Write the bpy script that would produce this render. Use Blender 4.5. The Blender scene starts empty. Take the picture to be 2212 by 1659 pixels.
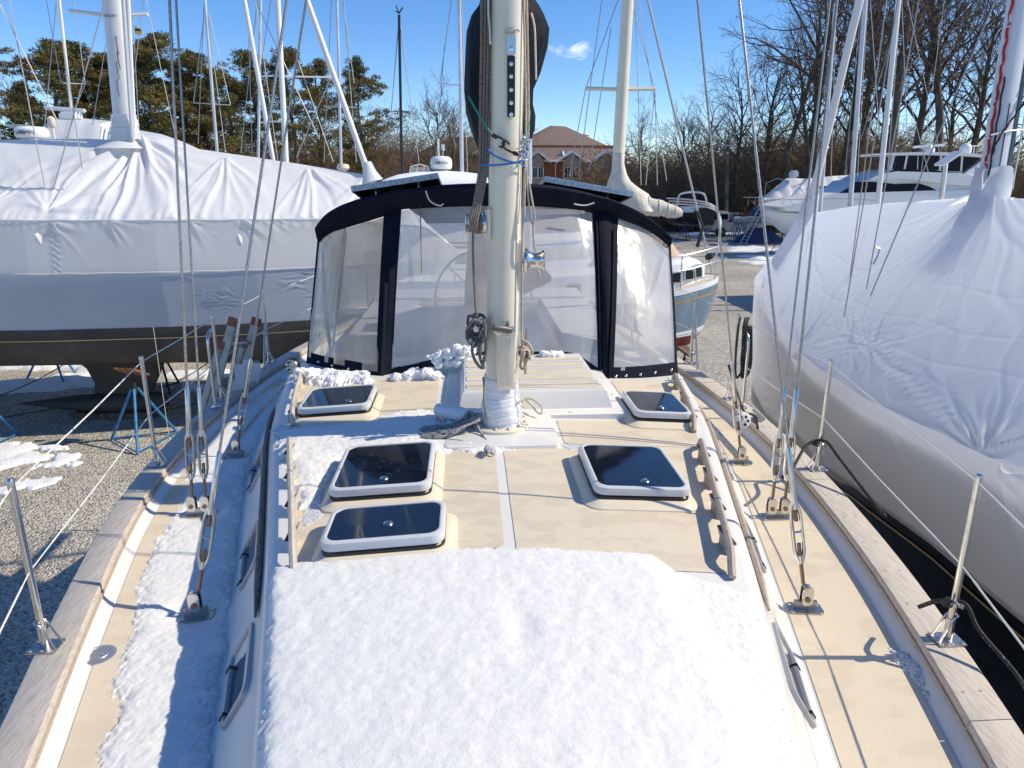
import bpy, bmesh, math, random
import numpy as np
from mathutils import Vector, Matrix
random.seed(7); rng = np.random.default_rng(7)
SC = bpy.context.scene
COL = SC.collection
R = math.radians
# ------------------------------------------------------------------ camera, sky, sun, exposure
F_PX, CX, CY = 1534.0, 1106.0, 829.5          # reference pixels of a 2212 x 1659 view of the photograph
CAM = Vector((-0.15, 0.0, 4.5)); YAW = R(3.5); PITCH = R(16.2)
cd = bpy.data.cameras.new('camera'); cam = bpy.data.objects.new('camera', cd); COL.objects.link(cam)
cd.sensor_width = 36.0; cd.lens = 36.0 * F_PX / 2212.0; cd.clip_start = 0.05; cd.clip_end = 3000
cam.location = CAM; cam.rotation_euler = (R(90) - PITCH, 0, -YAW)
SC.camera = cam
FWD = Vector((math.sin(YAW)*math.cos(PITCH), math.cos(YAW)*math.cos(PITCH), -math.sin(PITCH)))
RGT = Vector((math.cos(YAW), -math.sin(YAW), 0)); UPV = RGT.cross(FWD)
SUN_EL, SUN_AZ = R(42), R(94)                 # azimuth clockwise from +Y (the boat's stern direction)
w = bpy.data.worlds.new('World'); SC.world = w; w.use_nodes = True
nt = w.node_tree; nt.nodes.clear()
sky = nt.nodes.new('ShaderNodeTexSky'); sky.sky_type = 'NISHITA'; sky.sun_disc = False
sky.sun_elevation = SUN_EL; sky.sun_rotation = SUN_AZ
sky.altitude = 0; sky.air_density = .78; sky.dust_density = 0.05; sky.ozone_density = 3.5
bg = nt.nodes.new('ShaderNodeBackground'); bg.inputs[1].default_value = 0.15
out = nt.nodes.new('ShaderNodeOutputWorld')
# one small wispy cloud in the sky, low above the roofs
tc = nt.nodes.new('ShaderNodeTexCoord')
def wn(t, **kw):
    n = nt.nodes.new(t)
    for k, v in kw.items(): setattr(n, k, v)
    return n
def wl(a, b): nt.links.new(a, b)
def cloud(az, el, sx, sz, seed):
    mp = wn('ShaderNodeMapping', vector_type='POINT')
    d = Vector((math.sin(az)*math.cos(el), math.cos(az)*math.cos(el), math.sin(el)))
    sub = wn('ShaderNodeVectorMath', operation='SUBTRACT'); wl(tc.outputs['Generated'], sub.inputs[0]); sub.inputs[1].default_value = d
    rt = wn('ShaderNodeVectorRotate', rotation_type='Z_AXIS'); rt.inputs['Angle'].default_value = az; wl(sub.outputs[0], rt.inputs['Vector'])
    sc_ = wn('ShaderNodeVectorMath', operation='MULTIPLY'); sc_.inputs[1].default_value = (1/sx, 1/(sx*3), 1/sz); wl(rt.outputs[0], sc_.inputs[0])
    ln = wn('ShaderNodeVectorMath', operation='LENGTH'); wl(sc_.outputs[0], ln.inputs[0])
    nz = wn('ShaderNodeTexNoise'); nz.inputs['Scale'].default_value = 26; nz.inputs['Detail'].default_value = 7; nz.inputs['Roughness'].default_value = .6; nz.inputs['Distortion'].default_value=.6
    st = wn('ShaderNodeVectorMath', operation='MULTIPLY'); st.inputs[1].default_value = (1, 1, 2.4); wl(tc.outputs['Generated'], st.inputs[0]); wl(st.outputs[0], nz.inputs['Vector'])
    m = wn('ShaderNodeMath', operation='MULTIPLY_ADD'); m.inputs[1].default_value = 2.6; wl(nz.outputs[0], m.inputs[0])
    ne = wn('ShaderNodeMath', operation='MULTIPLY_ADD'); ne.inputs[1].default_value = -1.0; ne.inputs[2].default_value = -0.42; wl(ln.outputs['Value'], ne.inputs[0]); wl(ne.outputs[0], m.inputs[2])
    cl = wn('ShaderNodeMath', operation='MULTIPLY', use_clamp=True); cl.inputs[1].default_value = 1.0; wl(m.outputs[0], cl.inputs[0])
    return cl.outputs[0]
def dir_of(px, py):
    v = FWD + RGT*((px-CX)/F_PX) - UPV*((py-CY)/F_PX); v.normalize()
    return math.atan2(v.x, v.y), math.asin(v.z)
a1, e1 = dir_of(1238, 108)
c1 = cloud(a1, e1, .032, .0135, 1)
hs = wn('ShaderNodeHueSaturation'); hs.inputs['Saturation'].default_value = 1.22; hs.inputs['Value'].default_value = .95; hs.inputs['Hue'].default_value = .505; wl(sky.outputs[0], hs.inputs['Color'])
mx = wn('ShaderNodeMixRGB'); wl(c1, mx.inputs[0]); wl(hs.outputs[0], mx.inputs[1]); mx.inputs[2].default_value = (5.6, 6.2, 7.2, 1)
wl(mx.outputs[0], bg.inputs[0]); wl(bg.outputs[0], out.inputs[0])
sd = bpy.data.lights.new('sun', 'SUN'); sd.energy = 3.9; sd.angle = R(0.53); sd.color = (1.0, .90, .705)
so = bpy.data.objects.new('sun', sd); COL.objects.link(so)
SUNV = Vector((math.sin(SUN_AZ)*math.cos(SUN_EL), math.cos(SUN_AZ)*math.cos(SUN_EL), math.sin(SUN_EL)))
so.rotation_euler = SUNV.to_track_quat('Z', 'Y').to_euler()
SC.view_settings.view_transform = 'Standard'; SC.view_settings.look = 'None'; SC.view_settings.gamma = 1
SC.view_settings.exposure = 0.32; SC.view_settings.use_curve_mapping = False
SC.render.engine = 'CYCLES'
SC.cycles.max_bounces = 8; SC.cycles.transparent_max_bounces = 12; SC.cycles.diffuse_bounces = 3; SC.cycles.glossy_bounces = 3

# ------------------------------------------------------------------ pixel -> place helpers (surveying the photograph)
def ray(px, py): return FWD + RGT*((px-CX)/F_PX) - UPV*((py-CY)/F_PX)
def atz(px, py, z):
    v = ray(px, py); return CAM + v*((z-CAM.z)/v.z)
def aty(px, py, y):
    v = ray(px, py); return CAM + v*((y-CAM.y)/v.y)
def atx(px, py, x):
    v = ray(px, py); return CAM + v*((x-CAM.x)/v.x)

# ------------------------------------------------------------------ numpy noise
def _h(ix, iy, s):
    n = np.sin(ix*127.1 + iy*311.7 + s*74.7)*43758.5453
    return n - np.floor(n)
def vnoise(x, y, s=0):
    x = np.asarray(x, float); y = np.asarray(y, float)
    ix, iy = np.floor(x), np.floor(y); fx, fy = x-ix, y-iy
    fx = fx*fx*(3-2*fx); fy = fy*fy*(3-2*fy)
    a, b, c, d = _h(ix, iy, s), _h(ix+1, iy, s), _h(ix, iy+1, s), _h(ix+1, iy+1, s)
    return (a*(1-fx)+b*fx)*(1-fy) + (c*(1-fx)+d*fx)*fy
def fbm(x, y, o=4, s=0):
    t, a, n = 0, 1, 0
    for k in range(o):
        t = t + a*vnoise(np.asarray(x)*2**k+k*17.3, np.asarray(y)*2**k-k*9.1, s+k); n += a; a *= .5
    return t/n
def sstep(a, b, x):
    t = np.clip((x-a)/(b-a), 0, 1); return t*t*(3-2*t)
def lerp(a, b, t): return a+(b-a)*t

# ------------------------------------------------------------------ mesh builder
class MB:
    def __init__(s): s.v = []; s.f = []; s.sm = []
    def add(s, vs, fs, smooth=True):
        o = len(s.v); s.v.extend([tuple(p) for p in vs]); s.f.extend([tuple(i+o for i in q) for q in fs]); s.sm.extend([smooth]*len(fs)); return s
    def box(s, a, b, M=None):
        x0, y0, z0 = a; x1, y1, z1 = b
        vs = [Vector(p) for p in ((x0,y0,z0),(x1,y0,z0),(x1,y1,z0),(x0,y1,z0),(x0,y0,z1),(x1,y0,z1),(x1,y1,z1),(x0,y1,z1))]
        if M is not None: vs = [M @ p for p in vs]
        return s.add(vs, [(0,3,2,1),(4,5,6,7),(0,1,5,4),(1,2,6,5),(2,3,7,6),(3,0,4,7)], False)
    def bbox(s, a, b, r=.005, M=None):
        """box with bevelled edges"""
        bm = bmesh.new(); bmesh.ops.create_cube(bm, size=1)
        c = [(a[i]+b[i])/2 for i in range(3)]; d = [abs(b[i]-a[i]) for i in range(3)]
        for v in bm.verts: v.co = Vector((c[0]+v.co.x*d[0], c[1]+v.co.y*d[1], c[2]+v.co.z*d[2]))
        bmesh.ops.bevel(bm, geom=bm.edges[:], offset=min(r, min(d)*.45), segments=2, affect='EDGES')
        bm.verts.index_update()
        vs = [M @ v.co if M is not None else v.co.copy() for v in bm.verts]; fs = [[v.index for v in f.verts] for f in bm.faces]
        bm.free(); return s.add(vs, fs, True)
    def tube(s, pts, r, n=8, caps=True, closed=False, sq=None):
        pts = [Vector(p) for p in pts]; m = len(pts)
        rs = r if hasattr(r, '__len__') else [r]*m
        vs = []; prev = None
        for i in range(m):
            if closed: t = pts[(i+1) % m]-pts[i-1]
            else: t = pts[min(i+1, m-1)]-pts[max(i-1, 0)]
            if t.length < 1e-9: t = Vector((0,0,1))
            t.normalize()
            if prev is None:
                a = Vector((0,0,1)) if abs(t.z) < .9 else Vector((1,0,0))
                nrm = t.cross(a).normalized()
            else:
                nrm = (prev - t*prev.dot(t))
                nrm = nrm.normalized() if nrm.length > 1e-6 else t.orthogonal().normalized()
            prev = nrm; bn = t.cross(nrm)
            for k in range(n):
                th = 2*math.pi*k/n; kx, ky = (1, 1) if sq is None else sq
                vs.append(pts[i] + nrm*(rs[i]*kx*math.cos(th)) + bn*(rs[i]*ky*math.sin(th)))
        fs = []
        for i in range(m if closed else m-1):
            j = (i+1) % m
            for k in range(n):
                l = (k+1) % n; fs.append((i*n+k, i*n+l, j*n+l, j*n+k))
        if caps and not closed: fs += [tuple(range(n-1, -1, -1)), tuple((m-1)*n+k for k in range(n))]
        return s.add(vs, fs)
    def lathe(s, prof, o, ax=(0,0,1), n=20):
        """prof = [(radius, height)] turned about ax through o"""
        ax = Vector(ax).normalized(); u = ax.orthogonal().normalized(); w_ = ax.cross(u); o = Vector(o); vs = []
        for (r, h) in prof:
            for k in range(n):
                t = 2*math.pi*k/n; vs.append(o + ax*h + u*(r*math.cos(t)) + w_*(r*math.sin(t)))
        fs = [(i*n+k, i*n+(k+1) % n, (i+1)*n+(k+1) % n, (i+1)*n+k) for i in range(len(prof)-1) for k in range(n)]
        fs += [tuple(range(n-1, -1, -1)), tuple((len(prof)-1)*n+k for k in range(n))]
        return s.add(vs, fs)
    def loft(s, secs, closed=False, capa=False, capb=False, smooth=True):
        n = len(secs[0]); vs = [p for q in secs for p in q]; fs = []
        for i in range(len(secs)-1):
            for k in range(n if closed else n-1):
                l = (k+1) % n; fs.append((i*n+k, i*n+l, (i+1)*n+l, (i+1)*n+k))
        if capa: fs.append(tuple(range(n-1, -1, -1)))
        if capb: fs.append(tuple((len(secs)-1)*n+k for k in range(n)))
        return s.add(vs, fs, smooth)
    def prism(s, poly, z0, z1, M=None, smooth=False):
        n = len(poly); vs = [Vector((x, y, z0)) for x, y in poly]+[Vector((x, y, z1)) for x, y in poly]
        if M is not None: vs = [M @ p for p in vs]
        return s.add(vs, [tuple(range(n-1,-1,-1)), tuple(range(n, 2*n))]+[(k, (k+1) % n, n+(k+1) % n, n+k) for k in range(n)], smooth)
    def build(s, name, m, parent=None, kind=None, label=None, sharp=R(40)):
        me = bpy.data.meshes.new(name); me.from_pydata([tuple(p) for p in s.v], [], s.f)
        me.polygons.foreach_set('use_smooth', s.sm); me.update()
        if sharp is not None and len(s.v) < 60000: 
            bm = bmesh.new(); bm.from_mesh(me); bmesh.ops.recalc_face_normals(bm, faces=bm.faces[:]); bm.to_mesh(me); bm.free()
            me.set_sharp_from_angle(angle=sharp)
        return link(name, me, m, parent, kind, label)
def wloc(o):
    if o is None: return Vector((0,0,0))
    return wloc(o.parent) + o.matrix_parent_inverse.translation + o.location
def link(name, me, m, parent=None, kind=None, label=None):
    o = bpy.data.objects.new(name, me); COL.objects.link(o)
    for x in (m if isinstance(m, (list, tuple)) else [m]): me.materials.append(x)
    if parent is not None: o.parent = parent; o.matrix_parent_inverse = Matrix.Translation(-wloc(parent))
    if kind: o['kind'] = kind
    if label: o['label'] = label
    return o
def gridmesh(name, P, m, parent=None, kind=None, label=None, keep=None, smooth=True):
    """P: array (nu, nv, 3); keep: mask of cells (nu-1, nv-1)"""
    nu, nv = P.shape[:2]; idx = np.arange(nu*nv).reshape(nu, nv)
    q = np.stack([idx[:-1,:-1], idx[1:,:-1], idx[1:,1:], idx[:-1,1:]], -1)
    q = q[keep] if keep is not None else q.reshape(-1, 4)
    V = P.reshape(-1, 3)
    used = np.zeros(len(V), bool); used[q.ravel()] = True; mp = np.cumsum(used)-1; V = V[used]; q = mp[q]
    me = bpy.data.meshes.new(name); me.vertices.add(len(V)); me.vertices.foreach_set('co', V.astype(np.float32).ravel())
    me.loops.add(q.size); me.loops.foreach_set('vertex_index', q.astype(np.int32).ravel())
    me.polygons.add(len(q)); me.polygons.foreach_set('loop_start', np.arange(0, q.size, 4, dtype=np.int32))
    me.update(calc_edges=True); me.polygons.foreach_set('use_smooth', np.full(len(q), smooth)); me.validate()
    return link(name, me, m, parent, kind, label)
def tag(o, label, cat=None, group=None, kind=None):
    if label: o['label'] = label
    if cat: o['category'] = cat
    if group: o['group'] = group
    if kind: o['kind'] = kind
    return o
def thing(name, label, cat, loc=(0,0,0), group=None):
    o = bpy.data.objects.new(name, None); COL.objects.link(o); o.empty_display_size = .2
    o.location = loc; tag(o, label, cat, group); return o
def copy_tree(o, parent=None):
    c = o.copy(); COL.objects.link(c)
    if parent is not None: c.parent = parent
    for ch in list(o.children): copy_tree(ch, c)
    return c
def rrect(x0, y0, x1, y1, r, n=6):
    p = []
    for (cx, cy, a) in ((x1-r, y1-r, 0), (x0+r, y1-r, 90), (x0+r, y0+r, 180), (x1-r, y0+r, 270)):
        for k in range(n+1):
            t = R(a+90*k/n); p.append((cx+r*math.cos(t), cy+r*math.sin(t)))
    return p
def catmull(pts, n=8, closed=False):
    pts = [Vector(p) for p in pts]; out_ = []; m = len(pts)
    for i in range(m if closed else m-1):
        if closed: a, b, c, d = pts[i-1], pts[i], pts[(i+1) % m], pts[(i+2) % m]
        else: a, b, c, d = pts[max(i-1,0)], pts[i], pts[i+1], pts[min(i+2, m-1)]
        for k in range(n):
            t = k/n; out_.append(.5*((2*b)+(c-a)*t+(2*a-5*b+4*c-d)*t*t+(3*b-a-3*c+d)*t**3))
    if not closed: out_.append(pts[-1])
    return out_

# ------------------------------------------------------------------ materials
def mat(name, col, rough=.5, metal=0., spec=.5, n1=None, col2=None, lo=.4, hi=.6, bump=None, bump2=None, stretch=None, rough2=None, coat=0, sss=0, trans=0, vor=None):
    """procedural material. n1=(scale, detail): noise blending col->col2 between lo..hi; bump=(scale, strength, distance)"""
    m = bpy.data.materials.new(name); m.use_nodes = True; t = m.node_tree; N = t.nodes; L = t.links
    b = N['Principled BSDF']; b.inputs['Base Color'].default_value = (*col, 1); b.inputs['Roughness'].default_value = rough
    b.inputs['Metallic'].default_value = metal; b.inputs['Specular IOR Level'].default_value = spec
    if coat: b.inputs['Coat Weight'].default_value = coat; b.inputs['Coat Roughness'].default_value = .08
    if sss: b.inputs['Subsurface Weight'].default_value = sss; b.inputs['Subsurface Radius'].default_value = (1,.9,.8); b.inputs['Subsurface Scale'].default_value = .02
    g = N.new('ShaderNodeNewGeometry'); vec = g.outputs['Position']
    if stretch is not None:
        mp = N.new('ShaderNodeVectorMath'); mp.operation = 'MULTIPLY'; mp.inputs[1].default_value = stretch; L.new(vec, mp.inputs[0]); vec = mp.outputs[0]
    if n1:
        nz = N.new('ShaderNodeTexNoise'); nz.inputs['Scale'].default_value = n1[0]; nz.inputs['Detail'].default_value = n1[1]; nz.inputs['Roughness'].default_value = .6
        L.new(vec, nz.inputs['Vector'])
        mr = N.new('ShaderNodeMapRange'); mr.inputs[1].default_value = lo; mr.inputs[2].default_value = hi; mr.interpolation_type = 'SMOOTHSTEP'; L.new(nz.outputs[0], mr.inputs[0])
        if col2 is not None:
            mx_ = N.new('ShaderNodeMixRGB'); mx_.inputs[1].default_value = (*col, 1); mx_.inputs[2].default_value = (*col2, 1); L.new(mr.outputs[0], mx_.inputs[0]); L.new(mx_.outputs[0], b.inputs['Base Color'])
        if rough2 is not None:
            mr2 = N.new('ShaderNodeMapRange'); mr2.inputs[3].default_value = rough; mr2.inputs[4].default_value = rough2; L.new(mr.outputs[0], mr2.inputs[0]); L.new(mr2.outputs[0], b.inputs['Roughness'])
    prev = None
    for bb in (bump, bump2):
        if bb:
            nz = N.new('ShaderNodeTexNoise') if not vor or bb is bump2 else N.new('ShaderNodeTexVoronoi')
            nz.inputs['Scale'].default_value = bb[0]
            if 'Detail' in nz.inputs: nz.inputs['Detail'].default_value = 4
            L.new(vec, nz.inputs['Vector'])
            bp = N.new('ShaderNodeBump'); bp.inputs['Strength'].default_value = bb[1]; bp.inputs['Distance'].default_value = bb[2]; L.new(nz.outputs[0], bp.inputs['Height'])
            if prev is not None: L.new(prev, bp.inputs['Normal'])
            prev = bp.outputs[0]
    if prev is not None: L.new(prev, b.inputs['Normal'])
    if trans:
        tr = N.new('ShaderNodeBsdfTranslucent'); tr.inputs[0].default_value = (*[min(1, c*1.03) for c in col], 1)
        if prev is not None: L.new(prev, tr.inputs['Normal'])
        ms = N.new('ShaderNodeMixShader'); ms.inputs[0].default_value = trans
        L.new(b.outputs[0], ms.inputs[1]); L.new(tr.outputs[0], ms.inputs[2]); L.new(ms.outputs[0], N['Material Output'].inputs[0])
    return m
M = {}
M['gelcoat'] = mat('gelcoat', (.76,.745,.71), .28, n1=(3,5), col2=(.74,.72,.67), lo=.45, hi=.75, bump=(6,.05,.01))
M['mould'] = mat('cream_gelcoat', (.76,.67,.52), .35, n1=(5,4), col2=(.72,.63,.48), lo=.45, hi=.7)
M['nonskid'] = mat('nonskid', (.755,.655,.50), .62, n1=(5,9), col2=(.725,.625,.475), lo=.50, hi=.53, bump=(260,.8,.003), bump2=(2.2,.1,.02), rough2=.36, stretch=(1,1.9,1))
M['nonskid_pale'] = mat('nonskid_icy', (.80,.765,.69), .5, n1=(12,6), col2=(.86,.85,.83), lo=.4, hi=.60, bump=(150,.7,.004), bump2=(60,.4,.006))
M['teak'] = mat('weathered_teak', (.57,.515,.455), .7, n1=(9,8), col2=(.44,.385,.33), lo=.42, hi=.66, stretch=(14,1.2,8), bump=(30,.5,.004))
M['darkteak'] = mat('dark_teak', (.20,.165,.135), .6, n1=(14,8), col2=(.07,.055,.045), lo=.4, hi=.65, stretch=(10,1.5,10), bump=(40,.5,.004))
M['greyteak'] = mat('grey_teak', (.46,.385,.32), .6, n1=(16,8), col2=(.25,.175,.13), lo=.5, hi=.72, stretch=(10,1.5,10), bump=(50,.5,.003))
M['portframe'] = mat('port_frame', (.42,.43,.45), .35, .3)
M['steel'] = mat('stainless', (.66,.65,.63), .2, 1.0, n1=(30,4), col2=(.50,.46,.40), lo=.5, hi=.8, rough2=.34)
M['steeldull'] = mat('dull_steel', (.50,.48,.45), .38, 1.0, n1=(60,4), col2=(.34,.27,.2), lo=.52, hi=.75)
M['bronze'] = mat('bronze', (.24,.17,.11), .4, .9)
M['wire'] = mat('wire_rope', (.48,.46,.44), .42, .8, n1=(240,2), col2=(.26,.25,.24), lo=.45, hi=.6, stretch=(1,1,.5))
M['wirefar'] = mat('far_wire', (.42,.42,.42), .5, .3)
M['coated'] = mat('white_coated_wire', (.78,.76,.71), .35)
M['glass'] = mat('hatch_acrylic', (.008,.012,.022), .04, spec=.6, n1=(5,3), col2=(.010,.016,.03), bump=(3.0,.03,.01), rough2=.09)
M['drop'] = mat('water_drop', (.03,.04,.05), .02, spec=.9)
M['frame'] = mat('hatch_frame', (.60,.615,.63), .3, n1=(20,3), col2=(.54,.555,.57), lo=.5, hi=.8)
M['gasket'] = mat('black_rubber', (.018,.018,.02), .5)
M['mast'] = mat('cream_mast_paint', (.78,.715,.56), .3, n1=(4,6), col2=(.73,.665,.51), lo=.5, hi=.7, coat=.25, bump=(7,.05,.01))
M['tape'] = mat('white_tape', (.80,.79,.80), .38, n1=(12,6), col2=(.68,.68,.70), lo=.5, hi=.75, bump=(14,.55,.012), stretch=(1,1,3.5))
M['navy'] = mat('navy_canvas', (.0045,.0075,.018), .85, spec=.2, bump=(420,.25,.001), bump2=(7,.28,.02), n1=(8,4), col2=(.008,.012,.026), lo=.4, hi=.7)
M['black'] = mat('black_canvas', (.004,.0055,.009), .7, bump=(300,.2,.001), bump2=(6,.5,.04), spec=.2)
M['blackplastic'] = mat('black_plastic', (.012,.012,.014), .45)
M['greyplastic'] = mat('grey_rubber_grip', (.10,.105,.11), .4)
M['ropebrown'] = mat('brown_rope', (.30,.25,.19), .85, n1=(190,2), col2=(.13,.105,.08), lo=.42, hi=.6, bump=(240,.9,.003))
M['ropelight'] = mat('light_rope', (.58,.50,.40), .85, n1=(170,2), col2=(.34,.27,.20), lo=.48, hi=.62, bump=(240,.9,.003))
M['ropefleck'] = mat('flecked_rope', (.36,.35,.33), .85, n1=(75,1), col2=(.03,.04,.10), lo=.60, hi=.63, bump=(240,.9,.003))
M['ropedark'] = mat('dark_flecked_rope', (.19,.185,.175), .85, n1=(85,1), col2=(.03,.05,.12), lo=.56, hi=.60, bump=(240,.9,.003))
M['ropewhite'] = mat('white_rope', (.66,.63,.58), .8, bump=(240,.8,.002))
M['ropeblue'] = mat('blue_cord', (.03,.20,.58), .6, bump=(300,.5,.001))
M['ropegreen'] = mat('green_cord', (.02,.28,.18), .6, bump=(300,.5,.001))
M['ropeblack'] = mat('black_rope', (.015,.014,.014), .7, n1=(120,1), col2=(.3,.3,.3), lo=.68, hi=.7)
M['snow'] = mat('snow', (.825,.81,.78), .62, spec=.3, n1=(34,5), col2=(.775,.765,.745), lo=.42, hi=.62, bump=(150,.35,.004), bump2=(26,.30,.012), sss=.4)
M['snowclump'] = mat('snow_clump', (.88,.89,.90), .6, spec=.3, bump=(90,.8,.008), sss=.35)
M['ice'] = mat('granular_ice', (.74,.77,.80), .3, spec=.6, n1=(60,4), col2=(.60,.62,.63), lo=.4, hi=.65, bump=(120,1.,.01))
M['groundsnow'] = mat('old_snow', (.84,.85,.87), .7, n1=(2.5,6), col2=(.66,.66,.66), lo=.5, hi=.75, bump=(20,.6,.03))
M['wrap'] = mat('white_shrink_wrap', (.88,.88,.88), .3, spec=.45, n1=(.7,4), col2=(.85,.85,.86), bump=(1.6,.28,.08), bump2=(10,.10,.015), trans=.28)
M['wrapsky'] = mat('sky_tinted_shrink_wrap', (.88,.895,.94), .26, spec=.5, n1=(.6,4), col2=(.87,.885,.925), bump=(1.7,.2,.05), bump2=(9,.10,.010), trans=.6)  # white film; the blue of skylit shade is put into its colour
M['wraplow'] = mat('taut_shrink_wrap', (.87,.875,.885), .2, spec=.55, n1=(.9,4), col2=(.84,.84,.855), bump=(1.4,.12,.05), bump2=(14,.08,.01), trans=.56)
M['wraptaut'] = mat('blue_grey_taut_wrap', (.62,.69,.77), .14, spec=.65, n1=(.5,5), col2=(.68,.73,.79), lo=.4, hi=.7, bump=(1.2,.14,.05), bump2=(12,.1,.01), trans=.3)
M['canvaswhite'] = mat('cream_canvas', (.72,.69,.60), .8, bump=(9,.6,.05), n1=(5,5), col2=(.64,.60,.52), trans=.1)
M['tancanvas'] = mat('tan_canvas', (.55,.40,.30), .8, bump=(9,.5,.03))
M['whitepaint'] = mat('white_paint', (.80,.80,.79), .3)
M['bluegrey'] = mat('blue_grey_hull', (.12,.20,.28), .28, n1=(1.2,6), col2=(.20,.28,.35), lo=.4, hi=.7, stretch=(1,1,.35), coat=.2)
M['redpaint'] = mat('red_antifouling', (.30,.045,.022), .7, n1=(2.5,5), col2=(.20,.03,.018))
M['antifoul'] = mat('dark_antifouling', (.062,.057,.050), .8, n1=(2,6), col2=(.095,.086,.075), lo=.4, hi=.7, bump=(20,.3,.01))
M['hullblack'] = mat('black_hull', (.005,.005,.007), .13, coat=.4)
M['gold'] = mat('gold_stripe', (.45,.36,.16), .4, .3)
M['orange'] = mat('orange_stripe', (.55,.27,.05), .4)
M['bluepaint'] = mat('blue_stand_paint', (.03,.20,.44), .45, n1=(12,5), col2=(.025,.11,.24), lo=.4, hi=.7)
M['darkblue'] = mat('dark_blue_paint', (.015,.035,.11), .5)
M['woodpad'] = mat('orange_plywood', (.36,.14,.035), .7, n1=(10,4), col2=(.16,.07,.03))
M['wood'] = mat('old_wood', (.14,.10,.07), .8, n1=(8,6), col2=(.07,.05,.035), stretch=(1,1,.3))
M['chain'] = mat('rusty_chain', (.06,.045,.035), .7, .5)
M['alu'] = mat('aluminium', (.55,.55,.55), .4, .9, n1=(40,4), col2=(.4,.4,.38))
M['mastalu'] = mat('silver_mast', (.66,.67,.69), .38, .35, n1=(1.5,4), col2=(.56,.57,.60))
M['mastwhite'] = mat('white_mast', (.78,.78,.77), .35)
M['mastblack'] = mat('black_mast', (.01,.01,.012), .35)
M['bark'] = mat('bark', (.125,.098,.072), .9, n1=(3,5), col2=(.06,.047,.036), bump=(14,.8,.03), stretch=(1,1,.4))
M['barkpale'] = mat('pale_bark', (.18,.155,.125), .9, n1=(2.5,5), col2=(.085,.07,.055), bump=(14,.8,.03), stretch=(1,1,.4))
M['twig'] = mat('twig_bark', (.15,.105,.075), .9)
M['twigred'] = mat('brown_twigs', (.23,.15,.095), .95, n1=(.25,4), col2=(.13,.10,.06), lo=.4, hi=.62)
M['needle'] = mat('pine_needles', (.105,.105,.032), .75, n1=(.45,4), col2=(.22,.155,.04), lo=.40, hi=.62, trans=.15)
M['roofbrown'] = mat('brown_shingles', (.20,.145,.115), .9, n1=(5,4), col2=(.17,.12,.095), bump=(6,.4,.05))
M['brick'] = mat('orange_brick', (.33,.13,.065), .85, n1=(10,4), col2=(.27,.10,.05))
M['stucco'] = mat('tan_stucco', (.40,.32,.24), .9, n1=(1,4), col2=(.36,.29,.22))
M['winglass'] = mat('window_glass', (.008,.010,.016), .2, spec=.12)
M['rubber'] = mat('tyre_rubber', (.02,.02,.02), .8)
M['fibre'] = mat('grey_fibreglass', (.42,.43,.44), .5, n1=(8,5), col2=(.30,.31,.30))
M['ladderred'] = mat('faded_red_plastic', (.30,.09,.05), .7)
M['ladderbeige'] = mat('weathered_ladder', (.50,.47,.40), .6, n1=(8,6), col2=(.28,.26,.2), lo=.45, hi=.7)
M['cell'] = mat('solar_cell', (.01,.012,.03), .1, spec=.7)
M['panelback'] = mat('panel_back', (.05,.05,.055), .5, n1=(6,2), col2=(.35,.33,.30), lo=.62, hi=.66)
M['interior'] = mat('cockpit_gelcoat', (.62,.60,.56), .45)
M['silverplate'] = mat('cast_plate', (.55,.55,.58), .4, .8, bump=(70,.5,.004))
M['letter'] = mat('black_lettering', (.02,.02,.03), .5)
M['grey'] = mat('mid_grey', (.30,.31,.32), .5)
M['yellowflag'] = mat('yellow_flag', (.75,.62,.18), .8)
M['redrope'] = mat('red_rope', (.50,.02,.03), .7, n1=(20,1), col2=(.75,.7,.7), lo=.6, hi=.62)
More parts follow.
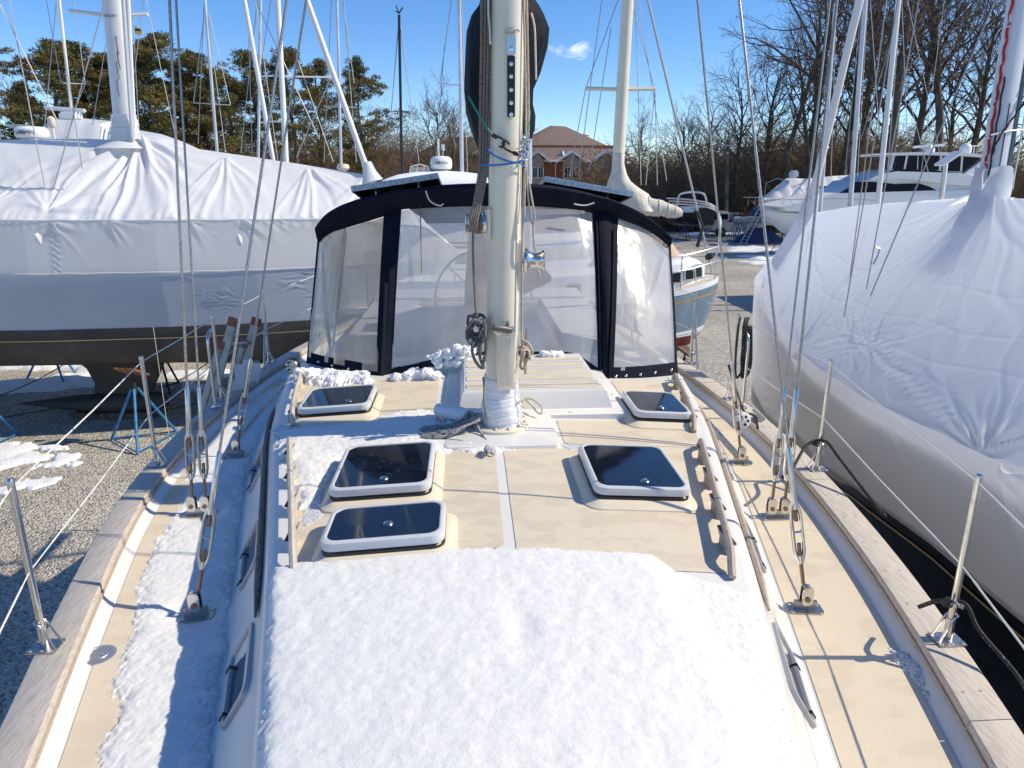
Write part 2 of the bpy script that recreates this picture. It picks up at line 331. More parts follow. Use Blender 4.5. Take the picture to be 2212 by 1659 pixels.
# clear vinyl for the dodger windows
def vinyl(name, tint, clear, haze, bumps):
    m = bpy.data.materials.new(name); m.use_nodes = True; t = m.node_tree; N = t.nodes; L = t.links; N.remove(N['Principled BSDF'])
    g = N.new('ShaderNodeNewGeometry')
    nz = N.new('ShaderNodeTexNoise'); nz.inputs['Scale'].default_value = 2.2; nz.inputs['Detail'].default_value = 5; L.new(g.outputs['Position'], nz.inputs['Vector'])
    vm = N.new('ShaderNodeVectorMath'); vm.operation = 'MULTIPLY'; vm.inputs[1].default_value = (5, 5, .9); L.new(g.outputs['Position'], vm.inputs[0])
    nb = N.new('ShaderNodeTexNoise'); nb.inputs['Scale'].default_value = 1.6; nb.inputs['Detail'].default_value = 2; L.new(vm.outputs[0], nb.inputs['Vector'])
    bp = N.new('ShaderNodeBump'); bp.inputs['Strength'].default_value = bumps; bp.inputs['Distance'].default_value = .06; L.new(nb.outputs[0], bp.inputs['Height'])
    tr = N.new('ShaderNodeBsdfTransparent'); tr.inputs[0].default_value = (.93,.94,.95,1)
    df = N.new('ShaderNodeBsdfDiffuse'); df.inputs[0].default_value = (*tint, 1); L.new(bp.outputs[0], df.inputs['Normal'])
    tl = N.new('ShaderNodeBsdfTranslucent'); tl.inputs[0].default_value = (*tint, 1)
    gl = N.new('ShaderNodeBsdfGlossy'); gl.inputs['Roughness'].default_value = .12; gl.inputs[0].default_value = (1,1,1,1); L.new(bp.outputs[0], gl.inputs['Normal'])
    m1 = N.new('ShaderNodeMixShader'); m1.inputs[0].default_value = .5; L.new(df.outputs[0], m1.inputs[1]); L.new(tl.outputs[0], m1.inputs[2])
    mr = N.new('ShaderNodeMapRange'); mr.inputs[1].default_value = .3; mr.inputs[2].default_value = .7; mr.inputs[3].default_value = haze*.7; mr.inputs[4].default_value = haze*1.3; L.new(nz.outputs[0], mr.inputs[0])
    m2 = N.new('ShaderNodeMixShader'); L.new(mr.outputs[0], m2.inputs[0]); L.new(tr.outputs[0], m2.inputs[1]); L.new(m1.outputs[0], m2.inputs[2])
    fr = N.new('ShaderNodeFresnel'); fr.inputs[0].default_value = 1.6; L.new(bp.outputs[0], fr.inputs['Normal'])
    fm = N.new('ShaderNodeMath'); fm.operation = 'MULTIPLY_ADD'; fm.inputs[1].default_value = .9; fm.inputs[2].default_value = .02; L.new(fr.outputs[0], fm.inputs[0])
    m3 = N.new('ShaderNodeMixShader'); L.new(fm.outputs[0], m3.inputs[0]); L.new(m2.outputs[0], m3.inputs[1]); L.new(gl.outputs[0], m3.inputs[2])
    L.new(m3.outputs[0], N['Material Output'].inputs[0]); return m
M['vinyl'] = vinyl('clear_vinyl', (.96,.93,.87), .6, .62, .10)
M['vinylyellow'] = vinyl('reflection_tinted_vinyl', (.98,.72,.44), .6, .70, .5)  # left pane: its brownish reflection is put into the vinyl tint
# gravel
def gravel():
    m = bpy.data.materials.new('gravel'); m.use_nodes = True; t = m.node_tree; N = t.nodes; L = t.links; b = N['Principled BSDF']; b.inputs['Roughness'].default_value = .85; b.inputs['Specular IOR Level'].default_value = .25
    g = N.new('ShaderNodeNewGeometry')
    vo = N.new('ShaderNodeTexVoronoi'); vo.inputs['Scale'].default_value = 32; vo.inputs['Randomness'].default_value = 1; L.new(g.outputs['Position'], vo.inputs['Vector'])
    bw = N.new('ShaderNodeSeparateColor'); L.new(vo.outputs['Color'], bw.inputs[0])
    cr = N.new('ShaderNodeValToRGB'); e = cr.color_ramp; e.elements[0].position = 0; e.elements[0].color = (.20,.18,.15,1); e.elements[1].position = 1; e.elements[1].color = (.70,.65,.56,1)
    for p, c in ((.25,(.42,.385,.325)), (.6,(.55,.505,.43)), (.8,(.63,.58,.50))):
        x = e.elements.new(p); x.color = (*c, 1)
    L.new(bw.outputs[0], cr.inputs[0])
    nz = N.new('ShaderNodeTexNoise'); nz.inputs['Scale'].default_value = .35; nz.inputs['Detail'].default_value = 6; L.new(g.outputs['Position'], nz.inputs['Vector'])
    mr = N.new('ShaderNodeMapRange'); mr.inputs[1].default_value = .35; mr.inputs[2].default_value = .65; mr.inputs[3].default_value = .8; mr.inputs[4].default_value = 1.1; L.new(nz.outputs[0], mr.inputs[0])
    mu = N.new('ShaderNodeMixRGB'); mu.blend_type = 'MULTIPLY'; mu.inputs[0].default_value = 1; L.new(cr.outputs[0], mu.inputs[1]); L.new(mr.outputs[0], mu.inputs[2])
    L.new(mu.outputs[0], b.inputs['Base Color'])
    bp = N.new('ShaderNodeBump'); bp.inputs['Strength'].default_value = 1; bp.inputs['Distance'].default_value = .03; bp.invert = True; L.new(vo.outputs['Distance'], bp.inputs['Height'])
    n2 = N.new('ShaderNodeTexNoise'); n2.inputs['Scale'].default_value = 1.4; n2.inputs['Detail'].default_value = 3; L.new(g.outputs['Position'], n2.inputs['Vector'])
    b2 = N.new('ShaderNodeBump'); b2.inputs['Strength'].default_value = .5; b2.inputs['Distance'].default_value = .12; L.new(n2.outputs[0], b2.inputs['Height']); L.new(bp.outputs[0], b2.inputs['Normal'])
    L.new(b2.outputs[0], b.inputs['Normal']); return m
M['gravel'] = gravel()
def text(s, size, loc, rot, m, parent, name='lettering', shear=0, ext=.002):
    c = bpy.data.curves.new(name, 'FONT'); c.body = s; c.size = size; c.align_x = 'CENTER'; c.align_y = 'CENTER'; c.extrude = ext; c.shear = shear
    o = bpy.data.objects.new(name, c); COL.objects.link(o); c.materials.append(m); o.parent = parent; o.matrix_parent_inverse = Matrix.Translation(-wloc(parent))
    o.location = Vector(loc); o.rotation_euler = rot
    bpy.context.view_layer.update(); me = bpy.data.meshes.new_from_object(o.evaluated_get(bpy.context.evaluated_depsgraph_get())); me.name = name
    q = bpy.data.objects.new(name, me); COL.objects.link(q); q.parent = parent; q.matrix_parent_inverse = o.matrix_parent_inverse.copy(); q.location = o.location; q.rotation_euler = rot
    bpy.data.objects.remove(o); return q
# ================================================================== OUR SAILBOAT
boat = thing('sailboat', 'cream decked sailboat in front with navy dodger, solar panels and cream mast', 'sailboat', (0, 0, 0))
def itp(T): 
    xs = [a for a, b in T]; ys = [b for a, b in T]
    return lambda y: np.interp(y, xs, ys)
def smooth_itp(T):
    f = itp(T)
    return lambda y: (f(np.asarray(y)-.35)+2*f(y)+f(np.asarray(y)+.35)+f(np.asarray(y)-.17)+f(np.asarray(y)+.17))/6
OL = smooth_itp([(-2.6,.03),(-1.5,.62),(0,1.17),(1,1.45),(2.05,1.72),(2.46,1.84),(3.57,2.11),(4.2,2.20),(5.2,2.26),(6.3,2.2),(7.35,2.05),(9,1.7),(10.6,1.2)])
OR = smooth_itp([(-2.6,.03),(-1.5,.60),(0,1.15),(1,1.42),(2.05,1.70),(2.8,1.87),(3.6,1.99),(4.4,2.07),(5.2,2.08),(6.3,2.02),(8,1.82),(9,1.6),(10.6,1.1)])
CLf = smooth_itp([(-1,.1),(.4,.45),(1.5,.72),(2.57,.96),(4.26,1.38),(5.43,1.55),(7,1.6)])
CRf = smooth_itp([(-1,.1),(.4,.45),(1.41,.70),(2.45,.95),(4.1,1.31),(5.1,1.46),(7,1.52)])
ZC = itp([(.5,2.96),(1.5,3.06),(2.5,3.10),(5.5,3.12)])
ZD, ZR = 2.668, 2.72
def cabw(x, y): return np.where(np.asarray(x) < 0, CLf(y), CRf(y))
def ztop(x, y): return ZC(y) - .055*(np.asarray(x)/cabw(x, y))**2
# hull
hb = MB(); ys = np.linspace(-2.55, 10.6, 46)
prof = [(1.0, ZR-.04), (1.0, 2.45), (.975, 2.0), (.93, 1.6), (.80, 1.28), (.5, 1.0), (.16, .82), (0, .80)]
secs = []
for y in ys:
    e = float(sstep(-2.6, 1.5, y))
    row = [Vector((-OL(y)*a*(e*.55+.45 if z < 1.7 else 1), y, z if z > 1.7 else z+(1-e)*.6)) for a, z in prof]
    row += [Vector((OR(y)*a*(e*.55+.45 if z < 1.7 else 1), y, z if z > 1.7 else z+(1-e)*.6)) for a, z in prof[::-1][1:]]
    secs.append(row)
hb.loft(secs, capa=True, capb=True); hb.build('hull', M['gelcoat'], boat)
kb = MB(); kb.loft([[Vector((s*t, y, z)) for s, y in ((-1, 5.9-.6*(z < .3)), (-1, 3.0+.3*(z < .3)), (1, 3.0+.3*(z < .3)), (1, 5.9-.6*(z < .3)))] for z, t in ((.98,.14),(.5,.1),(.25,.12),(.12,.06))], closed=True, capa=True, capb=True)
kb.build('keel', M['antifoul'], boat)
# deck sheet + bulwark inside faces (one moulding)
db = MB(); secs = []
for y in np.linspace(-2.4, 9.9, 60):
    l, r = OL(y)-.12, OR(y)-.14; l = max(l, .02); r = max(r, .02)
    secs.append([Vector(p) for p in ((-l-.02, y, ZR-.004), (-l+.01, y, ZR-.012), (-l+.045, y, ZD+.012), (-l+.07, y, ZD), (0, y, ZD), (r-.07, y, ZD), (r-.045, y, ZD+.012), (r-.01, y, ZR-.012), (r+.02, y, ZR-.004))])
db.loft(secs); db.build('deck', M['gelcoat'], boat)
# weathered teak cap rail in planks
cuts = [-2.3, -.3, 1.42, 3.38, 5.5, 7.6, 9.9]
for s, O, wd in ((-1, OL, .135), (1, OR, .155)):
    for a, b in zip(cuts[:-1], cuts[1:]):
        m = MB(); secs = []
        if s > 0: a, b = a+.45*(a > -2 and a < 9), b+.45*(b < 9)
        for y in np.linspace(a+.002, b-.002, 14):
            o = float(O(y)); i = max(o-wd, .0); z0, z1 = ZR, ZR+.034
            q = [(o, z0), (o+.004, z1-.006), (o-.004, z1), (i+.006, z1), (i, z1-.007), (i, z0)]
            secs.append([Vector((s*x, y, z)) for x, z in q])
        m.loft(secs, closed=True, capa=True, capb=True); rp = m.build('rail_plank', M['teak'], boat)
        g = MB()
        for y in np.arange(a+.12, b-.05, .27):
            for dx in (.045, wd-.045): g.lathe([(.0065, ZR+.0335), (.0065, ZR+.0352), (.001, ZR+.0352)], (s*(float(O(y))-dx), y+.02*random.random(), 0), n=8)
        g.build('plug', M['greyteak'], rp, kind='stuff')
    m = MB(); secs = []                                  # lower rub strake under the cap on the inside
    for y in np.linspace(-2, 9.5, 50):
        i = float(O(y))-wd; secs.append([Vector((s*x, y, z)) for x, z in ((i+.02, ZR-.012), (i-.008, ZR-.012), (i-.008, ZR+.004), (i+.02, ZR+.004))])
    m.loft(secs, closed=True); m.build('rail_batten', M['greyteak'], boat)
# side deck nonskid
for s, O, W, wd in ((-1, OL, CLf, .12), (1, OR, CRf, .14)):
    P = []
    for y in np.linspace(.9, 6.6, 90):
        a, b = float(W(y))+.235, float(O(y))-wd-.075
        P.append([(s*lerp(a, b, t), y, ZD+.0035) for t in np.linspace(0, 1, 8)])
    gridmesh('side_deck_nonskid', np.array(P), M['nonskid'], boat)
# cabin trunk
cb = MB(); secs = []
yy = list(np.linspace(.9, 5.6, 60))
for y in yy:
    row = []
    def side(s, W):
        w_ = float(W(y)); out_ = []
        for t in np.linspace(0, 1, 10)[:-1]: x = s*t*(w_-.05); out_.append(Vector((x, y, float(ZC(y)-.055*(x/w_)**2))))
        zt = float(ZC(y))-.055
        for dx, dz in ((-.045, .004), (-.02, 0), (0, -.012), (.014, -.032), (.022, -.06)): out_.append(Vector((s*(w_+dx), y, zt+dz)))
        for t in (.35, .7, .93): out_.append(Vector((s*lerp(w_+.022, w_+.2, t), y, lerp(zt-.06, ZD, t))))
        out_.append(Vector((s*(w_+.225), y, ZD-.002)))
        return out_
    L_ = side(-1, CLf)[::-1]; R_ = side(1, CRf)[1:]
    secs.append(L_+R_)
cb.loft(secs)
fr = secs[0]; cb.add([p for p in fr]+[Vector((p.x*.9, .45, ZD-.002)) for p in fr], [(k, k+1, len(fr)+k+1, len(fr)+k) for k in range(len(fr)-1)])
bk = secs[-1]; cb.add([p for p in bk]+[Vector((p.x, 5.6, ZD-.3)) for p in bk], [(k, k+1, len(bk)+k+1, len(bk)+k) for k in range(len(bk)-1)])
cabin = cb.build('cabin', M['gelcoat'], boat)
def top_patch(name, xi, xo, y0, y1, m, dz=.003, n=(26, 40), parent=boat, r=.03):
    P = np.zeros((n[0], n[1], 3))
    for i, u in enumerate(np.linspace(0, 1, n[0])):
        for j, v in enumerate(np.linspace(0, 1, n[1])):
            y = lerp(y0, y1, v); e = min(v, 1-v)*(y1-y0); ins = r-math.sqrt(max(0, r*r-(r-min(e, r))**2))
            a, b = float(xi(y)), float(xo(y)); sg = 1 if b > a else -1
            x = lerp(a+sg*ins, b-sg*ins, u); P[i, j] = (x, y, float(ztop(x, y))+dz)
    return gridmesh(name, P, m, parent)
top_patch('roof_nonskid', lambda y: -.026, lambda y: -(CLf(y)-.085), 2.5, 3.6, M['nonskid'])
top_patch('roof_nonskid', lambda y: .020, lambda y: (CRf(y)-.085), 2.34, 3.6, M['nonskid'])
top_patch('roof_nonskid', lambda y: -.37, lambda y: -(CLf(y)-.085), 3.6+.004, 4.95, M['nonskid'])
top_patch('roof_nonskid', lambda y: .36+.5*float(sstep(3.99, 4.0, y)), lambda y: (CRf(y)-.085), 3.6+.004, 4.85, M['nonskid'], n=(26, 130))
top_patch('front_nonskid', lambda y: -(CLf(y)-.085), lambda y: (CRf(y)-.085), .98, 2.27, M['nonskid_pale'], n=(60, 40))
# ports in the cabin side
def port(s, W, y, hl, hh):
    """rounded portlight lying on the sloped cabin side"""
    w_ = float(W(y)); zt = float(ZC(y))-.055
    a = Vector((s*(w_+.022), y, zt-.06)); b = Vector((s*(w_+.2), y, ZD)); dn = (b-a).normalized(); al = Vector((s*float(W(y+.1)-W(y-.1))/.2, 1, 0)).normalized()
    n = al.cross(dn); n = n if n.x*s > 0 else -n; c = lerp(a, b, .46)
    Mx = Matrix((( al.x, -dn.x, n.x, c.x), (al.y, -dn.y, n.y, c.y), (al.z, -dn.z, n.z, c.z), (0,0,0,1)))
    m = MB(); o = rrect(-hl, -hh, hl, hh, .05); i = rrect(-hl+.028, -hh+.028, hl-.028, hh-.028, .03)
    def ring(p, z): return [Mx @ Vector((x, yy_, z)) for x, yy_ in p]
    m.loft([ring(o, -.01), ring(o, .008), ring([(x*.985, q*.98) for x, q in o], .014), ring([(x*1.03, q*1.03) for x, q in i], .014), ring(i, .004), ring(i, -.012)], closed=True)
    f = m.build('portlight', M['portframe'], boat)
    g = MB(); g.prism(i, -.004, .001, Mx); g.build('pane', M['glass'], f)
    k = MB(); k.prism(rrect(-hl*.62-.006, -hh-.004, -hl*.62+.006, -hh+.03, .002), .0, .018, Mx); k.build('dog', M['gasket'], f); k = MB(); k.prism(rrect(hl*.62-.006, -hh-.004, hl*.62+.006, -hh+.03, .002), .0, .018, Mx)
    k.build('dog', M['gasket'], f)
for y, hl in ((2.16, .20), (2.98, .20), (4.0, .20)): port(-1, CLf, y, hl, .105)
for y, hl in ((2.05, .20), (2.98, .20), (4.0, .20)): port(1, CRf, y, hl, .105)
# eyebrow trims along the cabin side
for s, W, y0, y1, mm in ((-1, CLf, 2.32, 4.75, 'darkteak'), (1, CRf, 2.25, 4.6, 'greyteak')):
    m = MB(); pts = [Vector((s*(float(W(y))+.048+.0*y), y, float(ZC(y))-.055-.085)) for y in np.linspace(y0, y1, 30)]
    rs = [.016*min(1, .35+i*.25, .35+(29-i)*.25) for i in range(30)]
    m.tube(pts, rs, 8, sq=(1.0, 1.35)); m.build('eyebrow_trim', M[mm], boat)
# handrails with loops
def handrail(s, W, y0, y1, n, off, mname):
    m = MB(); N = 40; rail = []
    for t in np.linspace(0, 1, N):
        y = lerp(y0, y1, t); x = s*(float(W(y))-off); z = float(ztop(x, y)); e = min(t, 1-t)
        h = .062*float(sstep(0, .07, e)); rail.append(Vector((x, y, z+.012+h)))
    m.tube(rail, .0155, 8, sq=(1.0, 1.2)); o = m.build('handrail', M[mname], boat)
    for k in range(n):
        t = lerp(.16, .84, k/(n-1)); y = lerp(y0, y1, t); x = s*(float(W(y))-off); z = float(ztop(x, y)); q = MB()
        q.loft([[Vector((x+a*.014, y+b*ln, z+h)) for a, b in ((-1,-1),(-.5,-1.15),(.5,-1.15),(1,-1),(1,1),(.5,1.15),(-.5,1.15),(-1,1))] for h, ln in ((0,.045),(.02,.04),(.045,.038),(.068,.075))], closed=True, capa=True)
        q.build('rail_foot', M[mname], o)
handrail(-1, CLf, 2.43, 3.78, 4, .10, 'teak'); handrail(1, CRf, 2.30, 3.62, 4, .095, 'greyteak')
handrail(-1, CLf, 4.08, 5.1, 3, .12, 'teak'); handrail(1, CRf, 3.84, 4.9, 3, .10, 'greyteak')
# hatches
def hatch(cx, cy, w_, l, knob=(0, -.36), drops=0, skirt=True):
    z = float(ztop(cx, cy)); sl = math.atan(-2*.055*cx/float(cabw(cx, cy))**2)
    Mx = Matrix.Translation((cx, cy, z)) @ Matrix.Rotation(-sl, 4, 'Y')
    def ring(e, zz, r=.05): return [Mx @ Vector((x, y, zz)) for x, y in rrect(-w_/2-e, -l/2-e, w_/2+e, l/2+e, r)]
    h = MB(); h.loft([ring(.05, -.012, .08), ring(.048, .004, .08), ring(.03, .016, .07), ring(.012, .03, .06), ring(-.03, .03, .05)], closed=True, capb=True)
    o = h.build('hatch', M['mould'], boat)
    g = MB(); g.loft([ring(.004, .028), ring(.004, .042)], closed=True); g.build('gasket', M['gasket'], o)
    f = MB(); f.loft([ring(-.004, .050), ring(.004, .052), ring(.006, .060), ring(.003, .084), ring(-.006, .09), ring(-.014, .0905), ring(-.017, .088), ring(-.018, .08)], closed=True); f.build('frame', M['frame'], o)
    p = MB(); p.loft([ring(-.018, .078, .045), ring(-.018, .0855, .045)], closed=True, capb=True, smooth=False); p.build('hatch_glass', M['glass'], o)
    k = MB(); c = Mx @ Vector((knob[0]*w_, knob[1]*l, .0855)); k.lathe([(.019, -.002), (.02, .004), (.016, .009), (.011, .0105), (.001, .011)], c, n=18); k.build('knob', M['steel'], o)
    for hx in (-.28, .28):
        q = MB(); q.bbox((hx*w_-.035, l/2-.004, .03), (hx*w_+.035, l/2+.03, .075), .006, Mx); q.build('hinge', M['frame'], o)
    if drops:
        d = MB(); rr = random.Random(int(cx*100)+5)
        for _ in range(drops):
            x, y = rr.uniform(-.44, .44)*w_, rr.uniform(-.42, .46)*l
            if drops > 120 and (x > .1*w_ or y < -.1*l) and rr.random() < .8: continue
            a = .0018+.0035*rr.random()**2; c = Mx @ Vector((x, y, .0855)); e = 1+rr.random()*2.4
            vs = []
            for q in range(6): t = 2*math.pi*q/6; vs.append(c+Vector((a*e*math.cos(t), a*math.sin(t), 0)))
            vs.append(c+Vector((0, 0, a*.55))); d.add(vs, [(q, (q+1) % 6, 6) for q in range(6)])
        d.build('water_drops', M['drop'], o, kind='stuff')
    return o
hatch(-.56, 3.21, .45, .54, (.03, -.34), 170); hatch(.61, 3.13, .43, .54, (.05, -.36), 26); hatch(-.495, 2.62, .47, .31, (.03, -.1), 8)
hatch(-.98, 4.36, .43, .44, (.2, -.3), 60); hatch(.99, 4.14, .34, .44, (0, -.3), 10)
# mast step plate, collar, boot
zt = float(ztop(0, 3.8))
m = MB()
def plate(x0, y0, x1, y1, z0, z1, b):
    return [[Vector((x, y, z)) for x, y in rrect(x0+q, y0+q, x1-q, y1-q, .03)] for q, z in ((0, z0), (b*.4, z1-.004), (b, z1))]
m.loft(plate(-.30, 3.53, .335, 4.2, zt-.03, zt+.02, .02), closed=True, capb=True); m.build('mast_plate', M['gelcoat'], boat)
def oval(hx, hy, cx, cy, z, n=40, p=2.4, wob=0, seed=0):
    o = []
    for k in range(n):
        t = 2*math.pi*k/n; c, s_ = math.cos(t), math.sin(t)
        ww = 1+wob*float(vnoise(k*.9+seed, z*40+seed)-.5)
        o.append(Vector((cx+hx*ww*math.copysign(abs(c)**(2/p), c), cy+hy*ww*math.copysign(abs(s_)**(2/p), s_), z)))
    return o
MX, MY = .022, 3.9
m = MB(); m.loft([oval(.165,.20,MX,MY,zt+.018), oval(.165,.20,MX,MY,zt+.034), oval(.155,.19,MX,MY,zt+.04), oval(.1,.14,MX,MY,zt+.04)], closed=True); o = m.build('mast_collar', M['mast'], boat)
m = MB()
for a in range(0, 360, 30): m.lathe([(.010, 0), (.010, .008), (.006, .012), (.001, .012)], (MX+.142*math.cos(R(a+15)), MY+.178*math.sin(R(a+15)), zt+.039), n=8)
m.build('bolt', M['steeldull'], o, kind='stuff')
def mx_(z): return MX+.005+.021*(z-3.3)
m = MB(); secs = []
for z in [zt+.2, 3.6, 4.0, 4.6, 5.3, 6.5, 8, 10, 12, 14, 16.5]:
    q = max(0, (z-3.3))/10; secs.append(oval(.091-.012*q-.004*(z > 4), .132-.02*q, mx_(z), MY, z, p=2.5, n=48))
m.loft(secs, closed=True, capa=True, capb=True); mast = m.build('mast', M['mast'], boat)
m = MB(); secs = []
for i, t in enumerate(np.linspace(0, 1, 34)):
    z = zt+.04+t*.27; b = .022*(1-float(sstep(.2, .7, t)))+.005+.002*math.sin(i*2.1)+.0015*math.sin(i*5.3)
    secs.append(oval(.091+b, .132+b, MX+.005, MY, z, p=2.4, wob=.05, seed=i*.35, n=64))
m.loft(secs, closed=True, capb=True); m.build('tape_boot', M['tape'], boat)
def mf(px, py, off=0.0): return aty(px, py, MY-.132-off)     # point on the mast's front face
# conduit wrapped in tape beside the mast
m = MB(); pts = catmull([(-.345, 4.06, zt+.055), (-.27, 4.0, zt+.06), (-.16, 3.92, zt+.065), (-.06, 3.88, zt+.08)], 5)
m.tube(pts, [.042+.002*math.sin(i*1.9) for i in range(len(pts))], 16); m.build('cable_conduit', M['tape'], boat)
# handle pocket on the mast
m = MB(); a, b = mf(1071, 716), mf(1117, 838)
x0, x1, z0, z1 = a.x-.008, b.x-.002, b.z, a.z
secs = [[Vector(p) for p in ((x0+q, 3.772, z), (x0+q*.7+.004, 3.772-d*.8, z), (x0+q+.014, 3.772-d, z), (x1-q-.014, 3.772-d, z), (x1-q*.7-.004, 3.772-d*.8, z), (x1-q, 3.772, z))] for z, q, d in ((z0-.01, .022, .002), (z0+.008, .014, .034), (z0+.03, .010, .045), (z1-.09, .002, .052), (z1-.005, -.004, .058), (z1, -.004, .056))]
m.loft(secs); secs2 = [[Vector((lerp(p.x, (x0+x1)/2, .08), p.y+.004 if p.y < 3.77 else p.y, p.z)) for p in s_] for s_ in secs[::-1]]
m.loft([secs[-1]]+secs2[:4]); m.build('handle_pocket', M['mast'], boat)
m = MB(); q = mf(1080, 712).x; m.box((q+.03, 3.745, z1-.16), (q+.048, 3.757, z1+.06)); m.build('halyard_guard', M['steeldull'], boat)
# black track and steaming light on the mast face
a, b = mf(1104, 121), mf(1104, 253); m = MB(); m.bbox((a.x-.019, 3.757, b.z), (a.x+.019, 3.772, a.z), .003); o = m.build('mast_track', M['blackplastic'], boat)
for py in (139, 166, 195, 223, 248):
    c = mf(1104, py); m = MB(); m.lathe([(.0115 if py != 223 and py != 166 else .006, 0), (.010, .004), (.001, .0045)], (c.x, 3.7568, c.z), (0,-1,0), 12); m.build('screw', M['steel'], o)
a, b = mf(1104, 72), mf(1104, 120); m = MB(); m.bbox((a.x-.022, 3.75, b.z), (a.x+.022, 3.773, a.z), .006); m.lathe([(.012, 0), (.012, .004), (.001, .005)], (a.x, 3.75, b.z+.03), (0,-1,0), 14); o = m.build('bracket', M['steel'], boat)
m = MB(); m.lathe([(.012, -.006), (.034, -.002), (.036, .004), (.030, .009), (.012, .016), (.001, .018)], (a.x+.004, 3.735, a.z+.002), n=22); m.bbox((a.x-.018, 3.745, a.z), (a.x+.022, 3.765, a.z+.026), .004); m.build('bracket_cap', M['steel'], o)
# winches
def winch(c, ax, s=1.0):
    pr = [(.062,0),(.062,.012),(.055,.016),(.05,.022),(.04,.034),(.036,.05),(.037,.066),(.043,.078),(.05,.084),(.052,.09),(.045,.094),(.014,.095),(.012,.092)]
    m = MB(); m.lathe([(r*s, h*s*1.15) for r, h in pr], c, ax, 28); return m
wl_c = Vector((mx_(4.26)-.085, 3.86, aty(1018, 483, 3.86).z))
m = MB(); m.bbox((wl_c.x-.02, 3.80, wl_c.z-.085), (wl_c.x+.02, 3.95, wl_c.z+.085), .012); m.build('winch_pad', M['mast'], boat)
o = winch(wl_c+Vector((-.015, -.005, 0)), (-1, 0, 0)).build('winch', M['steel'], boat)
wr_c = Vector((mx_(4.07)+.085, 3.86, aty(1150, 562, 3.86).z))
m = MB(); m.bbox((wr_c.x-.03, 3.80, wr_c.z-.11), (wr_c.x+.025, 3.95, wr_c.z+.11), .014); m.build('winch_pad', M['mast'], boat)
winch(wr_c+Vector((.022, -.005, 0)), (1, -.05, 0), 1.05).build('winch', M['steel'], boat)
# mast cleats
for s, z in ((-1, 3.66), (1, 3.57)):
    x = mx_(z)+s*.09; m = MB(); m.tube([(x, 3.84, z-.02), (x+s*.035, 3.84, z-.02)], .010, 8); m.tube([(x, 3.84, z+.02), (x+s*.035, 3.84, z+.02)], .010, 8)
    m.tube([(x+s*.036, 3.835, z-.13), (x+s*.036, 3.84, z-.07), (x+s*.034, 3.84, z), (x+s*.036, 3.84, z+.07), (x+s*.04, 3.835, z+.13)], [.006, .010, .012, .010, .006], 8); m.build('mast_cleat', M['steeldull'], boat)
# spreaders high above the frame and standing rigging
m = MB()
for s in (-1, 1): m.tube([(mx_(8.4), 3.95, 8.4), (mx_(8.4)+s*1.25, 4.3, 8.5)], [.04, .022], 8, sq=(1, .5))
m.build('spreader', M['mast'], boat)
def toward_mast(B, px, py, zt_):
    """the point of pixel (px, py) from which a straight wire down to B points at the mast at height zt_"""
    T = Vector((mx_(zt_), MY, zt_)); best = None; v = ray(px, py)
    for t in np.linspace(2, 8, 1200):
        P = CAM+v*t; d = (P-B).normalized(); w_ = T-B; e = (w_-d*w_.dot(d)).length
        if best is None or e < best[0]: best = (e, P)
    return best[1]
def turnbuckle(A, d, ln, parent, sw, side):
    """open-body turnbuckle starting at A along d"""
    d = Vector(d).normalized(); u = side-d*side.dot(d); u.normalize(); m = MB(); h = .021
    s_, e = A+d*ln*.0, A+d*ln
    for k in (-1, 1): m.tube([s_+u*k*.004, s_+d*.035+u*k*h*.8, s_+d*.06+u*k*h, e-d*.06+u*k*h, e-d*.035+u*k*h*.8, e+u*k*.004], [.011,.009,.0075,.0075,.009,.011], 8)
    m.tube([s_-d*.005, s_+d*.03], [.012, .014], 10); m.tube([e-d*.03, e+d*.005], [.014, .012], 10)
    m.tube([s_+d*ln*.5-u*h, s_+d*ln*.5+u*h], .005, 6)
    m.build('turnbuckle', M['steel'], parent)
    m = MB(); m.tube([s_-d*.10, s_+d*.085], .0085, 10); m.build('threaded_rod', M['bronze'], parent); m = MB(); m.tube([e-d*.085, e+d*.06], .0085, 10); m.build('threaded_rod', M['bronze'], parent)
def shroud(B, pix, zt_, r, yplane=None, tb=.27, r2=None, ztopend=None, up=0.0):
    B = Vector(B)
    P = toward_mast(B, *pix, zt_) if yplane is None else aty(*pix, yplane)
    d = (P-B).normalized(); E = B+d*((zt_-B.z)/d.z)
    side = Vector((1, 0, 0)) if yplane is None else Vector((1, 0, 0))
    m = MB(); s0 = B+d*(.19+tb+up); m.tube([s0+d*.16, E], r, 8)
    o = m.build('shroud', M['wire'], boat)
    m = MB(); m.tube([s0-d*.01, s0+d*.05, s0+d*.24, s0+d*.25], [r*2.1, r*2.0, r*1.75, r*1.1], 10); m.build('swage', M['steel'], o)
    turnbuckle(B+d*(.19), d, tb, o, r, side)
    # toggle
    m = MB(); u = Vector((1, 0, 0)); 
    for k in (-1, 1):
        Mx = Matrix.Translation(B+u*0+Vector((0, k*.014, .035))) @ Matrix.Rotation(R(90), 4, 'X')
        m.prism(rrect(-.024, -.038, .024, .052, .02), -.003, .003, Mx)
    m.tube([B+Vector((-.0, .018, .075)), B+Vector((0, -.018, .075))], .012, 10); m.build('toggle', M['steel'], o)
    m = MB(); m.tube([B+Vector((0, -.022, .028)), B+Vector((0, .02, .028))], .0125, 12); m.build('clevis_pin', M['bronze'], o)
    return o
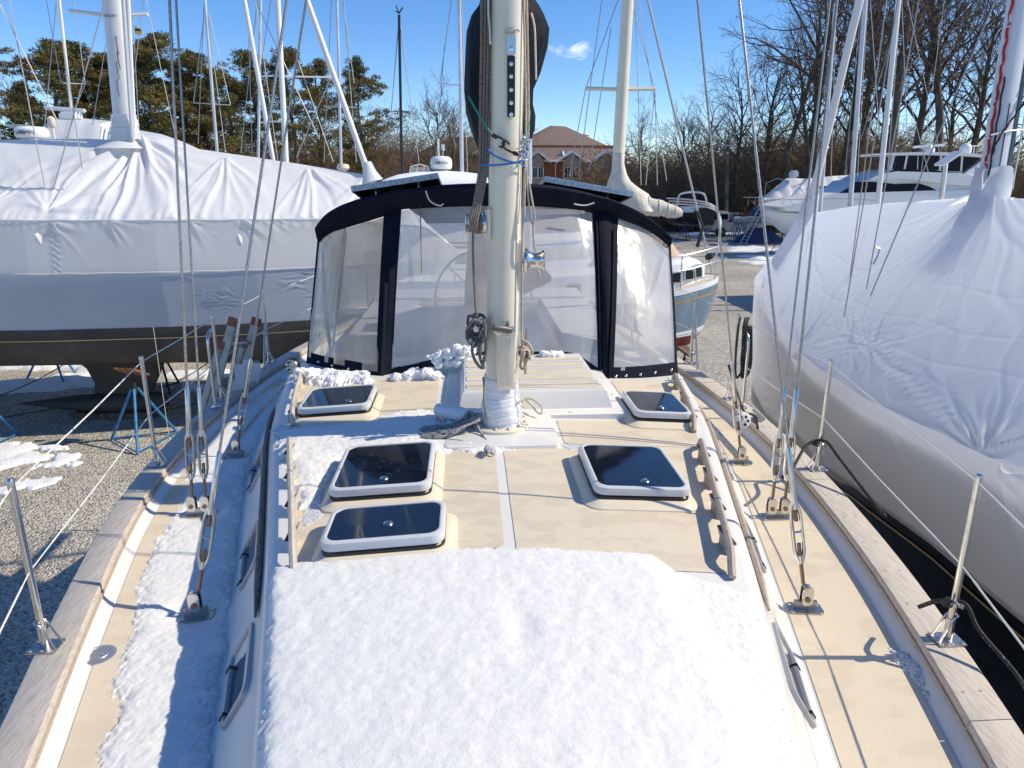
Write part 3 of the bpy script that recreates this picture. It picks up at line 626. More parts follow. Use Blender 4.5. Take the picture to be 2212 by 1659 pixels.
def chainplate(c, w_, l, rot=0):
    m = MB(); Mx = Matrix.Translation(c) @ Matrix.Rotation(rot, 4, 'Z')
    m.prism(rrect(-w_/2, -l/2, w_/2, l/2, .02), 0, .007, Mx); m.bbox((-w_*.33, -.009, 0), (w_*.33, .009, .045), .003, Mx)
    o = m.build('chainplate', M['steeldull'], boat)
    m = MB()
    for a in (-.4, .4):
        for b in (-.36, .36): m.lathe([(.008, .0065), (.007, .0095), (.001, .01)], Mx @ Vector((a*w_, b*l, 0)), n=8)
    m.build('screw', M['steel'], o, kind='stuff')
# left side
cz = ZD+.004
cf = atz(425, 1330, cz); chainplate(cf, .15, .085, .12); shroud(cf+Vector((0,0,.03)), (620, 0), 8.4, .0062)
cp = atz(432, 1112, cz); chainplate(cp, .20, .085, .05)
shroud(cp+Vector((-.037,0,.03)), (366, 0), 8.6, .0075, 3.93); shroud(cp+Vector((.037,0,.03)), (380, 0), 8.6, .006, 3.98)
ca = atz(512, 985, cz); chainplate(ca, .15, .085, 0); shroud(ca+Vector((0,0,.03)), (661, 0), 8.4, .0062)
# right side
cf = atz(1738, 1316, cz); chainplate(cf, .15, .085, -.12); shroud(cf+Vector((0,0,.03)), (1597, 0), 8.4, .0062)
cp = atz(1678, 1117, cz); chainplate(cp, .20, .085, 0)
shroud(cp+Vector((-.037,0,.03)), (1793, 0), 8.6, .006, 3.75); shroud(cp+Vector((.037,0,.03)), (1808, 0), 8.6, .0075, 3.8)
ca = atz(1600, 1000, cz); chainplate(ca, .15, .085, 0); shroud(ca+Vector((0,0,.03)), (1507, 0), 8.4, .0062)
# stanchions and lifelines
def stanchion(x, y, s, h=.70, brace=True):
    m = MB(); z = ZR+.036; m.tube([(x, y, z), (x, y, z+h)], .0128, 14); m.lathe([(.014, h-.012), (.0145, h-.004), (.010, h+.004), (.001, h+.006)], (x, y, z), n=14)
    m.tube([(x, y, z), (x, y, z+.10)], .0165, 14)
    o = m.build('stanchion', M['steel'], boat)
    m = MB(); m.prism(rrect(x-.055, y-.045, x+.055, y+.045, .008), z-.001, z+.005)
    o2 = m.build('base_plate', M['steeldull'], o)
    m = MB()
    for a in (-.042, 0, .042):
        for b in (-.03, .03): m.lathe([(.0075, .004), (.006, .009), (.001, .0095)], (x+a, y+b, z), n=8)
    if brace:
        for b in (-1, 1): m.tube(catmull([(x-s*.05, y+b*.025, z+.004), (x-s*.045, y+b*.024, z+.02), (x-s*.01, y+b*.02, z+.1), (x+s*.012, y+b*.016, z+.115), (x+s*.018, y, z+.116)], 4), .0042, 8)
    m.build('brace', M['steel'], o)
    return Vector((x, y, z+h-.03)), Vector((x, y, z+h*.47))
def lifeline(pts, r=.0036):
    for a, b in zip(pts[:-1], pts[1:]):
        m = MB(); mid = (a+b)/2-Vector((0, 0, .006)); m.tube([a, lerp(a, b, .12)], r*.75, 6); m.tube([lerp(a, b, .12), mid, lerp(a, b, .93)], r, 7); m.tube([lerp(a, b, .93), b], r*.75, 6)
        m.build('lifeline', M['coated'], boat)
Ls = [(-1.33, .95), (-1.807, 2.46), (-2.14, 4.31), (-2.18, 5.68), (-2.12, 6.9), (-1.85, 8.6)]
Rs = [(1.30, .80), (1.702, 2.29), (2.0, 3.98), (1.99, 5.45), (2.0, 6.6), (1.75, 8.6)]
tl = [stanchion(x, y, -1) for x, y in Ls]; lifeline([a for a, b in tl]); lifeline([b for a, b in tl])
tr = [stanchion(x, y, 1) for x, y in Rs]; lifeline([a for a, b in tr]); lifeline([b for a, b in tr])
for x, y in ((-2.16, 5.60), (1.985, 5.2)):                   # gate hoops beside the boarding gates
    s = -1 if x < 0 else 1; z = ZR+.036; m = MB(); yb = y-.13 if s < 0 else y
    m.tube(catmull([(x, yb, z), (x, yb, z+.3), (x, yb, z+.50), (x, yb+.02, z+.57), (x, yb+.07, z+.60), (x, yb+.12, z+.60)], 5), .0125, 12)
    m.lathe([(.04, 0), (.04, .006), (.022, .01), (.018, .03), (.0128, .035)], (x, yb, z), n=20); m.build('gate_hoop', M['steel'], boat)
m = MB(); m.tube([(-2.1, 6.9-.25, ZR+.04), (-2.12, 6.9, ZR+.45)], .011, 10); m.build('gate_brace', M['steel'], boat); m = MB(); m.tube([(1.99, 6.35, ZR+.04), (2.0, 6.58, ZR+.55)], .011, 10); m.build('gate_brace', M['steel'], boat)
# mooring cleats, genoa track, deck fill
for x, y, s in ((-2.16, 5.05, -1), (2.0, 4.92, 1)):
    m = MB(); z = ZR+.034; m.bbox((x-.03, y-.05, z), (x+.03, y+.05, z+.02), .008); m.tube([(x, y-.11, z+.045), (x, y-.05, z+.04), (x, y+.05, z+.04), (x, y+.11, z+.045)], [.008, .014, .014, .008], 8)
    m.tube([(x, y-.03, z), (x, y-.03, z+.04)], .013, 8); m.tube([(x, y+.03, z), (x, y+.03, z+.04)], .013, 8); m.build('mooring_cleat', M['alu'], boat)
for s, (xa, ya, xb, yb) in ((1, (1.665, 4.25, 1.72, 6.2)), (-1, (-1.83, 4.5, -1.86, 6.4))):
    m = MB(); a, b = Vector((xa, ya, ZD+.006)), Vector((xb, yb, ZD+.006)); d = (b-a).normalized(); u = Vector((-d.y, d.x, 0))
    m.loft([[a+u*k+Vector((0,0,h)) for k, h in ((-.016,0),(-.016,.012),(.016,.012),(.016,0))], [b+u*k+Vector((0,0,h)) for k, h in ((-.016,0),(-.016,.012),(.016,.012),(.016,0))]], closed=True, capa=True, capb=True, smooth=False)
    o = m.build('genoa_track', M['alu'], boat)
    m = MB()
    for t in np.arange(.05, 1.9, .05): m.lathe([(.006, .0118), (.006, .0128)], a+d*t, n=6)
    m.build('track_hole', M['gasket'], o, kind='stuff')
c = atz(215, 1415, ZD+.004); m = MB(); m.lathe([(.062, 0), (.062, .003), (.056, .006), (.05, .006), (.048, .004), (.035, .004), (.033, .006), (.001, .006)], c, n=32); o = m.build('deck_fill_cap', M['silverplate'], boat)
m = MB(); m.box((c.x-.016, c.y-.003, c.z+.0055), (c.x+.016, c.y+.003, c.z+.008)); m.build('key_slot', M['grey'], o)
text('FUEL', .012, (c.x, c.y-.018, c.z+.0062), (0, 0, 0), M['grey'], o, ext=.0005)
# companionway sea hood with ribbed treads
m = MB(); hx0, hx1, hy0, hy1 = -.20, .69, 4.14, 4.98; hz = 3.115
def hr(e, z, ef=None, tr_=0): 
    ef = e if ef is None else ef
    return [Vector((x, y, z)) for x, y in ((hx0-e+tr_, hy0-ef), (hx1+e-tr_*2.0, hy0-ef), (hx1+e-.0-tr_*0, hy0-ef), (hx1+e-.05, hy1), (hx0-e, hy1))]
def quad(x0, x1, y0, y1, z, xs=0): return [Vector((x0, y0, z)), Vector((x1, y0, z)), Vector((x1-xs, y1, z)), Vector((x0+xs*.2, y1, z))]
m.loft([quad(-.31, .82, 4.03, 5.1, hz-.045), quad(-.31, .82, 4.03, 5.1, hz+.012), quad(-.30, .81, 4.04, 5.1, hz+.018), quad(-.24, .745, 4.08, 5.1, hz+.022), quad(-.22, .72, 4.10, 5.1, hz+.03), quad(-.20, .685, 4.13, 5.1, hz+.125, .02), quad(-.19, .675, 4.14, 5.1, hz+.135, .02)], closed=True, capb=True, smooth=False)
hood = m.build('sea_hood', M['gelcoat'], boat)
zt2 = hz+.135
for y0, y1 in ((4.19, 4.31), (4.37, 4.49), (4.53, 4.63), (4.70, 4.80), (4.87, 4.95)):
    for x0, x1 in ((-.175, .655),):
        m = MB(); m.prism(rrect(x0, y0, x1-(y0-4.14)*.03, y1, .014), zt2, zt2+.006); m.build('tread_strip', M['nonskid'], hood)
for y in (4.16, 4.335, 4.51, 4.665, 4.835):
    m = MB(); m.tube([(-.185, y, zt2), (.67-(y-4.14)*.03, y, zt2)], .011, 8, sq=(1, 1)); m.build('rib', M['gelcoat'], hood)
m = MB()
for x in (-.25, .1, .45, .77): m.lathe([(.007, .0), (.005, .004), (.001, .004)], (x, 4.055, hz+.019), n=8)
for y in (4.4, 4.8): m.lathe([(.007, .0), (.005, .004), (.001, .004)], (.775, y, hz+.02), n=8)
m.build('screw', M['steeldull'], hood, kind='stuff')
# ------------------------------------------------------------------ dodger
base_px = [(665,780),(700,792),(740,801),(815,816),(845,806),(930,790),(1010,775),(1090,770),(1180,771),(1240,776),(1293,812),(1318,820),(1390,815),(1462,803)]
BP = [atz(*p, 3.085) if i < 5 or i > 9 else aty(*p, 5.06) for i, p in enumerate(base_px)]
BP[4] = Vector((BP[4].x, 5.12, 3.10)); BP[10] = Vector((BP[10].x, 5.02, 3.10))
TP = [aty(px, py, y) for (px, py, y) in ((688,522,6.0),(715,500,5.9),(760,484,5.8),(833,462,5.70),(862,450,5.68),(960,443,5.64),(1030,441,5.61),(1090,440,5.60),(1180,443,5.61),(1240,449,5.64),(1282,456,5.70),(1328,466,5.75),(1395,492,5.85),(1447,532,5.95))]
UP = [aty(px, py, y) for (px, py, y) in ((681,492,5.95),(706,462,5.82),(755,437,5.72),(825,420,5.62),(862,413,5.58),(960,403,5.54),(1030,400,5.51),(1090,399,5.50),(1180,403,5.52),(1240,412,5.55),(1282,421,5.6),(1328,434,5.65),(1395,466,5.78),(1449,512,5.90))]
def cr1(P, s):
    i = min(int(s), len(P)-2); t = s-i; a, b, c, d = P[max(i-1, 0)], P[i], P[i+1], P[min(i+2, len(P)-1)]
    return .5*((2*b)+(c-a)*t+(2*a-5*b+4*c-d)*t*t+(3*b-a-3*c+d)*t**3)
def DS(s, t, off=0.0):
    b = lerp(BP[min(int(s), 12)], BP[min(int(s), 12)+1], s-min(int(s), 12)) if 4 <= s <= 10.01 and False else cr1(BP, s)
    u = cr1(TP, s); p = lerp(b, u, t)
    return p + Vector((0, -1, .35)).normalized()*(.035*math.sin(math.pi*t)+off)
def dpatch(name, s0, s1, t0, t1, m, off, parent, n=(30, 30), wave=0, dark=None):
    P = np.zeros((n[0], n[1], 3))
    for i, s in enumerate(np.linspace(s0, s1, n[0])):
        for j, t in enumerate(np.linspace(t0, t1, n[1])):
            p = DS(s, t, off+wave*(float(fbm(s*1.6, t*1.1, 2, 4))-.5)); P[i, j] = p
    return gridmesh(name, P, m, parent)
dod = MB(); brow_rows = []
# the brow: padded roll above the windows, then the top running aft over bows
for s in np.linspace(0, 13, 70):
    a, b = cr1(TP, s), cr1(UP, s); n_ = Vector((0, -1, .2)).normalized(); row = []
    for t in np.linspace(-.10, 1, 9):
        bul = .05*math.sin(math.pi*min(1, max(0, t*.98+.02)))*(1 if True else 0)+.008 + .012*math.sin(t*9)
        row.append(lerp(a, b, t)+n_*bul)
    e = abs(s-6.5)/6.5
    for dy, dz in ((.1, .015), (.35, .0), (.7, -.03), (1.1, -.07), (1.6, -.14)):
        row.append(Vector((b.x, b.y+dy, b.z+dz*(1-e*e)-.02*dy)))
    brow_rows.append(row)
dod.loft(brow_rows); dodger = dod.build('dodger', M['navy'], boat)
sol = dodger.modifiers.new('s', 'SOLIDIFY'); sol.thickness = .004
dpatch('window_pane', 0.05, 3.0, .035, .985, M['vinylyellow'], .000, dodger, wave=.05)
dpatch('window_pane', 4.05, 10.0, .03, .985, M['vinyl'], .000, dodger, n=(60, 30), wave=.02)
dpatch('window_pane', 11.1, 12.97, .05, .985, M['vinyl'], .000, dodger, wave=.015)
# canvas borders
def band(s0, s1, t0, t1, off=.004, m='navy', n=(16, 24)): return dpatch('canvas_border', s0, s1, t0, t1, M[m], off, dodger, n=n)
band(2.93, 4.08, -.01, 1.0); band(9.93, 11.12, -.01, 1.0)
band(-.02, .16, 0, 1.0); band(12.9, 13.02, 0, 1.0)
band(0, 2.95, -.03, .075, n=(30, 4)); band(11.08, 13, -.03, .07, n=(30, 4)); band(4.05, 9.95, -.012, .035, n=(40, 4))
# zips and straps on the two corner bands
for s, t0, t1 in ((3.35, .0, .55), (3.75, .0, .6), (10.1, .0, .93), (10.95, .0, .9)):
    P = [DS(s, t, .010) for t in np.linspace(t0, t1, 30)]; m = MB(); m.tube(P, .011, 6, sq=(.5, 1.3)); zp = m.build('zipper', M['blackplastic'], dodger)
for s0, s1 in ((3.55, 4.02), (10.25, 10.85)):
    P = np.array([[DS(lerp(s0, s1, u), t, .012+.010*math.sin(math.pi*u)) for t in np.linspace(-.04, .99 if s0 > 5 else .62, 20)] for u in np.linspace(0, 1, 6)]); gridmesh('zip_flap', P, M['navy'], dodger)
for s, t in [(x, .022) for x in (.7, 1.5, 2.2, 2.75)]+[(x, .018) for x in (11.2, 11.5, 11.9, 12.3, 12.75)]+[(10.2, .03), (10.6, -.005), (6.9, 1.06)]:
    p = DS(s, t, .012); m = MB(); m.lathe([(.010, -.004), (.010, .002), (.006, .005), (.001, .005)], p, (0, -1, .3), 12); m.build('snap', M['steel'], dodger)
# white roll-up ties hanging under the brow
for pts, y in (((920,412),(924,425),(930,435),(942,442),(952,444),(958,440)), 5.50), (((1240,440),(1252,443),(1268,443),(1284,438)), 5.52):
    m = MB(); m.tube(catmull([aty(px, py, y-.03) for px, py in pts], 5), .006, 6); m.build('window_tie', M['ropewhite'], dodger)
m = MB(); m.tube([aty(908, 448, 5.6), aty(911, 590, 5.35)], .004, 6); m.build('cord', M['ropebrown'], dodger)
# dodger side curtains aft of the windscreen
for s, i in ((-1, 0), (1, 13)):
    P = np.array([[lerp(BP[i], TP[i], t)+Vector((s*.03*u, 1.5*u, .08*(1-t)*u-.05*u)) for t in np.linspace(0, 1, 8)] for u in np.linspace(0.02, 1, 10)])
    gridmesh('side_curtain', P, M['vinyl'], dodger)
    for u in (.02, 1):
        m = MB(); m.tube([lerp(BP[i], TP[i], t)+Vector((s*.03*u, 1.5*u, .08*(1-t)*u-.05*u)) for t in np.linspace(-.03, 1.03, 8)], .016, 8); m.build('canvas_border', M['navy'], dodger)
m = MB()
for yo, zo in ((.15, -.03), (1.45, -.06)): m.tube([cr1(UP, s)+Vector((0, yo, zo)) for s in np.linspace(0, 13, 30)], .0125, 8)
for i, s in ((0, -1), (13, 1)):
    m.tube([UP[i]+Vector((0, .15, -.03)), Vector((BP[i].x*1.02, 6.7, 2.78))], .0125, 8); m.tube([UP[i]+Vector((0, 1.45, -.06)), Vector((BP[i].x*1.02, 6.7, 2.78))], .0125, 8)
m.build('dodger_bow', M['steel'], dodger)
# solar panels on the dodger top
def solar(p0, p1, y, inner):
    """front edge p0->p1 (pixels of its upper corners) at distance y, pitched down going aft"""
    a, b = aty(*p0, y), aty(*p1, y); back = Vector((0, .98, -.15)); ex = (b-a); ln = ex.length; ex.normalize(); n_ = ex.cross(back).normalized(); n_ = n_ if n_.z > 0 else -n_
    back = n_.cross(ex).normalized(); back = back if back.y > 0 else -back
    Mx = Matrix(((ex.x, back.x, n_.x, a.x), (ex.y, back.y, n_.y, a.y), (ex.z, back.z, n_.z, a.z), (0,0,0,1))); W_, D_, T = ln, .8, .044
    f = MB()
    for q in (((0,0,-T),(W_,.022,0)), ((0,D_-.022,-T),(W_,D_,0)), ((0,.022,-T),(.022,D_-.022,0)), ((W_-.022,.022,-T),(W_,D_-.022,0))): f.box(*q, Mx)
    for h in (-.012, -.024): f.box((0, -.002, h-.002), (W_, .0, h+.002), Mx)
    o = f.build('solar_panel', M['alu'], boat)
    m = MB(); m.box((.022, .022, -.008), (W_-.022, D_-.022, -.003), Mx); m.build('cell_sheet', M['cell'], o)
    m = MB(); m.box((.022, .022, -.012), (W_-.022, D_-.022, -.009), Mx); m.build('back_sheet', M['panelback'], o)
    m = MB(); m.bbox((W_*.4, .3, -.035), (W_*.4+.12, .42, -.012), .004, Mx); m.build('junction_box', M['blackplastic'], o)
    m = MB()
    for u in (.25, .75): m.tube([Mx @ Vector((u*W_, 0.05, -.03)), Mx @ Vector((u*W_, .95, -.03))], .012, 8); m.tube([Mx @ Vector((u*W_, .12, -.03)), Mx @ Vector((u*W_, .12, -.11))], .008, 6)
    m.build('mount_rail', M['alu'], o)
    m = MB(); m.tube(catmull([Mx @ Vector((.1*W_, .05, -.03)), Mx @ Vector((.3*W_, .06, -.055)), Mx @ Vector((.5*W_, .05, -.04)), Mx @ Vector((.8*W_, .06, -.06)), Mx @ Vector((.95*W_, .1, -.04))], 5), .004, 6); m.build('cable', M['blackplastic'], o)
solar((757, 402), (945, 373), 5.75, 1); solar((1178, 380), (1369, 413), 5.7, 0)
# boom with the mainsail in a black cover
LV = [(-12, 1040, 1150), (0, 1038,1154),(14,1032,1164),(31,1018,1173),(63,1008,1186),(98,1006,1181),(154,1004,1166),(196,1004,1152),(225,1007,1152),(252,1016,1155),(280,1024,1153),(300,1030,1147),(318,1036,1140)]
m = MB(); secs = []
for py, xl, xr in LV:
    a, b = aty(xl, py, 4.35), aty(xr, py, 4.35); z = a.z; row = []
    for k in range(36):
        t = 2*math.pi*k/36; c, s_ = math.cos(t), math.sin(t); cx_ = (a.x+b.x)/2; hx = (b.x-a.x)/2
        fold = 1+.035*math.sin(k*2.3+z*9)+.03*math.sin(k*4.1-z*13)
        fy = .33 if s_ < 0 else 3.2*max(.25, 1-abs(z-4.95)*.9)
        row.append(Vector((cx_+hx*fold*math.copysign(abs(c)**.75, c) if s_ < .3 else cx_+hx*c*.9, 4.42+fy*s_*(1 if s_ > 0 else fold), z)))
    secs.append(row)
zt3 = secs[0][0].z
tops = [[Vector((lerp(p.x, .08, q), lerp(p.y, 4.35, q*.8), zt3+dz)) for p in secs[0]] for q, dz in ((.5, .5), (.72, .95), (.8, 1.3))]
m.loft(tops[::-1]+secs, closed=True, capa=True, capb=True)
m.build('sail_cover', M['black'], boat)
m = MB(); m.tube([(.05, 4.05, 4.85), (.02, 8.4, 5.0)], .07, 14, sq=(.8, 1.2)); m.build('boom', M['mast'], boat)
# cockpit behind the dodger, seen through the windows
m = MB(); m.bbox((-1.45, 6.0, 2.5), (-.75, 9.6, 2.95), .06); m.bbox((.75, 6.0, 2.5), (1.45, 9.6, 2.95), .06); m.bbox((-1.45, 9.3, 2.5), (1.45, 10.2, 2.98), .06); m.bbox((-.8, 5.62, 2.45), (.8, 5.9, 3.02), .05)
m.loft([[Vector((x, y, z)) for x, z in ((-1.0, 2.5), (-.9, 3.18), (-.6, 3.26), (.1, 3.26), (.3, 3.1), (.4, 2.5))] for y in (6.5, 7.1)], capa=True, capb=True); m.build('cockpit', M['interior'], boat)
c = Vector((.02, 8.2, 3.15)); m = MB(); m.tube([c+Vector((.56*math.cos(t), 0, .56*math.sin(t))) for t in np.linspace(0, 2*math.pi, 48)[:-1]], .014, 8, closed=True)
for k in range(6): t = 2*math.pi*k/6+.3; m.tube([c, c+Vector((.56*math.cos(t), 0, .56*math.sin(t)))], .008, 6)
m.tube([c, c+Vector((0, -.15, 0))], .04, 12); m.build('steering_wheel', M['steel'], boat)
m = MB(); m.loft([oval(.12, .1, .02, 7.9, 2.4, 16), oval(.1, .09, .02, 7.9, 3.2, 16)], closed=True, capb=True); m.build('pedestal', M['interior'], boat)
A = lambda px, py: aty(px, py, 7.3)
m = MB(); o_ = [A(*p) for p in ((1012,500),(1010,560),(1004,620),(1003,680),(1020,705),(1060,720),(1090,700),(1100,660),(1124,640),(1190,608),(1192,598),(1170,575),(1120,520),(1090,496))]
m.loft([[p for p in o_], [p+Vector((0, .45, 0)) for p in o_]], closed=True, capa=True, capb=True); m.build('binnacle_cover', M['navy'], boat)
# ------------------------------------------------------------------ snow
def sdf_poly(X, Y, poly):
    P = np.array(poly, float); n = len(P); d = np.full(X.shape, 1e9); ins = np.zeros(X.shape, bool)
    for i in range(n):
        a, b = P[i], P[(i+1) % n]; e = b-a; wx, wy = X-a[0], Y-a[1]; t = np.clip((wx*e[0]+wy*e[1])/max(e@e, 1e-9), 0, 1)
        d = np.minimum(d, np.hypot(wx-e[0]*t, wy-e[1]*t))
        c = ((a[1] > Y) != (b[1] > Y)) & (X < (b[0]-a[0])*(Y-a[1])/(b[1]-a[1]+1e-12)+a[0]); ins ^= c
    return np.where(ins, d, -d)
def snow(name, poly, zf, res, th, edge, m, label, cat='snow', rough=.5, wob=.05, seed=0, extra=None, parent=None, nscale=9):
    P = np.array(poly); x0, y0 = P.min(0)-.05; x1, y1 = P.max(0)+.05
    X, Y = np.meshgrid(np.arange(x0, x1, res), np.arange(y0, y1, res), indexing='ij')
    s = sdf_poly(X, Y, poly) + wob*(fbm(X*nscale, Y*nscale, 4, seed)-.5)*2 + wob*.5*(fbm(X*38, Y*38, 3, seed+5)-.5)*2 + wob*.4*(vnoise(X*115, Y*115, seed+6)-.5)*2
    T = th*(1-np.exp(-np.clip(s, 0, None)/edge)) 
    big = fbm(X*7, Y*7, 3, seed+2); sm = fbm(X*24, Y*24, 3, seed+3); fine = fbm(X*110, Y*110, 2, seed+4)
    T = T*(1-rough+rough*2*(.5*big+.35*sm+.15*fine))
    if extra is not None: T = extra(X, Y, T)
    Z = zf(X, Y)+T-.002
    cell = (s > 0) & (T > .0015); k = cell[:-1,:-1] | cell[1:,:-1] | cell[1:,1:] | cell[:-1,1:]
    Z = np.where(cell, Z, zf(X, Y)-.004)
    o = gridmesh(name, np.stack([X, Y, Z], -1), m, parent, 'stuff', label, keep=k); o['category'] = cat; return o
def holes(lst):
    def f(X, Y, T):
        for (cx, cy, r, d) in lst: T = T*(1-d*np.exp(-(((X-cx)**2+(Y-cy)**2)/r**2)**2))
        return T
    return f
zt_ = lambda X, Y: ZC(Y)-.055*(X/cabw(X, Y))**2+.004
el = [(-float(CLf(y))-.0, y) for y in (1.0, 1.4, 1.8, 2.2, 2.5)]
def fr_extra(X, Y, T):
    d = fbm(X*16, Y*16, 3, 31); T = T*(.93+.14*d); T = T-.012*np.exp(-(((X-.0)/.05)**2+((Y-1.98)/.10)**2))
    # thinning to a crusty film towards the starboard side
    q = sstep(.44, .70, X+.10*(fbm(X*6, Y*6, 3, 8)-.5)*2 - (2.2-Y)*.02); blob = np.exp(-(((X-.48)/.10)**2+((Y-1.75)/.32)**2)**1.5)
    T = T*(1-.80*q*(1-blob)); return T+.0035*q*(vnoise(X*90, Y*90, 5)-.2)+.0025*(fbm(X*22, Y*22, 2, 61)-.5)
el = [(-float(CLf(y))+.01, y) for y in (1.0, 1.4, 1.8, 2.2, 2.49)]
snow('snow', el+[(-.6,2.50),(-.2,2.49),(.2,2.465),(.56,2.44),(.60,2.33),(.86,2.22),(.83,2.1),(.74,1.7),(.70,1.4),(.64,1.0)], zt_, .006, .028, .014, M['snow'], 'deep bumpy snow blanket covering the front of the cream cabin top', rough=.17, wob=.014, seed=1, extra=fr_extra)
snow('snow', [(-1.37,4.2),(-1.2,4.06),(-.75,4.06),(-.62,4.20),(-.45,4.25),(-.33,4.12),(-.30,3.82),(-.12,3.66),(.10,3.58),(.05,3.50),(-.25,3.50),(-.33,3.46),(-.45,3.54),(-.82,3.52),(-.86,3.25),(-.84,2.98),(-.93,2.98),(-1.06,3.3),(-1.22,3.75)], zt_, .007, .022, .035, M['snow'], 'shaded snow patch on the cabin top left of the cream mast', rough=.6, wob=.05, seed=11)
zd_ = lambda X, Y: np.full_like(X, ZD+.006)
lf = [(-float(CLf(y))-.20, y) for y in np.linspace(1.1, 6.3, 14)]; cov = itp([(1,.74),(2.2,.72),(2.7,.82),(3.3,.90),(3.6,.78),(4.0,.78),(4.4,.92),(5,1.02),(6.3,1.05)])
rt = [(-lerp(float(CLf(y))+.22, float(OL(y))-.2, float(cov(y))), y) for y in np.linspace(6.3, 1.1, 22)]
def ex_deck(X, Y, T):
    for cx, cy in [tuple(atz(px, py, ZD)[:2]) for px, py in ((425, 1330), (432, 1112), (512, 985))]: T = T*(1-np.exp(-((np.hypot((X-cx)/1.15, Y-cy))/.13)**4))
    wd = np.exp(-np.clip(-X-CLf(Y)-.2, 0, 1)/.09); T = T*(.62+1.2*wd*fbm(X*5, Y*5, 3, 3)*1.6)
    return T*np.where(Y > 4.6, .35, 1)
snow('snow', lf+rt, zd_, .0065, .034, .05, M['snow'], 'trodden snow lying along the left side deck of the cream boat', rough=.45, wob=.045, seed=21, extra=ex_deck, nscale=6)
snow('snow', [(-1.45,5.35),(-1.15,5.2),(-.9,5.04),(-.86,4.9),(-1.1,4.85),(-1.35,5.0),(-1.48,5.1)], zt_, .008, .07, .05, M['snowclump'], 'lumpy snow ridge under the left dodger window corner', rough=.9, wob=.05, seed=31)
def clumps(name, pts, label, seed, m='snowclump'):
    r_ = random.Random(seed); b = bmesh.new()
    for (x, y, z, r) in pts:
        q = bmesh.ops.create_icosphere(b, subdivisions=3, radius=1)
        vs = np.array([v.co[:] for v in q['verts']]); n_ = fbm(vs[:,0]*2.2+r_.random()*50, vs[:,1]*2.2+vs[:,2]*2.7, 4, seed)
        k = .62+.85*n_
        for v, kk in zip(q['verts'], k): c = v.co*kk; v.co = Vector((x+c.x*r*1.15, y+c.y*r, z+c.z*r*.72))
    me = bpy.data.meshes.new(name); b.to_mesh(me); b.free(); me.polygons.foreach_set('use_smooth', [True]*len(me.polygons))
    o = link(name, me, M[m], None, 'stuff', label); o['category'] = 'snow'
    md = o.modifiers.new('merge', 'REMESH'); md.mode = 'VOXEL'; md.voxel_size = .0045; md.use_smooth_shade = True
    t = bpy.data.textures.new('crumb', 'CLOUDS'); t.noise_scale = .022; t.noise_depth = 3
    md = o.modifiers.new('crumb', 'DISPLACE'); md.texture = t; md.strength = .022; md.mid_level = .5; md.texture_coords = 'LOCAL'
    return o
def spread(px0, px1, py0, py1, y, n, r, seed, z=None):
    r_ = random.Random(seed); o = []
    for _ in range(n):
        px, py = r_.uniform(px0, px1), r_.uniform(py0, py1); p = aty(px, py, y+r_.uniform(-.04, .04)); o.append((p.x, p.y, p.z, r*(.5+r_.random())))
    return o
clumps('snow', spread(878, 950, 803, 824, 4.96, 60, .034, 3)+spread(850, 885, 812, 826, 4.95, 24, .022, 4), 'rounded snow lump at the foot of the middle dodger window', 5)
clumps('snow', spread(940, 1012, 757, 790, 4.98, 100, .020, 6)+spread(980, 1022, 748, 766, 4.98, 30, .022, 7)+spread(925, 950, 768, 775, 4.98, 8, .010, 8), 'crumbly snow stuck to the window just left of the mast', 9)
clumps('snow', spread(1160, 1232, 776, 786, 5.0, 60, .022, 10)+spread(1170, 1218, 762, 778, 5.0, 40, .020, 20), 'small heap of crumbly snow on the ribbed hood right of the mast', 12)
clumps('snow', spread(640, 665, 798, 810, 5.15, 20, .022, 14)+spread(665, 790, 806, 826, 5.02, 90, .024, 15), 'row of snow lumps below the left dodger window', 16)
clumps('snow', spread(1445, 1470, 815, 822, 4.9, 10, .012, 17), 'few snow crumbs by the right dodger corner', 18)
snow('ice', [(1.52,2.35),(1.60,2.3),(1.66,2.05),(1.62,1.85),(1.55,1.75),(1.50,1.85),(1.50,2.1)], lambda X, Y: np.full_like(X, ZD+.005), .005, .022, .03, M['ice'], 'grainy ice along the foot of the right bulwark', 'ice', rough=.9, wob=.03, seed=41)
snow('ice', [(.30,3.60),(.75,3.60),(.75,3.49),(.62,3.46),(.45,3.45)], zt_, .006, .007, .02, M['ice'], 'thin melting ice behind the right square hatch', 'ice', rough=.9, wob=.035, seed=43)
snow('ice', [(-.9,3.0),(-.83,3.05),(-.80,2.85),(-.86,2.78),(-.93,2.85)], zt_, .006, .006, .02, M['ice'], 'melting ice beside the left weathered handrail', 'ice', rough=.9, wob=.03, seed=45)
# ------------------------------------------------------------------ ropes and loose gear on the boat
def rope(name, strands, r, m, label, cat='rope', n=8, group=None):
    b = MB()
    for s in strands: b.tube(catmull(s, 6), r, n)
    o = b.build(name, M[m], None, label=label, sharp=None); tag(o, None, cat, group); return o
Y0 = 3.70
def A(px, py, y=Y0): return aty(px, py, y)
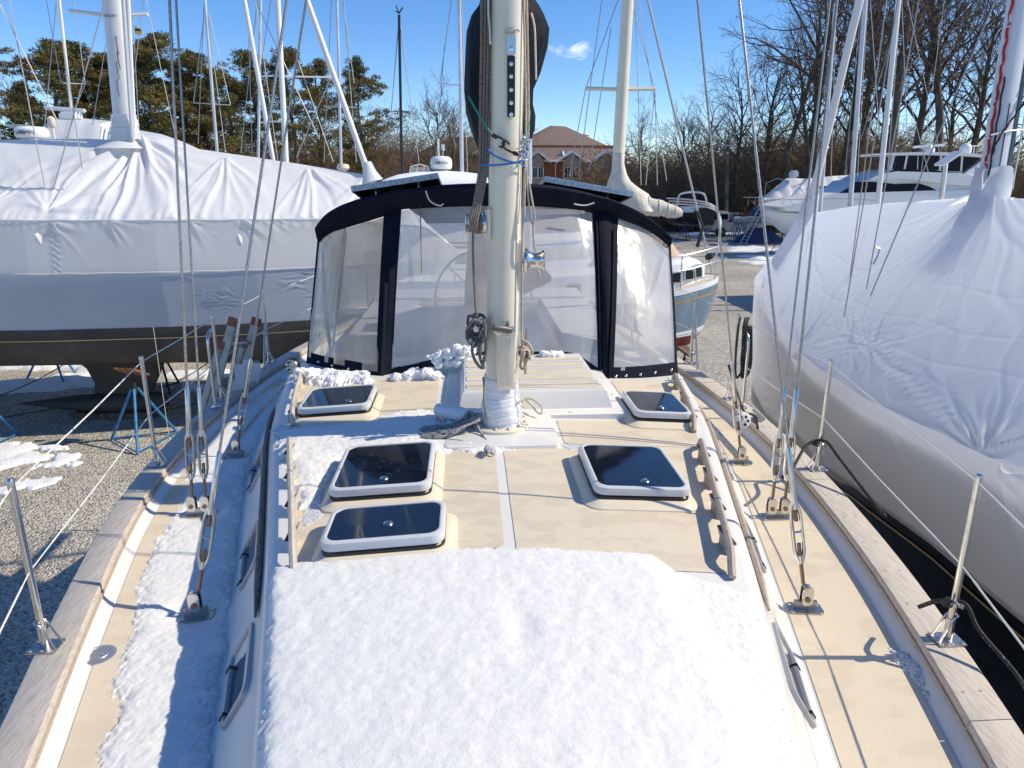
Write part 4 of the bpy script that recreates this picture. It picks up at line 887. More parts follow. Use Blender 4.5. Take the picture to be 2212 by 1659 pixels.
# brown halyards down the left of the mast to the winch
st = []
for k, dx in enumerate((0, 7, 14, 21)):
    st.append([A(1040+dx*1.1, -30, 3.86), A(1040+dx, 90, 3.85), A(1038+dx, 200, 3.85), A(1037+dx*.9, 300, 3.84), A(1036+dx*.8, 360, 3.82), A(1026+dx*.7, 430, 3.79), A(1016+dx*.65, 478, 3.77), A(1014+dx*.6, 500, 3.79)])
rope('halyard_bundle', st, .0072, 'ropebrown', 'bundle of brown halyards running down the left of the cream mast')
wz = wl_c.z; tb = [[(wl_c.x-.045-.012*k, 3.855+.048*math.cos(t), wz+.048*math.sin(t)) for t in np.linspace(0, 6.3, 14)] for k in range(3)]
rope('rope_wrap', tb, .0065, 'ropebrown', 'brown rope turns wrapped round the left mast winch')
rope('halyard_tail', [[A(1022, 498, 3.80), A(1022, 560, 3.79), A(1026, 640, 3.78), A(1030, 685, 3.77)]], .0065, 'ropebrown', 'single brown rope tail from left winch to the dark coil')
def coil(cx, cz, w_, h, n, y, seed, r=.0078, jit=.014):
    r_ = random.Random(seed); out_ = []
    for k in range(n):
        ph = r_.uniform(0, 6.28); ww, hh = w_*r_.uniform(.55, 1), h*r_.uniform(.6, 1); ox, oz = r_.uniform(-.4, .4)*w_*.6, r_.uniform(-.4, .4)*h*.5; tl = r_.uniform(-.5, .5); yy_ = y-r_.uniform(0, .05)
        L_ = []
        for q in range(9):
            t = 2*math.pi*q/8; x, z = ww*math.cos(t+ph), hh*math.sin(t+ph)
            L_.append(Vector((cx+ox+x*math.cos(tl)-z*math.sin(tl)+r_.uniform(-jit, jit), yy_+.02*math.sin(2*t+k)+r_.uniform(-.01, .01), cz+oz+x*math.sin(tl)+z*math.cos(tl)+r_.uniform(-jit, jit))))
        out_.append(L_)
    return out_
c = A(1030, 712, 3.78)
rope('rope_coil', coil(c.x, c.z, .045, .075, 8, 3.80, 3)+[[A(1022, 738), A(1020, 760), A(1028, 782), A(1042, 795), A(1046, 770)], [A(1034, 740), A(1036, 770), A(1046, 796)], [A(1046, 690), A(1049, 740), A(1047, 780)]], .0082, 'ropedark', 'dark blue flecked rope coiled on the cleat left of the mast')
c = A(1134, 765, 3.82)
rope('rope_coil', coil(c.x, c.z+.01, .018, .035, 5, 3.80, 5, jit=.006)+[[A(1128, 735, 3.8), A(1127, 770, 3.79), A(1124, 790, 3.79), A(1131, 797, 3.78), A(1140, 775, 3.78), A(1150, 760, 3.77), A(1141, 742, 3.78), A(1130, 735, 3.79)]], .0072, 'ropelight', 'light tan rope knotted on the cleat right of the mast')
rope('halyard_tail', [[A(1130, -30, 3.80), A(1134, 120, 3.80), A(1136, 300, 3.8), A(1131, 420, 3.79), A(1128, 560, 3.79), A(1127, 700, 3.79), A(1127, 740, 3.79)], [A(1137, -30, 3.84), A(1141, 150, 3.84), A(1141, 300, 3.83), A(1134, 400, 3.82), A(1132, 470, 3.8)]], .0058, 'ropelight', 'light tan halyards running down the right of the mast')
rope('hanging_line', [[A(1136, 345, 3.80), A(1139, 400, 3.79), A(1146, 470, 3.78), A(1152, 484, 3.77), A(1155, 470, 3.77), A(1149, 430, 3.78), A(1140, 380, 3.8)], [A(1151, 482, 3.77), A(1154, 530, 3.77), A(1158, 545, 3.79)], [A(1162, 580, 3.72), A(1166, 603, 3.72)]], .005, 'ropelight', 'thin tan line with a long loop hanging over the right winch')
rope('hanging_line', [[A(1148, 28, 3.85), A(1155, 60, 3.84), A(1157, 120, 3.84), A(1158, 172, 3.84)]], .0045, 'ropewhite', 'short white line end hanging on the black sail cover')
rope('hanging_line', [[A(1055, -20, 3.80), A(1055, 30, 3.8), A(1058, 65, 3.79), A(1059, 96, 3.78)]], .0048, 'ropewhite', 'short pale line end hanging on the brown halyard bundle')
rope('mast_rope', [[A(1052, 905, 3.62), A(1046, 870, 3.66), A(1046, 840, 3.72), A(1044, 815, 3.76)]], .0062, 'ropebrown', 'short brown rope rising along the left of the taped mast foot')
def onz(px, py, z): return atz(px, py, z)
zz = zt+.05
hank = []
r_ = random.Random(9)
for k in range(7):
    a = k/7; hank.append([onz(1040+r_.uniform(-6,4), 890+k*3, zz+.05), onz(1005+r_.uniform(-8,8), 905+k*3, zz+.02), onz(975+r_.uniform(-6,6), 918+k*3.4, zz-.01), onz(935+r_.uniform(-6,6), 920+k*4, zz-.02), onz(912-r_.uniform(0,6), 925+k*3, zz-.025), onz(930, 938+k*1.5, zz-.03), onz(968, 930+k*2, zz-.02), onz(1005, 918+k, zz+.01)])
rope('rope_hank', hank+coil(onz(1014, 905, zz).x, zz+.015, .03, .035, 4, onz(1014, 905, zz).y, 8, jit=.008), .0068, 'ropefleck', 'grey flecked rope hank lying on the plate left of the mast foot')
c = onz(1052, 968, zt+.03)
rope('rope_end', [[onz(1030, 915, zz+.02), onz(1036, 930, zz-.01), onz(1046, 945, zz-.03), onz(1053, 957, zt+.012), onz(1050, 966, zt+.012)]]+coil(c.x, c.z, .014, .012, 3, c.y, 4, jit=.003)+[[c, c+Vector((.02, -.035, -.012)), c+Vector((.035, -.05, -.016))]], .0068, 'ropefleck', 'knotted grey rope end lying in front of the mast plate')
rope('rope_loop', [[A(1120, 870, 3.78), onz(1130, 862, zt+.12), onz(1145, 872, zt+.08), onz(1160, 890, zt+.05), onz(1170, 893, zt+.05), onz(1169, 878, zt+.08), onz(1150, 863, zt+.11), onz(1132, 862, zt+.11), onz(1125, 872, zt+.08), onz(1130, 880, zt+.07), onz(1125, 876, zt+.07)]], .0055, 'ropelight', 'thin tan rope loop sticking out right of the mast foot')
# blue cord and green bungee round the mast
rope('blue_cord', [[A(1053, 318, 3.80), A(1060, 330, 3.755), A(1080, 342, 3.75), A(1105, 350, 3.75), A(1122, 352, 3.76), A(1134, 362, 3.79)], [A(1036, 356, 3.82), A(1060, 357, 3.757), A(1100, 354, 3.755), A(1125, 348, 3.76), A(1137, 340, 3.79)], [A(1133, 345, 3.78), A(1139, 325, 3.79), A(1141, 300, 3.8)]], .0048, 'ropeblue', 'bright blue cord tied round the cream mast', 'cord')
rope('bungee', [[A(1012, 208, 3.86), A(1030, 240, 3.80), A(1050, 272, 3.77), A(1063, 292, 3.758)]], .0048, 'ropegreen', 'green bungee cord from the black sail cover to the left hook', 'bungee cord')
rope('bungee', [[A(1144, 240, 3.86), A(1141, 275, 3.82), A(1137, 300, 3.8)], [A(1128, 342, 3.77), A(1121, 334, 3.755), A(1113, 330, 3.752)]], .0048, 'ropegreen', 'green bungee cord on the right of the mast by the shackles', 'bungee cord')
b = MB(); 
for s in ([(1062,292),(1070,296),(1080,297),(1088,303),(1089,312),(1084,318),(1078,315)], [(1120,334),(1112,331),(1100,326),(1090,320),(1086,310),(1092,304),(1101,312)]): b.tube(catmull([A(*p, 3.748) for p in s], 5), .0055, 8)
b.tube([A(1064,291,3.75), A(1074,297,3.748)], .011, 8); b.tube([A(1109,330,3.748), A(1118,333,3.75)], .011, 8)
tag(b.build('bungee_hook', M['blackplastic'], None, label='pair of linked black bungee hooks across the mast face'), None, 'hook')
b = MB(); r_ = random.Random(2)
for k in range(9):
    c = A(1122+r_.uniform(0, 16), 298+k*5.2, 3.745); u = Vector((r_.uniform(-1,1), r_.uniform(-.5,.5), r_.uniform(-1,1))).normalized(); v = u.orthogonal().normalized()
    b.tube([c+(u*math.cos(t)*.021+v*math.sin(t)*.013) for t in np.linspace(0, 2*math.pi, 17)[:-1]], .0034, 7, closed=True)
tag(b.build('shackle_bunch', M['steel'], None, label='bunch of steel snap shackles hanging on the right edge of the mast'), None, 'shackle')
# winch handle in the mast pocket
wh = thing('winch_handle', 'winch handle with grey rubber grip resting in the mast pocket', 'winch handle', A(1085, 706, 3.70))
b = MB(); a_, b_ = A(1065, 707, 3.66), A(1104, 713, 3.70); b.tube([a_, lerp(a_, b_, .06), lerp(a_, b_, .5), b_], [.0155, .018, .0165, .0185], 16); b.build('grip', M['greyplastic'], wh)
b = MB(); b.lathe([(.008, -.001), (.008, .001)], a_, (a_-b_), 12); b.lathe([(.003, 0), (.003, .002)], a_, (a_-b_), 8); b.build('grip_pin', M['steel'], wh)
b = MB(); b.tube([b_, b_+Vector((.012, .004, .002))], .015, 12); b.bbox((b_.x, b_.y-.006, b_.z-.17), (b_.x+.018, b_.y+.006, b_.z+.02), .004); b.build('arm', M['steel'], wh)
# black line over the right gate, white block on the aft shroud
g = aty(1590, 730, 5.45)
r_ = random.Random(5); st = []
for k in range(6):
    x = g.x+r_.uniform(-.04, .03); st.append([Vector((x, 5.30, 3.46)), Vector((x-.03, 5.25, 3.38)), Vector((x-.04+r_.uniform(-.02,.02), 5.22, 3.15)), Vector((x-.02, 5.22, 3.0)), Vector((x+.03, 5.24, 3.1)), Vector((x+.02, 5.28, 3.4))])
st.append([Vector((1.86, 5.24, 3.1)), Vector((1.90, 5.1, 2.9)), Vector((1.88, 4.9, 2.83)), Vector((1.83, 4.6, 2.9)), Vector((1.80, 4.45, 2.86))])
rope('rope_coil', st, .009, 'ropeblack', 'black rope coil hanging over the right gate rail')
p = A(1604, 908, 4.38); b = MB(); b.lathe([(.052, -.010), (.058, -.006), (.058, .006), (.052, .010), (.012, .012), (.001, .012)], p, (.15, -1, .1), 24); blk = b.build('pulley_block', M['whitepaint'], None, label='white round sheave block tied to the right aft shroud'); blk['category'] = 'pulley block'
b = MB()
for k in range(6): t = k*math.pi/3; b.lathe([(.010, 0), (.010, .003)], p+Vector((.032*math.cos(t), -.0125, .032*math.sin(t))), (.1, -1, .1), 10)
b.build('sheave_hole', M['gasket'], blk, kind='stuff')
p = aty(632, 790, 5.35); b = MB(); b.lathe([(.055, -.02), (.06, -.014), (.06, .014), (.055, .02)], p, (-.3, -1, .1), 22); blk = b.build('pulley_block', M['blackplastic'], None, label='black footblock with drilled silver cheek near left dodger corner'); blk['category'] = 'pulley block'
b = MB(); b.lathe([(.052, 0), (.05, .004)], p+Vector((-.006, -.019, .002)), (-.3, -1, .1), 22); ck = b.build('cheek', M['alu'], blk)
b = MB()
for k in range(7): t = k*math.pi/3; rr_ = .033 if k < 6 else 0; b.lathe([(.010, 0), (.010, .002)], p+Vector((-.008+rr_*math.cos(t), -.0235+.010*math.cos(t), .003+rr_*math.sin(t))), (-.3, -1, .1), 10)
b.build('hole', M['gasket'], blk, kind='stuff')
# black mooring line on the second right stanchion and running forward outboard
rope('mooring_line', [[Vector((1.62, 3.64, 2.86)), Vector((1.75, 3.80, 2.84)), Vector((1.9, 3.95, 2.93)), Vector((2.0, 3.93, 2.96)), Vector((2.03, 3.8, 2.9)), Vector((2.06, 3.5, 2.79)), Vector((2.04, 3.3, 2.77))]], .0095, 'ropeblack', 'black line clamped to the second right stanchion and trailing over the rail', 'rope')
rope('mooring_line', [[Vector((1.66, 2.42, 2.82)), Vector((1.68, 2.34, 2.90)), Vector((1.73, 2.27, 2.93)), Vector((1.75, 2.2, 2.86)), Vector((1.78, 2.05, 2.80)), Vector((1.74, 1.9, 2.795)), Vector((1.66, 1.6, 2.79)), Vector((1.56, 1.2, 2.79))]], .0085, 'ropeblack', 'black line lying on the right rail ahead of the near stanchion', 'rope')
for x, y in ((1.702, 2.29), (2.0, 3.98)):
    b = MB(); b.lathe([(.019, .155), (.021, .157), (.021, .172), (.019, .174)], (x, y, ZR+.036), n=18); b.bbox((x+.012, y-.03, ZR+.19), (x+.03, y-.012, ZR+.212), .003)
    b.build('hose_clamp', M['steel'], boat); b = MB(); b.tube([(x-.02, y-.005, ZR+.2), (x-.045, y-.01, ZR+.205), (x-.03, y-.012, ZR+.23)], .014, 10); b.build('clamp_knob', M['blackplastic'], boat)
# extension ladder leaning on the left rail
lad = thing('ladder', 'weathered extension ladder with red end caps leaning on the left rail', 'ladder', (-2.3, 5.85, 0))
T0, B0 = Vector((-2.12, 6.0, 3.36)), Vector((-3.25, 5.55, 0.0)); d = (T0-B0).normalized(); u = Vector((.25, 1, .0)); u = (u-d*u.dot(d)).normalized(); n_ = d.cross(u)
for off, e in ((0, 0), (.05, -.22)):
    for k in (0, .40):
        a, b_ = B0+u*k+n_*off, T0+u*k+n_*off+d*e; b = MB(); secs = [[p+u*x+n_*y for x, y in ((-.014,-.035),(.014,-.035),(.014,-.029),(-.008,-.029),(-.008,.029),(.014,.029),(.014,.035),(-.014,.035))] for p in (a, b_)]
        b.loft(secs, closed=True, capa=True, capb=True, smooth=False); rl = b.build('rail', M['ladderbeige'], lad)
        b = MB(); b.loft([[p+u*x+n_*y for x, y in ((-.018,-.04),(.018,-.04),(.018,.04),(-.018,.04))] for p in (b_-d*.06, b_+d*.012)], closed=True, capa=True, capb=True, smooth=False); b.build('end_cap', M['ladderred'], rl)
for k in range(11):
    p = B0+d*(.3+.305*k); b = MB(); b.tube([p, p+u*.40], .015, 8); b.build('rung', M['alu'], lad)
# rag tied round the ladder
P = np.zeros((40, 30, 3))
for i, t in enumerate(np.linspace(0, 1, 40)):
    for j, v in enumerate(np.linspace(0, 1, 30)):
        q = lerp(T0, B0, .10+.13*v); w2 = .02+.02*math.sin(t*23+v*4)+.05*(float(fbm(t*6, v*5, 3, 2))-.5)
        P[i, j] = q+u*(-.04+.50*t)+n_*(-.09-w2-.05*math.sin(math.pi*v))-Vector((0, 0, .02*math.sin(t*9)))
o = gridmesh('cloth', P, M['wrap'], None, label='crumpled white plastic cloth draped over the ladder top'); o['category'] = 'cloth'
# ================================================================== GROUND
n = 90; rr_ = np.concatenate([[0.01], np.geomspace(2, 900, n-1)]); th = np.linspace(0, 2*math.pi, 97)
RR, TT = np.meshgrid(rr_, th, indexing='ij'); X, Y = RR*np.cos(TT), RR*np.sin(TT)+8
Z = .05*(fbm(X*.12, Y*.12, 3, 4)-.5)*sstep(2, 30, RR) + 6*sstep(160, 600, RR)*fbm(X*.004, Y*.004, 3, 9)
gridmesh('ground', np.stack([X, Y, Z], -1), M['gravel'], None, 'structure', 'pale gravel boatyard ground with patches of old snow')
def gsnow(poly, th, label, res=.06, wob=.35, seed=0, edge=.3, ns=1.4):
    P = np.array(poly); x0, y0 = P.min(0)-.5; x1, y1 = P.max(0)+.5
    X, Y = np.meshgrid(np.arange(x0, x1, res), np.arange(y0, y1, res), indexing='ij')
    s = sdf_poly(X, Y, poly)+wob*(fbm(X*ns, Y*ns, 4, seed)-.5)*2; T = th*(1-np.exp(-np.clip(s, 0, None)/edge))*(.5+fbm(X*3, Y*3, 3, seed+1))
    cell = s > 0; k = cell[:-1,:-1] | cell[1:,:-1] | cell[1:,1:] | cell[:-1,1:]
    Z = np.where(cell, T+.03, -.03)
    o = gridmesh('snow_patch', np.stack([X, Y, Z], -1), M['groundsnow'], None, 'stuff', label, keep=k); o['category'] = 'snow'
def gp(*pts): return [tuple(atz(px, py, 0)[:2]) for px, py in pts]
gsnow(gp((-40,968),(40,966),(90,975),(160,985),(170,995),(100,1003),(-40,1008)), .025, 'long snow patch on the gravel just in front of the left boat shadow', seed=3, wob=.6, ns=3.5, res=.03)
gsnow(gp((-60,835),(60,820),(180,808),(240,815),(240,838),(100,842),(-60,858)), .16, 'snow bank on sunlit gravel behind the dark keel, near strip', seed=5)
gsnow(gp((-60,783),(60,782),(200,792),(240,800),(200,806),(40,800),(-60,795)), .16, 'shaded snow strip on the gravel beyond the dark keel', seed=6)
gsnow(gp((-40,1055),(60,1035),(120,1040),(60,1055),(-40,1080)), .012, 'thin melting snow film on the gravel by the near left stanchion', seed=33, wob=.6, ns=3, res=.03)
gsnow(gp((350,806),(420,802),(520,803),(520,822),(430,815),(350,818)), .15, 'snow strip seen between the near stanchion and the ladder', seed=7)
gsnow(gp((375,832),(470,828),(500,838),(420,845)), .10, 'thin snow streak on gravel right of the near stanchion', seed=8)
gsnow(gp((560,740),(650,735),(662,748),(580,756)), .12, 'snow on the gravel below the bow of the left boat', seed=9)
gsnow(gp((1565,535),(1625,533),(1700,540),(1730,548),(1640,545),(1585,543)), .1, 'bright snow streak on the yard drive near the ladder', seed=10, wob=.6, res=.15)
gsnow(gp((1585,553),(1700,553),(1740,562),(1640,562)), .1, 'shaded snow streak across the yard drive by the white wrap', seed=11, wob=.6, res=.12)
gsnow(gp((1600,566),(1690,568),(1690,590),(1640,572)), .1, 'snow patch on the yard drive beside the bow of the right boat', seed=12, wob=.5, res=.1)
gsnow(gp((1540,500),(1590,498),(1640,504),(1560,506)), .1, 'distant snow patch in front of the parked truck', seed=13, wob=.6, res=.2)
gsnow(gp((1480,505),(1530,503),(1560,510),(1500,511)), .1, 'distant snow streak left of the stacked boat stands', seed=14, wob=.6, res=.2)

# ================================================================== shrink-wrap folds
def fans(U, W, anchors, D=None, ws=1.0):
    D = np.zeros_like(U) if D is None else D
    for (au, aw, a0, a1, n_, A_, R0, seed) in anchors:
        r_ = random.Random(seed); du, dw = U-au, W-aw; r = np.hypot(du, dw)+1e-6; th_ = np.arctan2(dw, du)
        for k in range(n_):
            t = R(a0+(a1-a0)*(k+r_.uniform(.1, .9))/n_); L_ = R0*r_.uniform(.45, 1.25); am = A_*r_.uniform(.35, 1.2)*(1 if r_.random() < .75 else -.7)
            wig = .05*np.sin(r*r_.uniform(3, 7)+k)
            al = du*math.cos(t)+dw*math.sin(t); cr = -du*math.sin(t)+dw*math.cos(t)+wig*np.clip(r, 0, 1)
            wd = (.022+.045*np.clip(al, 0, None)*r_.uniform(.5, 1.3))*ws
            D = D+am*np.exp(-(cr/wd)**2)*(al > 0)*np.exp(-(al/L_)**2)*sstep(0, .12, r)
    return D
# ------------------------------------------------------------------ left boat under white wrap
YC = 14.1; XB = -.35
lb = thing('wrapped_sailboat', 'long sailboat under white shrink wrap on stands, left side, dark keel showing', 'sailboat', (-7, YC, 0))
bL = itp([(0,.02),(.35,.28),(1,.62),(2,1.02),(3.5,1.45),(5,1.75),(7,1.93),(9,1.93),(12,1.8),(15,1.45)])
zR = itp([(0,3.12),(.35,3.45),(1.4,4.35),(1.7,4.55),(2,4.60),(3,4.76),(4.6,4.99),(5.9,5.14),(6.6,5.18),(8.2,5.16),(10,5.15),(15,5.0)])
zS = itp([(0,3.10),(1,3.0),(3,2.96),(8,2.98),(15,3.05)])
zU = itp([(0,3.14),(.6,3.62),(2.3,3.80),(8,3.84),(15,3.86)])
nu = 620; us = np.linspace(0.0, 14.6, nu)
vs_ = [('low', np.linspace(0, 1, 36)), ('mid', np.linspace(0, 1, 40)), ('top', np.linspace(0, 1, 110))]
def sweep(name, kind, m, sgn=-1, nv=None, U_=us):
    V_ = np.linspace(0, 1, nv); U, V = np.meshgrid(U_, V_, indexing='ij'); b = bL(U)
    if kind == 'low': z = lerp(1.96, zS(U), V); off = b*lerp(.90, 1.0, V)*(1-.0*V)
    elif kind == 'mid': z = lerp(zS(U), zU(U), V); off = b*lerp(1.0, .95, V)
    else:
        z = lerp(zU(U), zR(U), V**.92 if True else V); off = b*.95*(1-V)
        sag = .10*np.sin(math.pi*V); z = z-sag*.8
    X = XB-U; Yv = YC+sgn*off
    if kind == 'low': X = X+(1-V)*-.25*np.exp(-U/.8)
    S = z
    D = np.zeros_like(U)
    if sgn < 0:
        xm = lambda px, py, y=12.6: aty(px, py, y)
        if kind == 'top':
            an = []
            c = xm(278, 300, 13.6); an.append((c.x, c.z, -165, -15, 24, .055, 1.9, 3)); an.append((c.x, c.z, -150, -30, 20, .025, 1.0, 4))
            c = xm(110, 455, 12.6); an.append((c.x, c.z, -10, 100, 12, .035, 1.1, 5)); an.append((c.x, c.z, 100, 185, 8, .02, .8, 6))
            c = xm(458, 338, 13.3); an.append((c.x, c.z, -130, -35, 9, .04, 1.3, 7))
            c = xm(645, 362, 13.2); an.append((c.x, c.z, -120, -25, 11, .04, 1.2, 8))
            c = xm(-30, 470, 12.6); an.append((c.x, c.z, 20, 100, 8, .03, .9, 9))
            c = xm(780, 385, 13.2); an.append((c.x, c.z, -170, -50, 14, .03, 1.0, 10))
            c = xm(900, 500, 12.6); an.append((c.x, c.z, 60, 160, 10, .02, .6, 10))
            D = fans(X, S, an)
            D += .05*(fbm(X*.9, S*.5, 3, 5)-.5)*np.sin(math.pi*V)+.014*(fbm(X*3.1+S*2, S*2.2, 3, 15)-.5)
            pk = sstep(.16, 0, V); D += .008*pk*np.sin(X*38+3*np.sin(X*5))*(.4+fbm(X*2, S*0, 2, 4))
            D = D*sstep(0, .02, V)
        if kind == 'mid':
            an = []
            for (px, py, s_, n_) in ((110, 478, 10, 18), (225, 474, 12, 12), (504, 474, 13, 12), (395, 478, 14, 10), (665, 480, 15, 9), (560, 476, 16, 6)):
                c = xm(px, py, 12.25); an.append((c.x, c.z, -75, -10, n_, .020, .42, s_)); an.append((c.x, c.z, -160, -110, n_//3, .012, .3, s_+40))
            D = fans(X, S, an)
            D += .010*sstep(.72, 1, V)*np.sin(X*42+4*np.sin(X*3.3))*fbm(X*1.5, S*0, 2, 6)
            cx = xm(112, 540, 12.2).x; D += .012*np.exp(-((X-cx)/.10)**2)*np.sin(S*60+3*np.sin(X*30))
            D += .018*(fbm(X*.8, S*.9, 3, 25)-.5)
        if kind == 'low':
            D = .012*(fbm(X*.7, S*.8, 3, 35)-.5)
            for (px, py, w_, h_) in ((112,648,.16,.3),(445,640,.35,.12),(455,662,.5,.10),(620,625,.3,.14),(395,595,.12,.2),(205,640,.3,.02),(245,633,.2,.02),(640,600,.25,.06),(645,655,.3,.04)):
                c = xm(px, py, 12.2); D += .010*np.exp(-((X-c.x)/(w_*.7))**2-((S-c.z)/h_)**2)*np.sin(S*70+5*fbm(X*5, S*4, 2, int(px))*3+X*6*(px % 3-1))*(fbm(X*7, S*12, 2, int(px)+3)**1.5*2)
    nrm = {'top': (0, -.35, .93), 'mid': (0, -1, .1), 'low': (0, -1, -.1)}[kind]
    P = np.stack([X, Yv+D*nrm[1]*(1 if sgn < 0 else 0), z+D*nrm[2]], -1)
    return gridmesh(name, P, m, lb)
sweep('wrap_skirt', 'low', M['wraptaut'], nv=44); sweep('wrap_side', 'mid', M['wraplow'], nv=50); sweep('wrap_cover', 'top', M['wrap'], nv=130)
u2 = np.linspace(0, 14.6, 80)
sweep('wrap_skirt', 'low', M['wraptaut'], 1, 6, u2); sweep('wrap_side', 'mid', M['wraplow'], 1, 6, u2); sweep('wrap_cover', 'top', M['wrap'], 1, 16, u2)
for zf_, k_ in ((zU, .955), (zS, 1.004)):
    m = MB(); m.tube([Vector((XB-u, YC-float(bL(u))*k_-.004, float(zf_(u))+.004*math.sin(u*9))) for u in np.linspace(.3, 14.4, 160)], .009, 5, caps=False, sq=(.6, 1.6)); m.build('wrap_seam', M['wrap'], lb)
for px, py, s_ in ((82, 510, 1), (516, 512, 1), (862, 496, .5)):          # taped air vents standing out of the wrap
    c = aty(px, py, 12.12); m = MB(); m.loft([[c+Vector((.055*math.cos(t)*q+.015*k+.008*math.sin(5*t), -.0-.10*k, .10*math.sin(t)*q-.05+.07*k)) for t in np.linspace(0, 6.283, 13)[:-1]] for q, k in ((1, 0), (.6, .6), (.15, 1.1))], closed=True, capb=True); m.build('wrap_vent', M['wrap'], lb)
m = MB(); secs = []
for u in np.linspace(.25, 14.4, 50):
    b = float(bL(u)); k = float(sstep(0, 3.2, u)); zb = lerp(1.75, 1.12, k); zb = lerp(zb, 1.5, float(sstep(10, 14.4, u)))
    q = [(b*.91, 2.0), (b*.90, 1.88), (b*.86, 1.6), (b*.74, lerp(1.62, 1.33, k)), (b*.45, lerp(1.6, 1.16, k)), (0, zb)]
    secs.append([Vector((XB-u, YC-a, z)) for a, z in q]+[Vector((XB-u, YC+a, z)) for a, z in q[::-1][1:]])
m.loft(secs, capa=True, capb=True); m.build('hull_bottom', M['antifoul'], lb)
m = MB(); m.loft([[Vector((XB-u, YC-float(bL(u))*.95, 2.95)), Vector((XB-u, YC+float(bL(u))*.95, 2.95))] for u in np.linspace(.3, 14.4, 30)]); m.build('deck', M['gelcoat'], lb)
m = MB(); m.loft([[Vector((XB-u, YC-float(bL(u))*.912-.004, z)) for z in (1.80, 1.815)] for u in np.linspace(.4, 14.4, 50)]); m.build('boot_stripe', M['gold'], lb)
m = MB(); lev = [(1.30,-8.0,-6.05,.14),(1.12,-7.9,-6.1,.15),(.9,-7.66,-6.2,.15),(.6,-7.55,-6.36,.14),(.42,-7.6,-6.42,.15)]
m.loft([[Vector((lerp(a, b, (1-math.cos(t))/2), 13.95+w_*math.sin(t), z)) for t in np.linspace(0, 2*math.pi, 21)[:-1]] for z, a, b, w_ in lev], closed=True, capa=True, capb=True)
m.build('keel', M['antifoul'], lb)
m = MB(); m.loft([[Vector((x, 13.85+w_*math.cos(t), .24+h*math.sin(t))) for t in np.linspace(0, 2*math.pi, 15)[:-1]] for x, w_, h in ((-9.0,.02,.01),(-8.5,.13,.07),(-8.0,.26,.13),(-7.3,.34,.18),(-6.7,.30,.2),(-6.3,.16,.16),(-6.15,.04,.1))], closed=True, capa=True, capb=True); m.build('keel_bulb', M['antifoul'], lb)
m = MB(); m.bbox((-7.9, 13.6, .0), (-6.5, 14.1, .10), .01); o = m.build('keel_block', M['wood'], None, label='dark timber block under the keel of the wrapped boat on the left'); o['category'] = 'timber block'
m = MB(); m.bbox((-7.6, 13.45, .0), (-6.3, 13.62, .13), .01); o = m.build('keel_block', M['wood'], None, label='rusty brown timber block at the near side of the left boat keel'); o['category'] = 'timber block'
# rig of the left boat
def spar(pa, pb, y, ra, rb, ext, name, m, parent, sq=(1, 1), n=16):
    a, b = aty(*pa, y), aty(*pb, y); d = (b-a).normalized(); q = MB(); top = b+d*ext; q.tube([a, b, top], [ra, rb, rb*.9], n, sq=sq); return q.build(name, M[m], parent), a, b, top
# broad white mast seen broadside
a, b = aty(271, 300, 14.1), aty(243, 0, 14.1); d = (b-a).normalized(); m = MB(); secs = []
for t in np.linspace(-.1, 3.5, 12):
    p = lerp(a, b, t); secs.append([p+Vector((.175*math.copysign(abs(math.cos(q))**.9, math.cos(q)), .11*math.sin(q), 0)) for q in np.linspace(0, 2*math.pi, 25)[:-1]])
m.loft(secs, closed=True, capa=True, capb=True); mst = m.build('mast', M['mastwhite'], lb)
for px, py in ((254, 97), (257, 128), (256, 190), (255, 150)):
    c = aty(px, py, 13.985); m = MB(); m.tube(catmull([c+Vector((0, .02, -.14)), c+Vector((.01, -.05, -.10)), c+Vector((.01, -.05, .1)), c+Vector((0, .02, .14))], 4), .010, 6); m.build('mast_fitting', M['grey'], mst)
text('SELDEN', .062, aty(238, 34, 13.93), (R(90), 0, 0), M['letter'], mst)
for px0, px1, r_ in ((268, 288, .05), (277, 291, .035)):
    a, b = aty(px1, 298, 13.9), aty(px0, 0, 13.9); m = MB(); m.tube([a, a+(b-a)*3], r_, 8); m.build('furled_sail', M['mastwhite'], lb)
a, b = aty(271, 305, 14.1), aty(268, 248, 14.1); m = MB(); secs = []
for i, t in enumerate(np.linspace(-.3, 1, 18)):
    p = lerp(a, b, t); k = (.27-.06*t if t > 0 else .27-t*.9)*(1+.04*math.sin(i*2.7)); secs.append([p+Vector((k*math.cos(q)*(1+.06*math.sin(q*5+i)), k*.8*math.sin(q), 0)) for q in np.linspace(0, 2*math.pi, 29)[:-1]])
m.loft(secs, closed=True); m.build('wrap_collar', M['wrap'], lb)
a, b = aty(797, 378, 14.1), aty(663, 0, 14.1); m = MB(); m.tube([a, lerp(a, b, .1), a+(b-a)*3.2], [.085, .055, .045], 10); m.build('forestay_sail', M['mastwhite'], lb)
m = MB(); m.tube([aty(803, 392, 14.1), aty(798, 372, 14.1), aty(793, 350, 14.1)], [.22, .13, .075], 14); m.build('wrap_collar', M['wrap'], lb)
def wires(lst, y, r, parent, m='wirefar', name='stay'):
    for (x0, y0, x1, y1) in lst:
        a, b = aty(x0, y0, y), aty(x1, y1, y); q = MB(); k = 1.25 if y1 < 20 else 1.0; q.tube([a, lerp(a, b, k)], r, 4, caps=False); q.build(name, M[m], parent)
wires([(109,470,20,0),(103,455,232,-20),(0,10,143,300),(178,365,122,0)], 12.9, .010, lb)
wires([(290,160,310,0),(300,280,285,0),(200,270,244,0),(380,300,316,0)], 15, .007, lb)
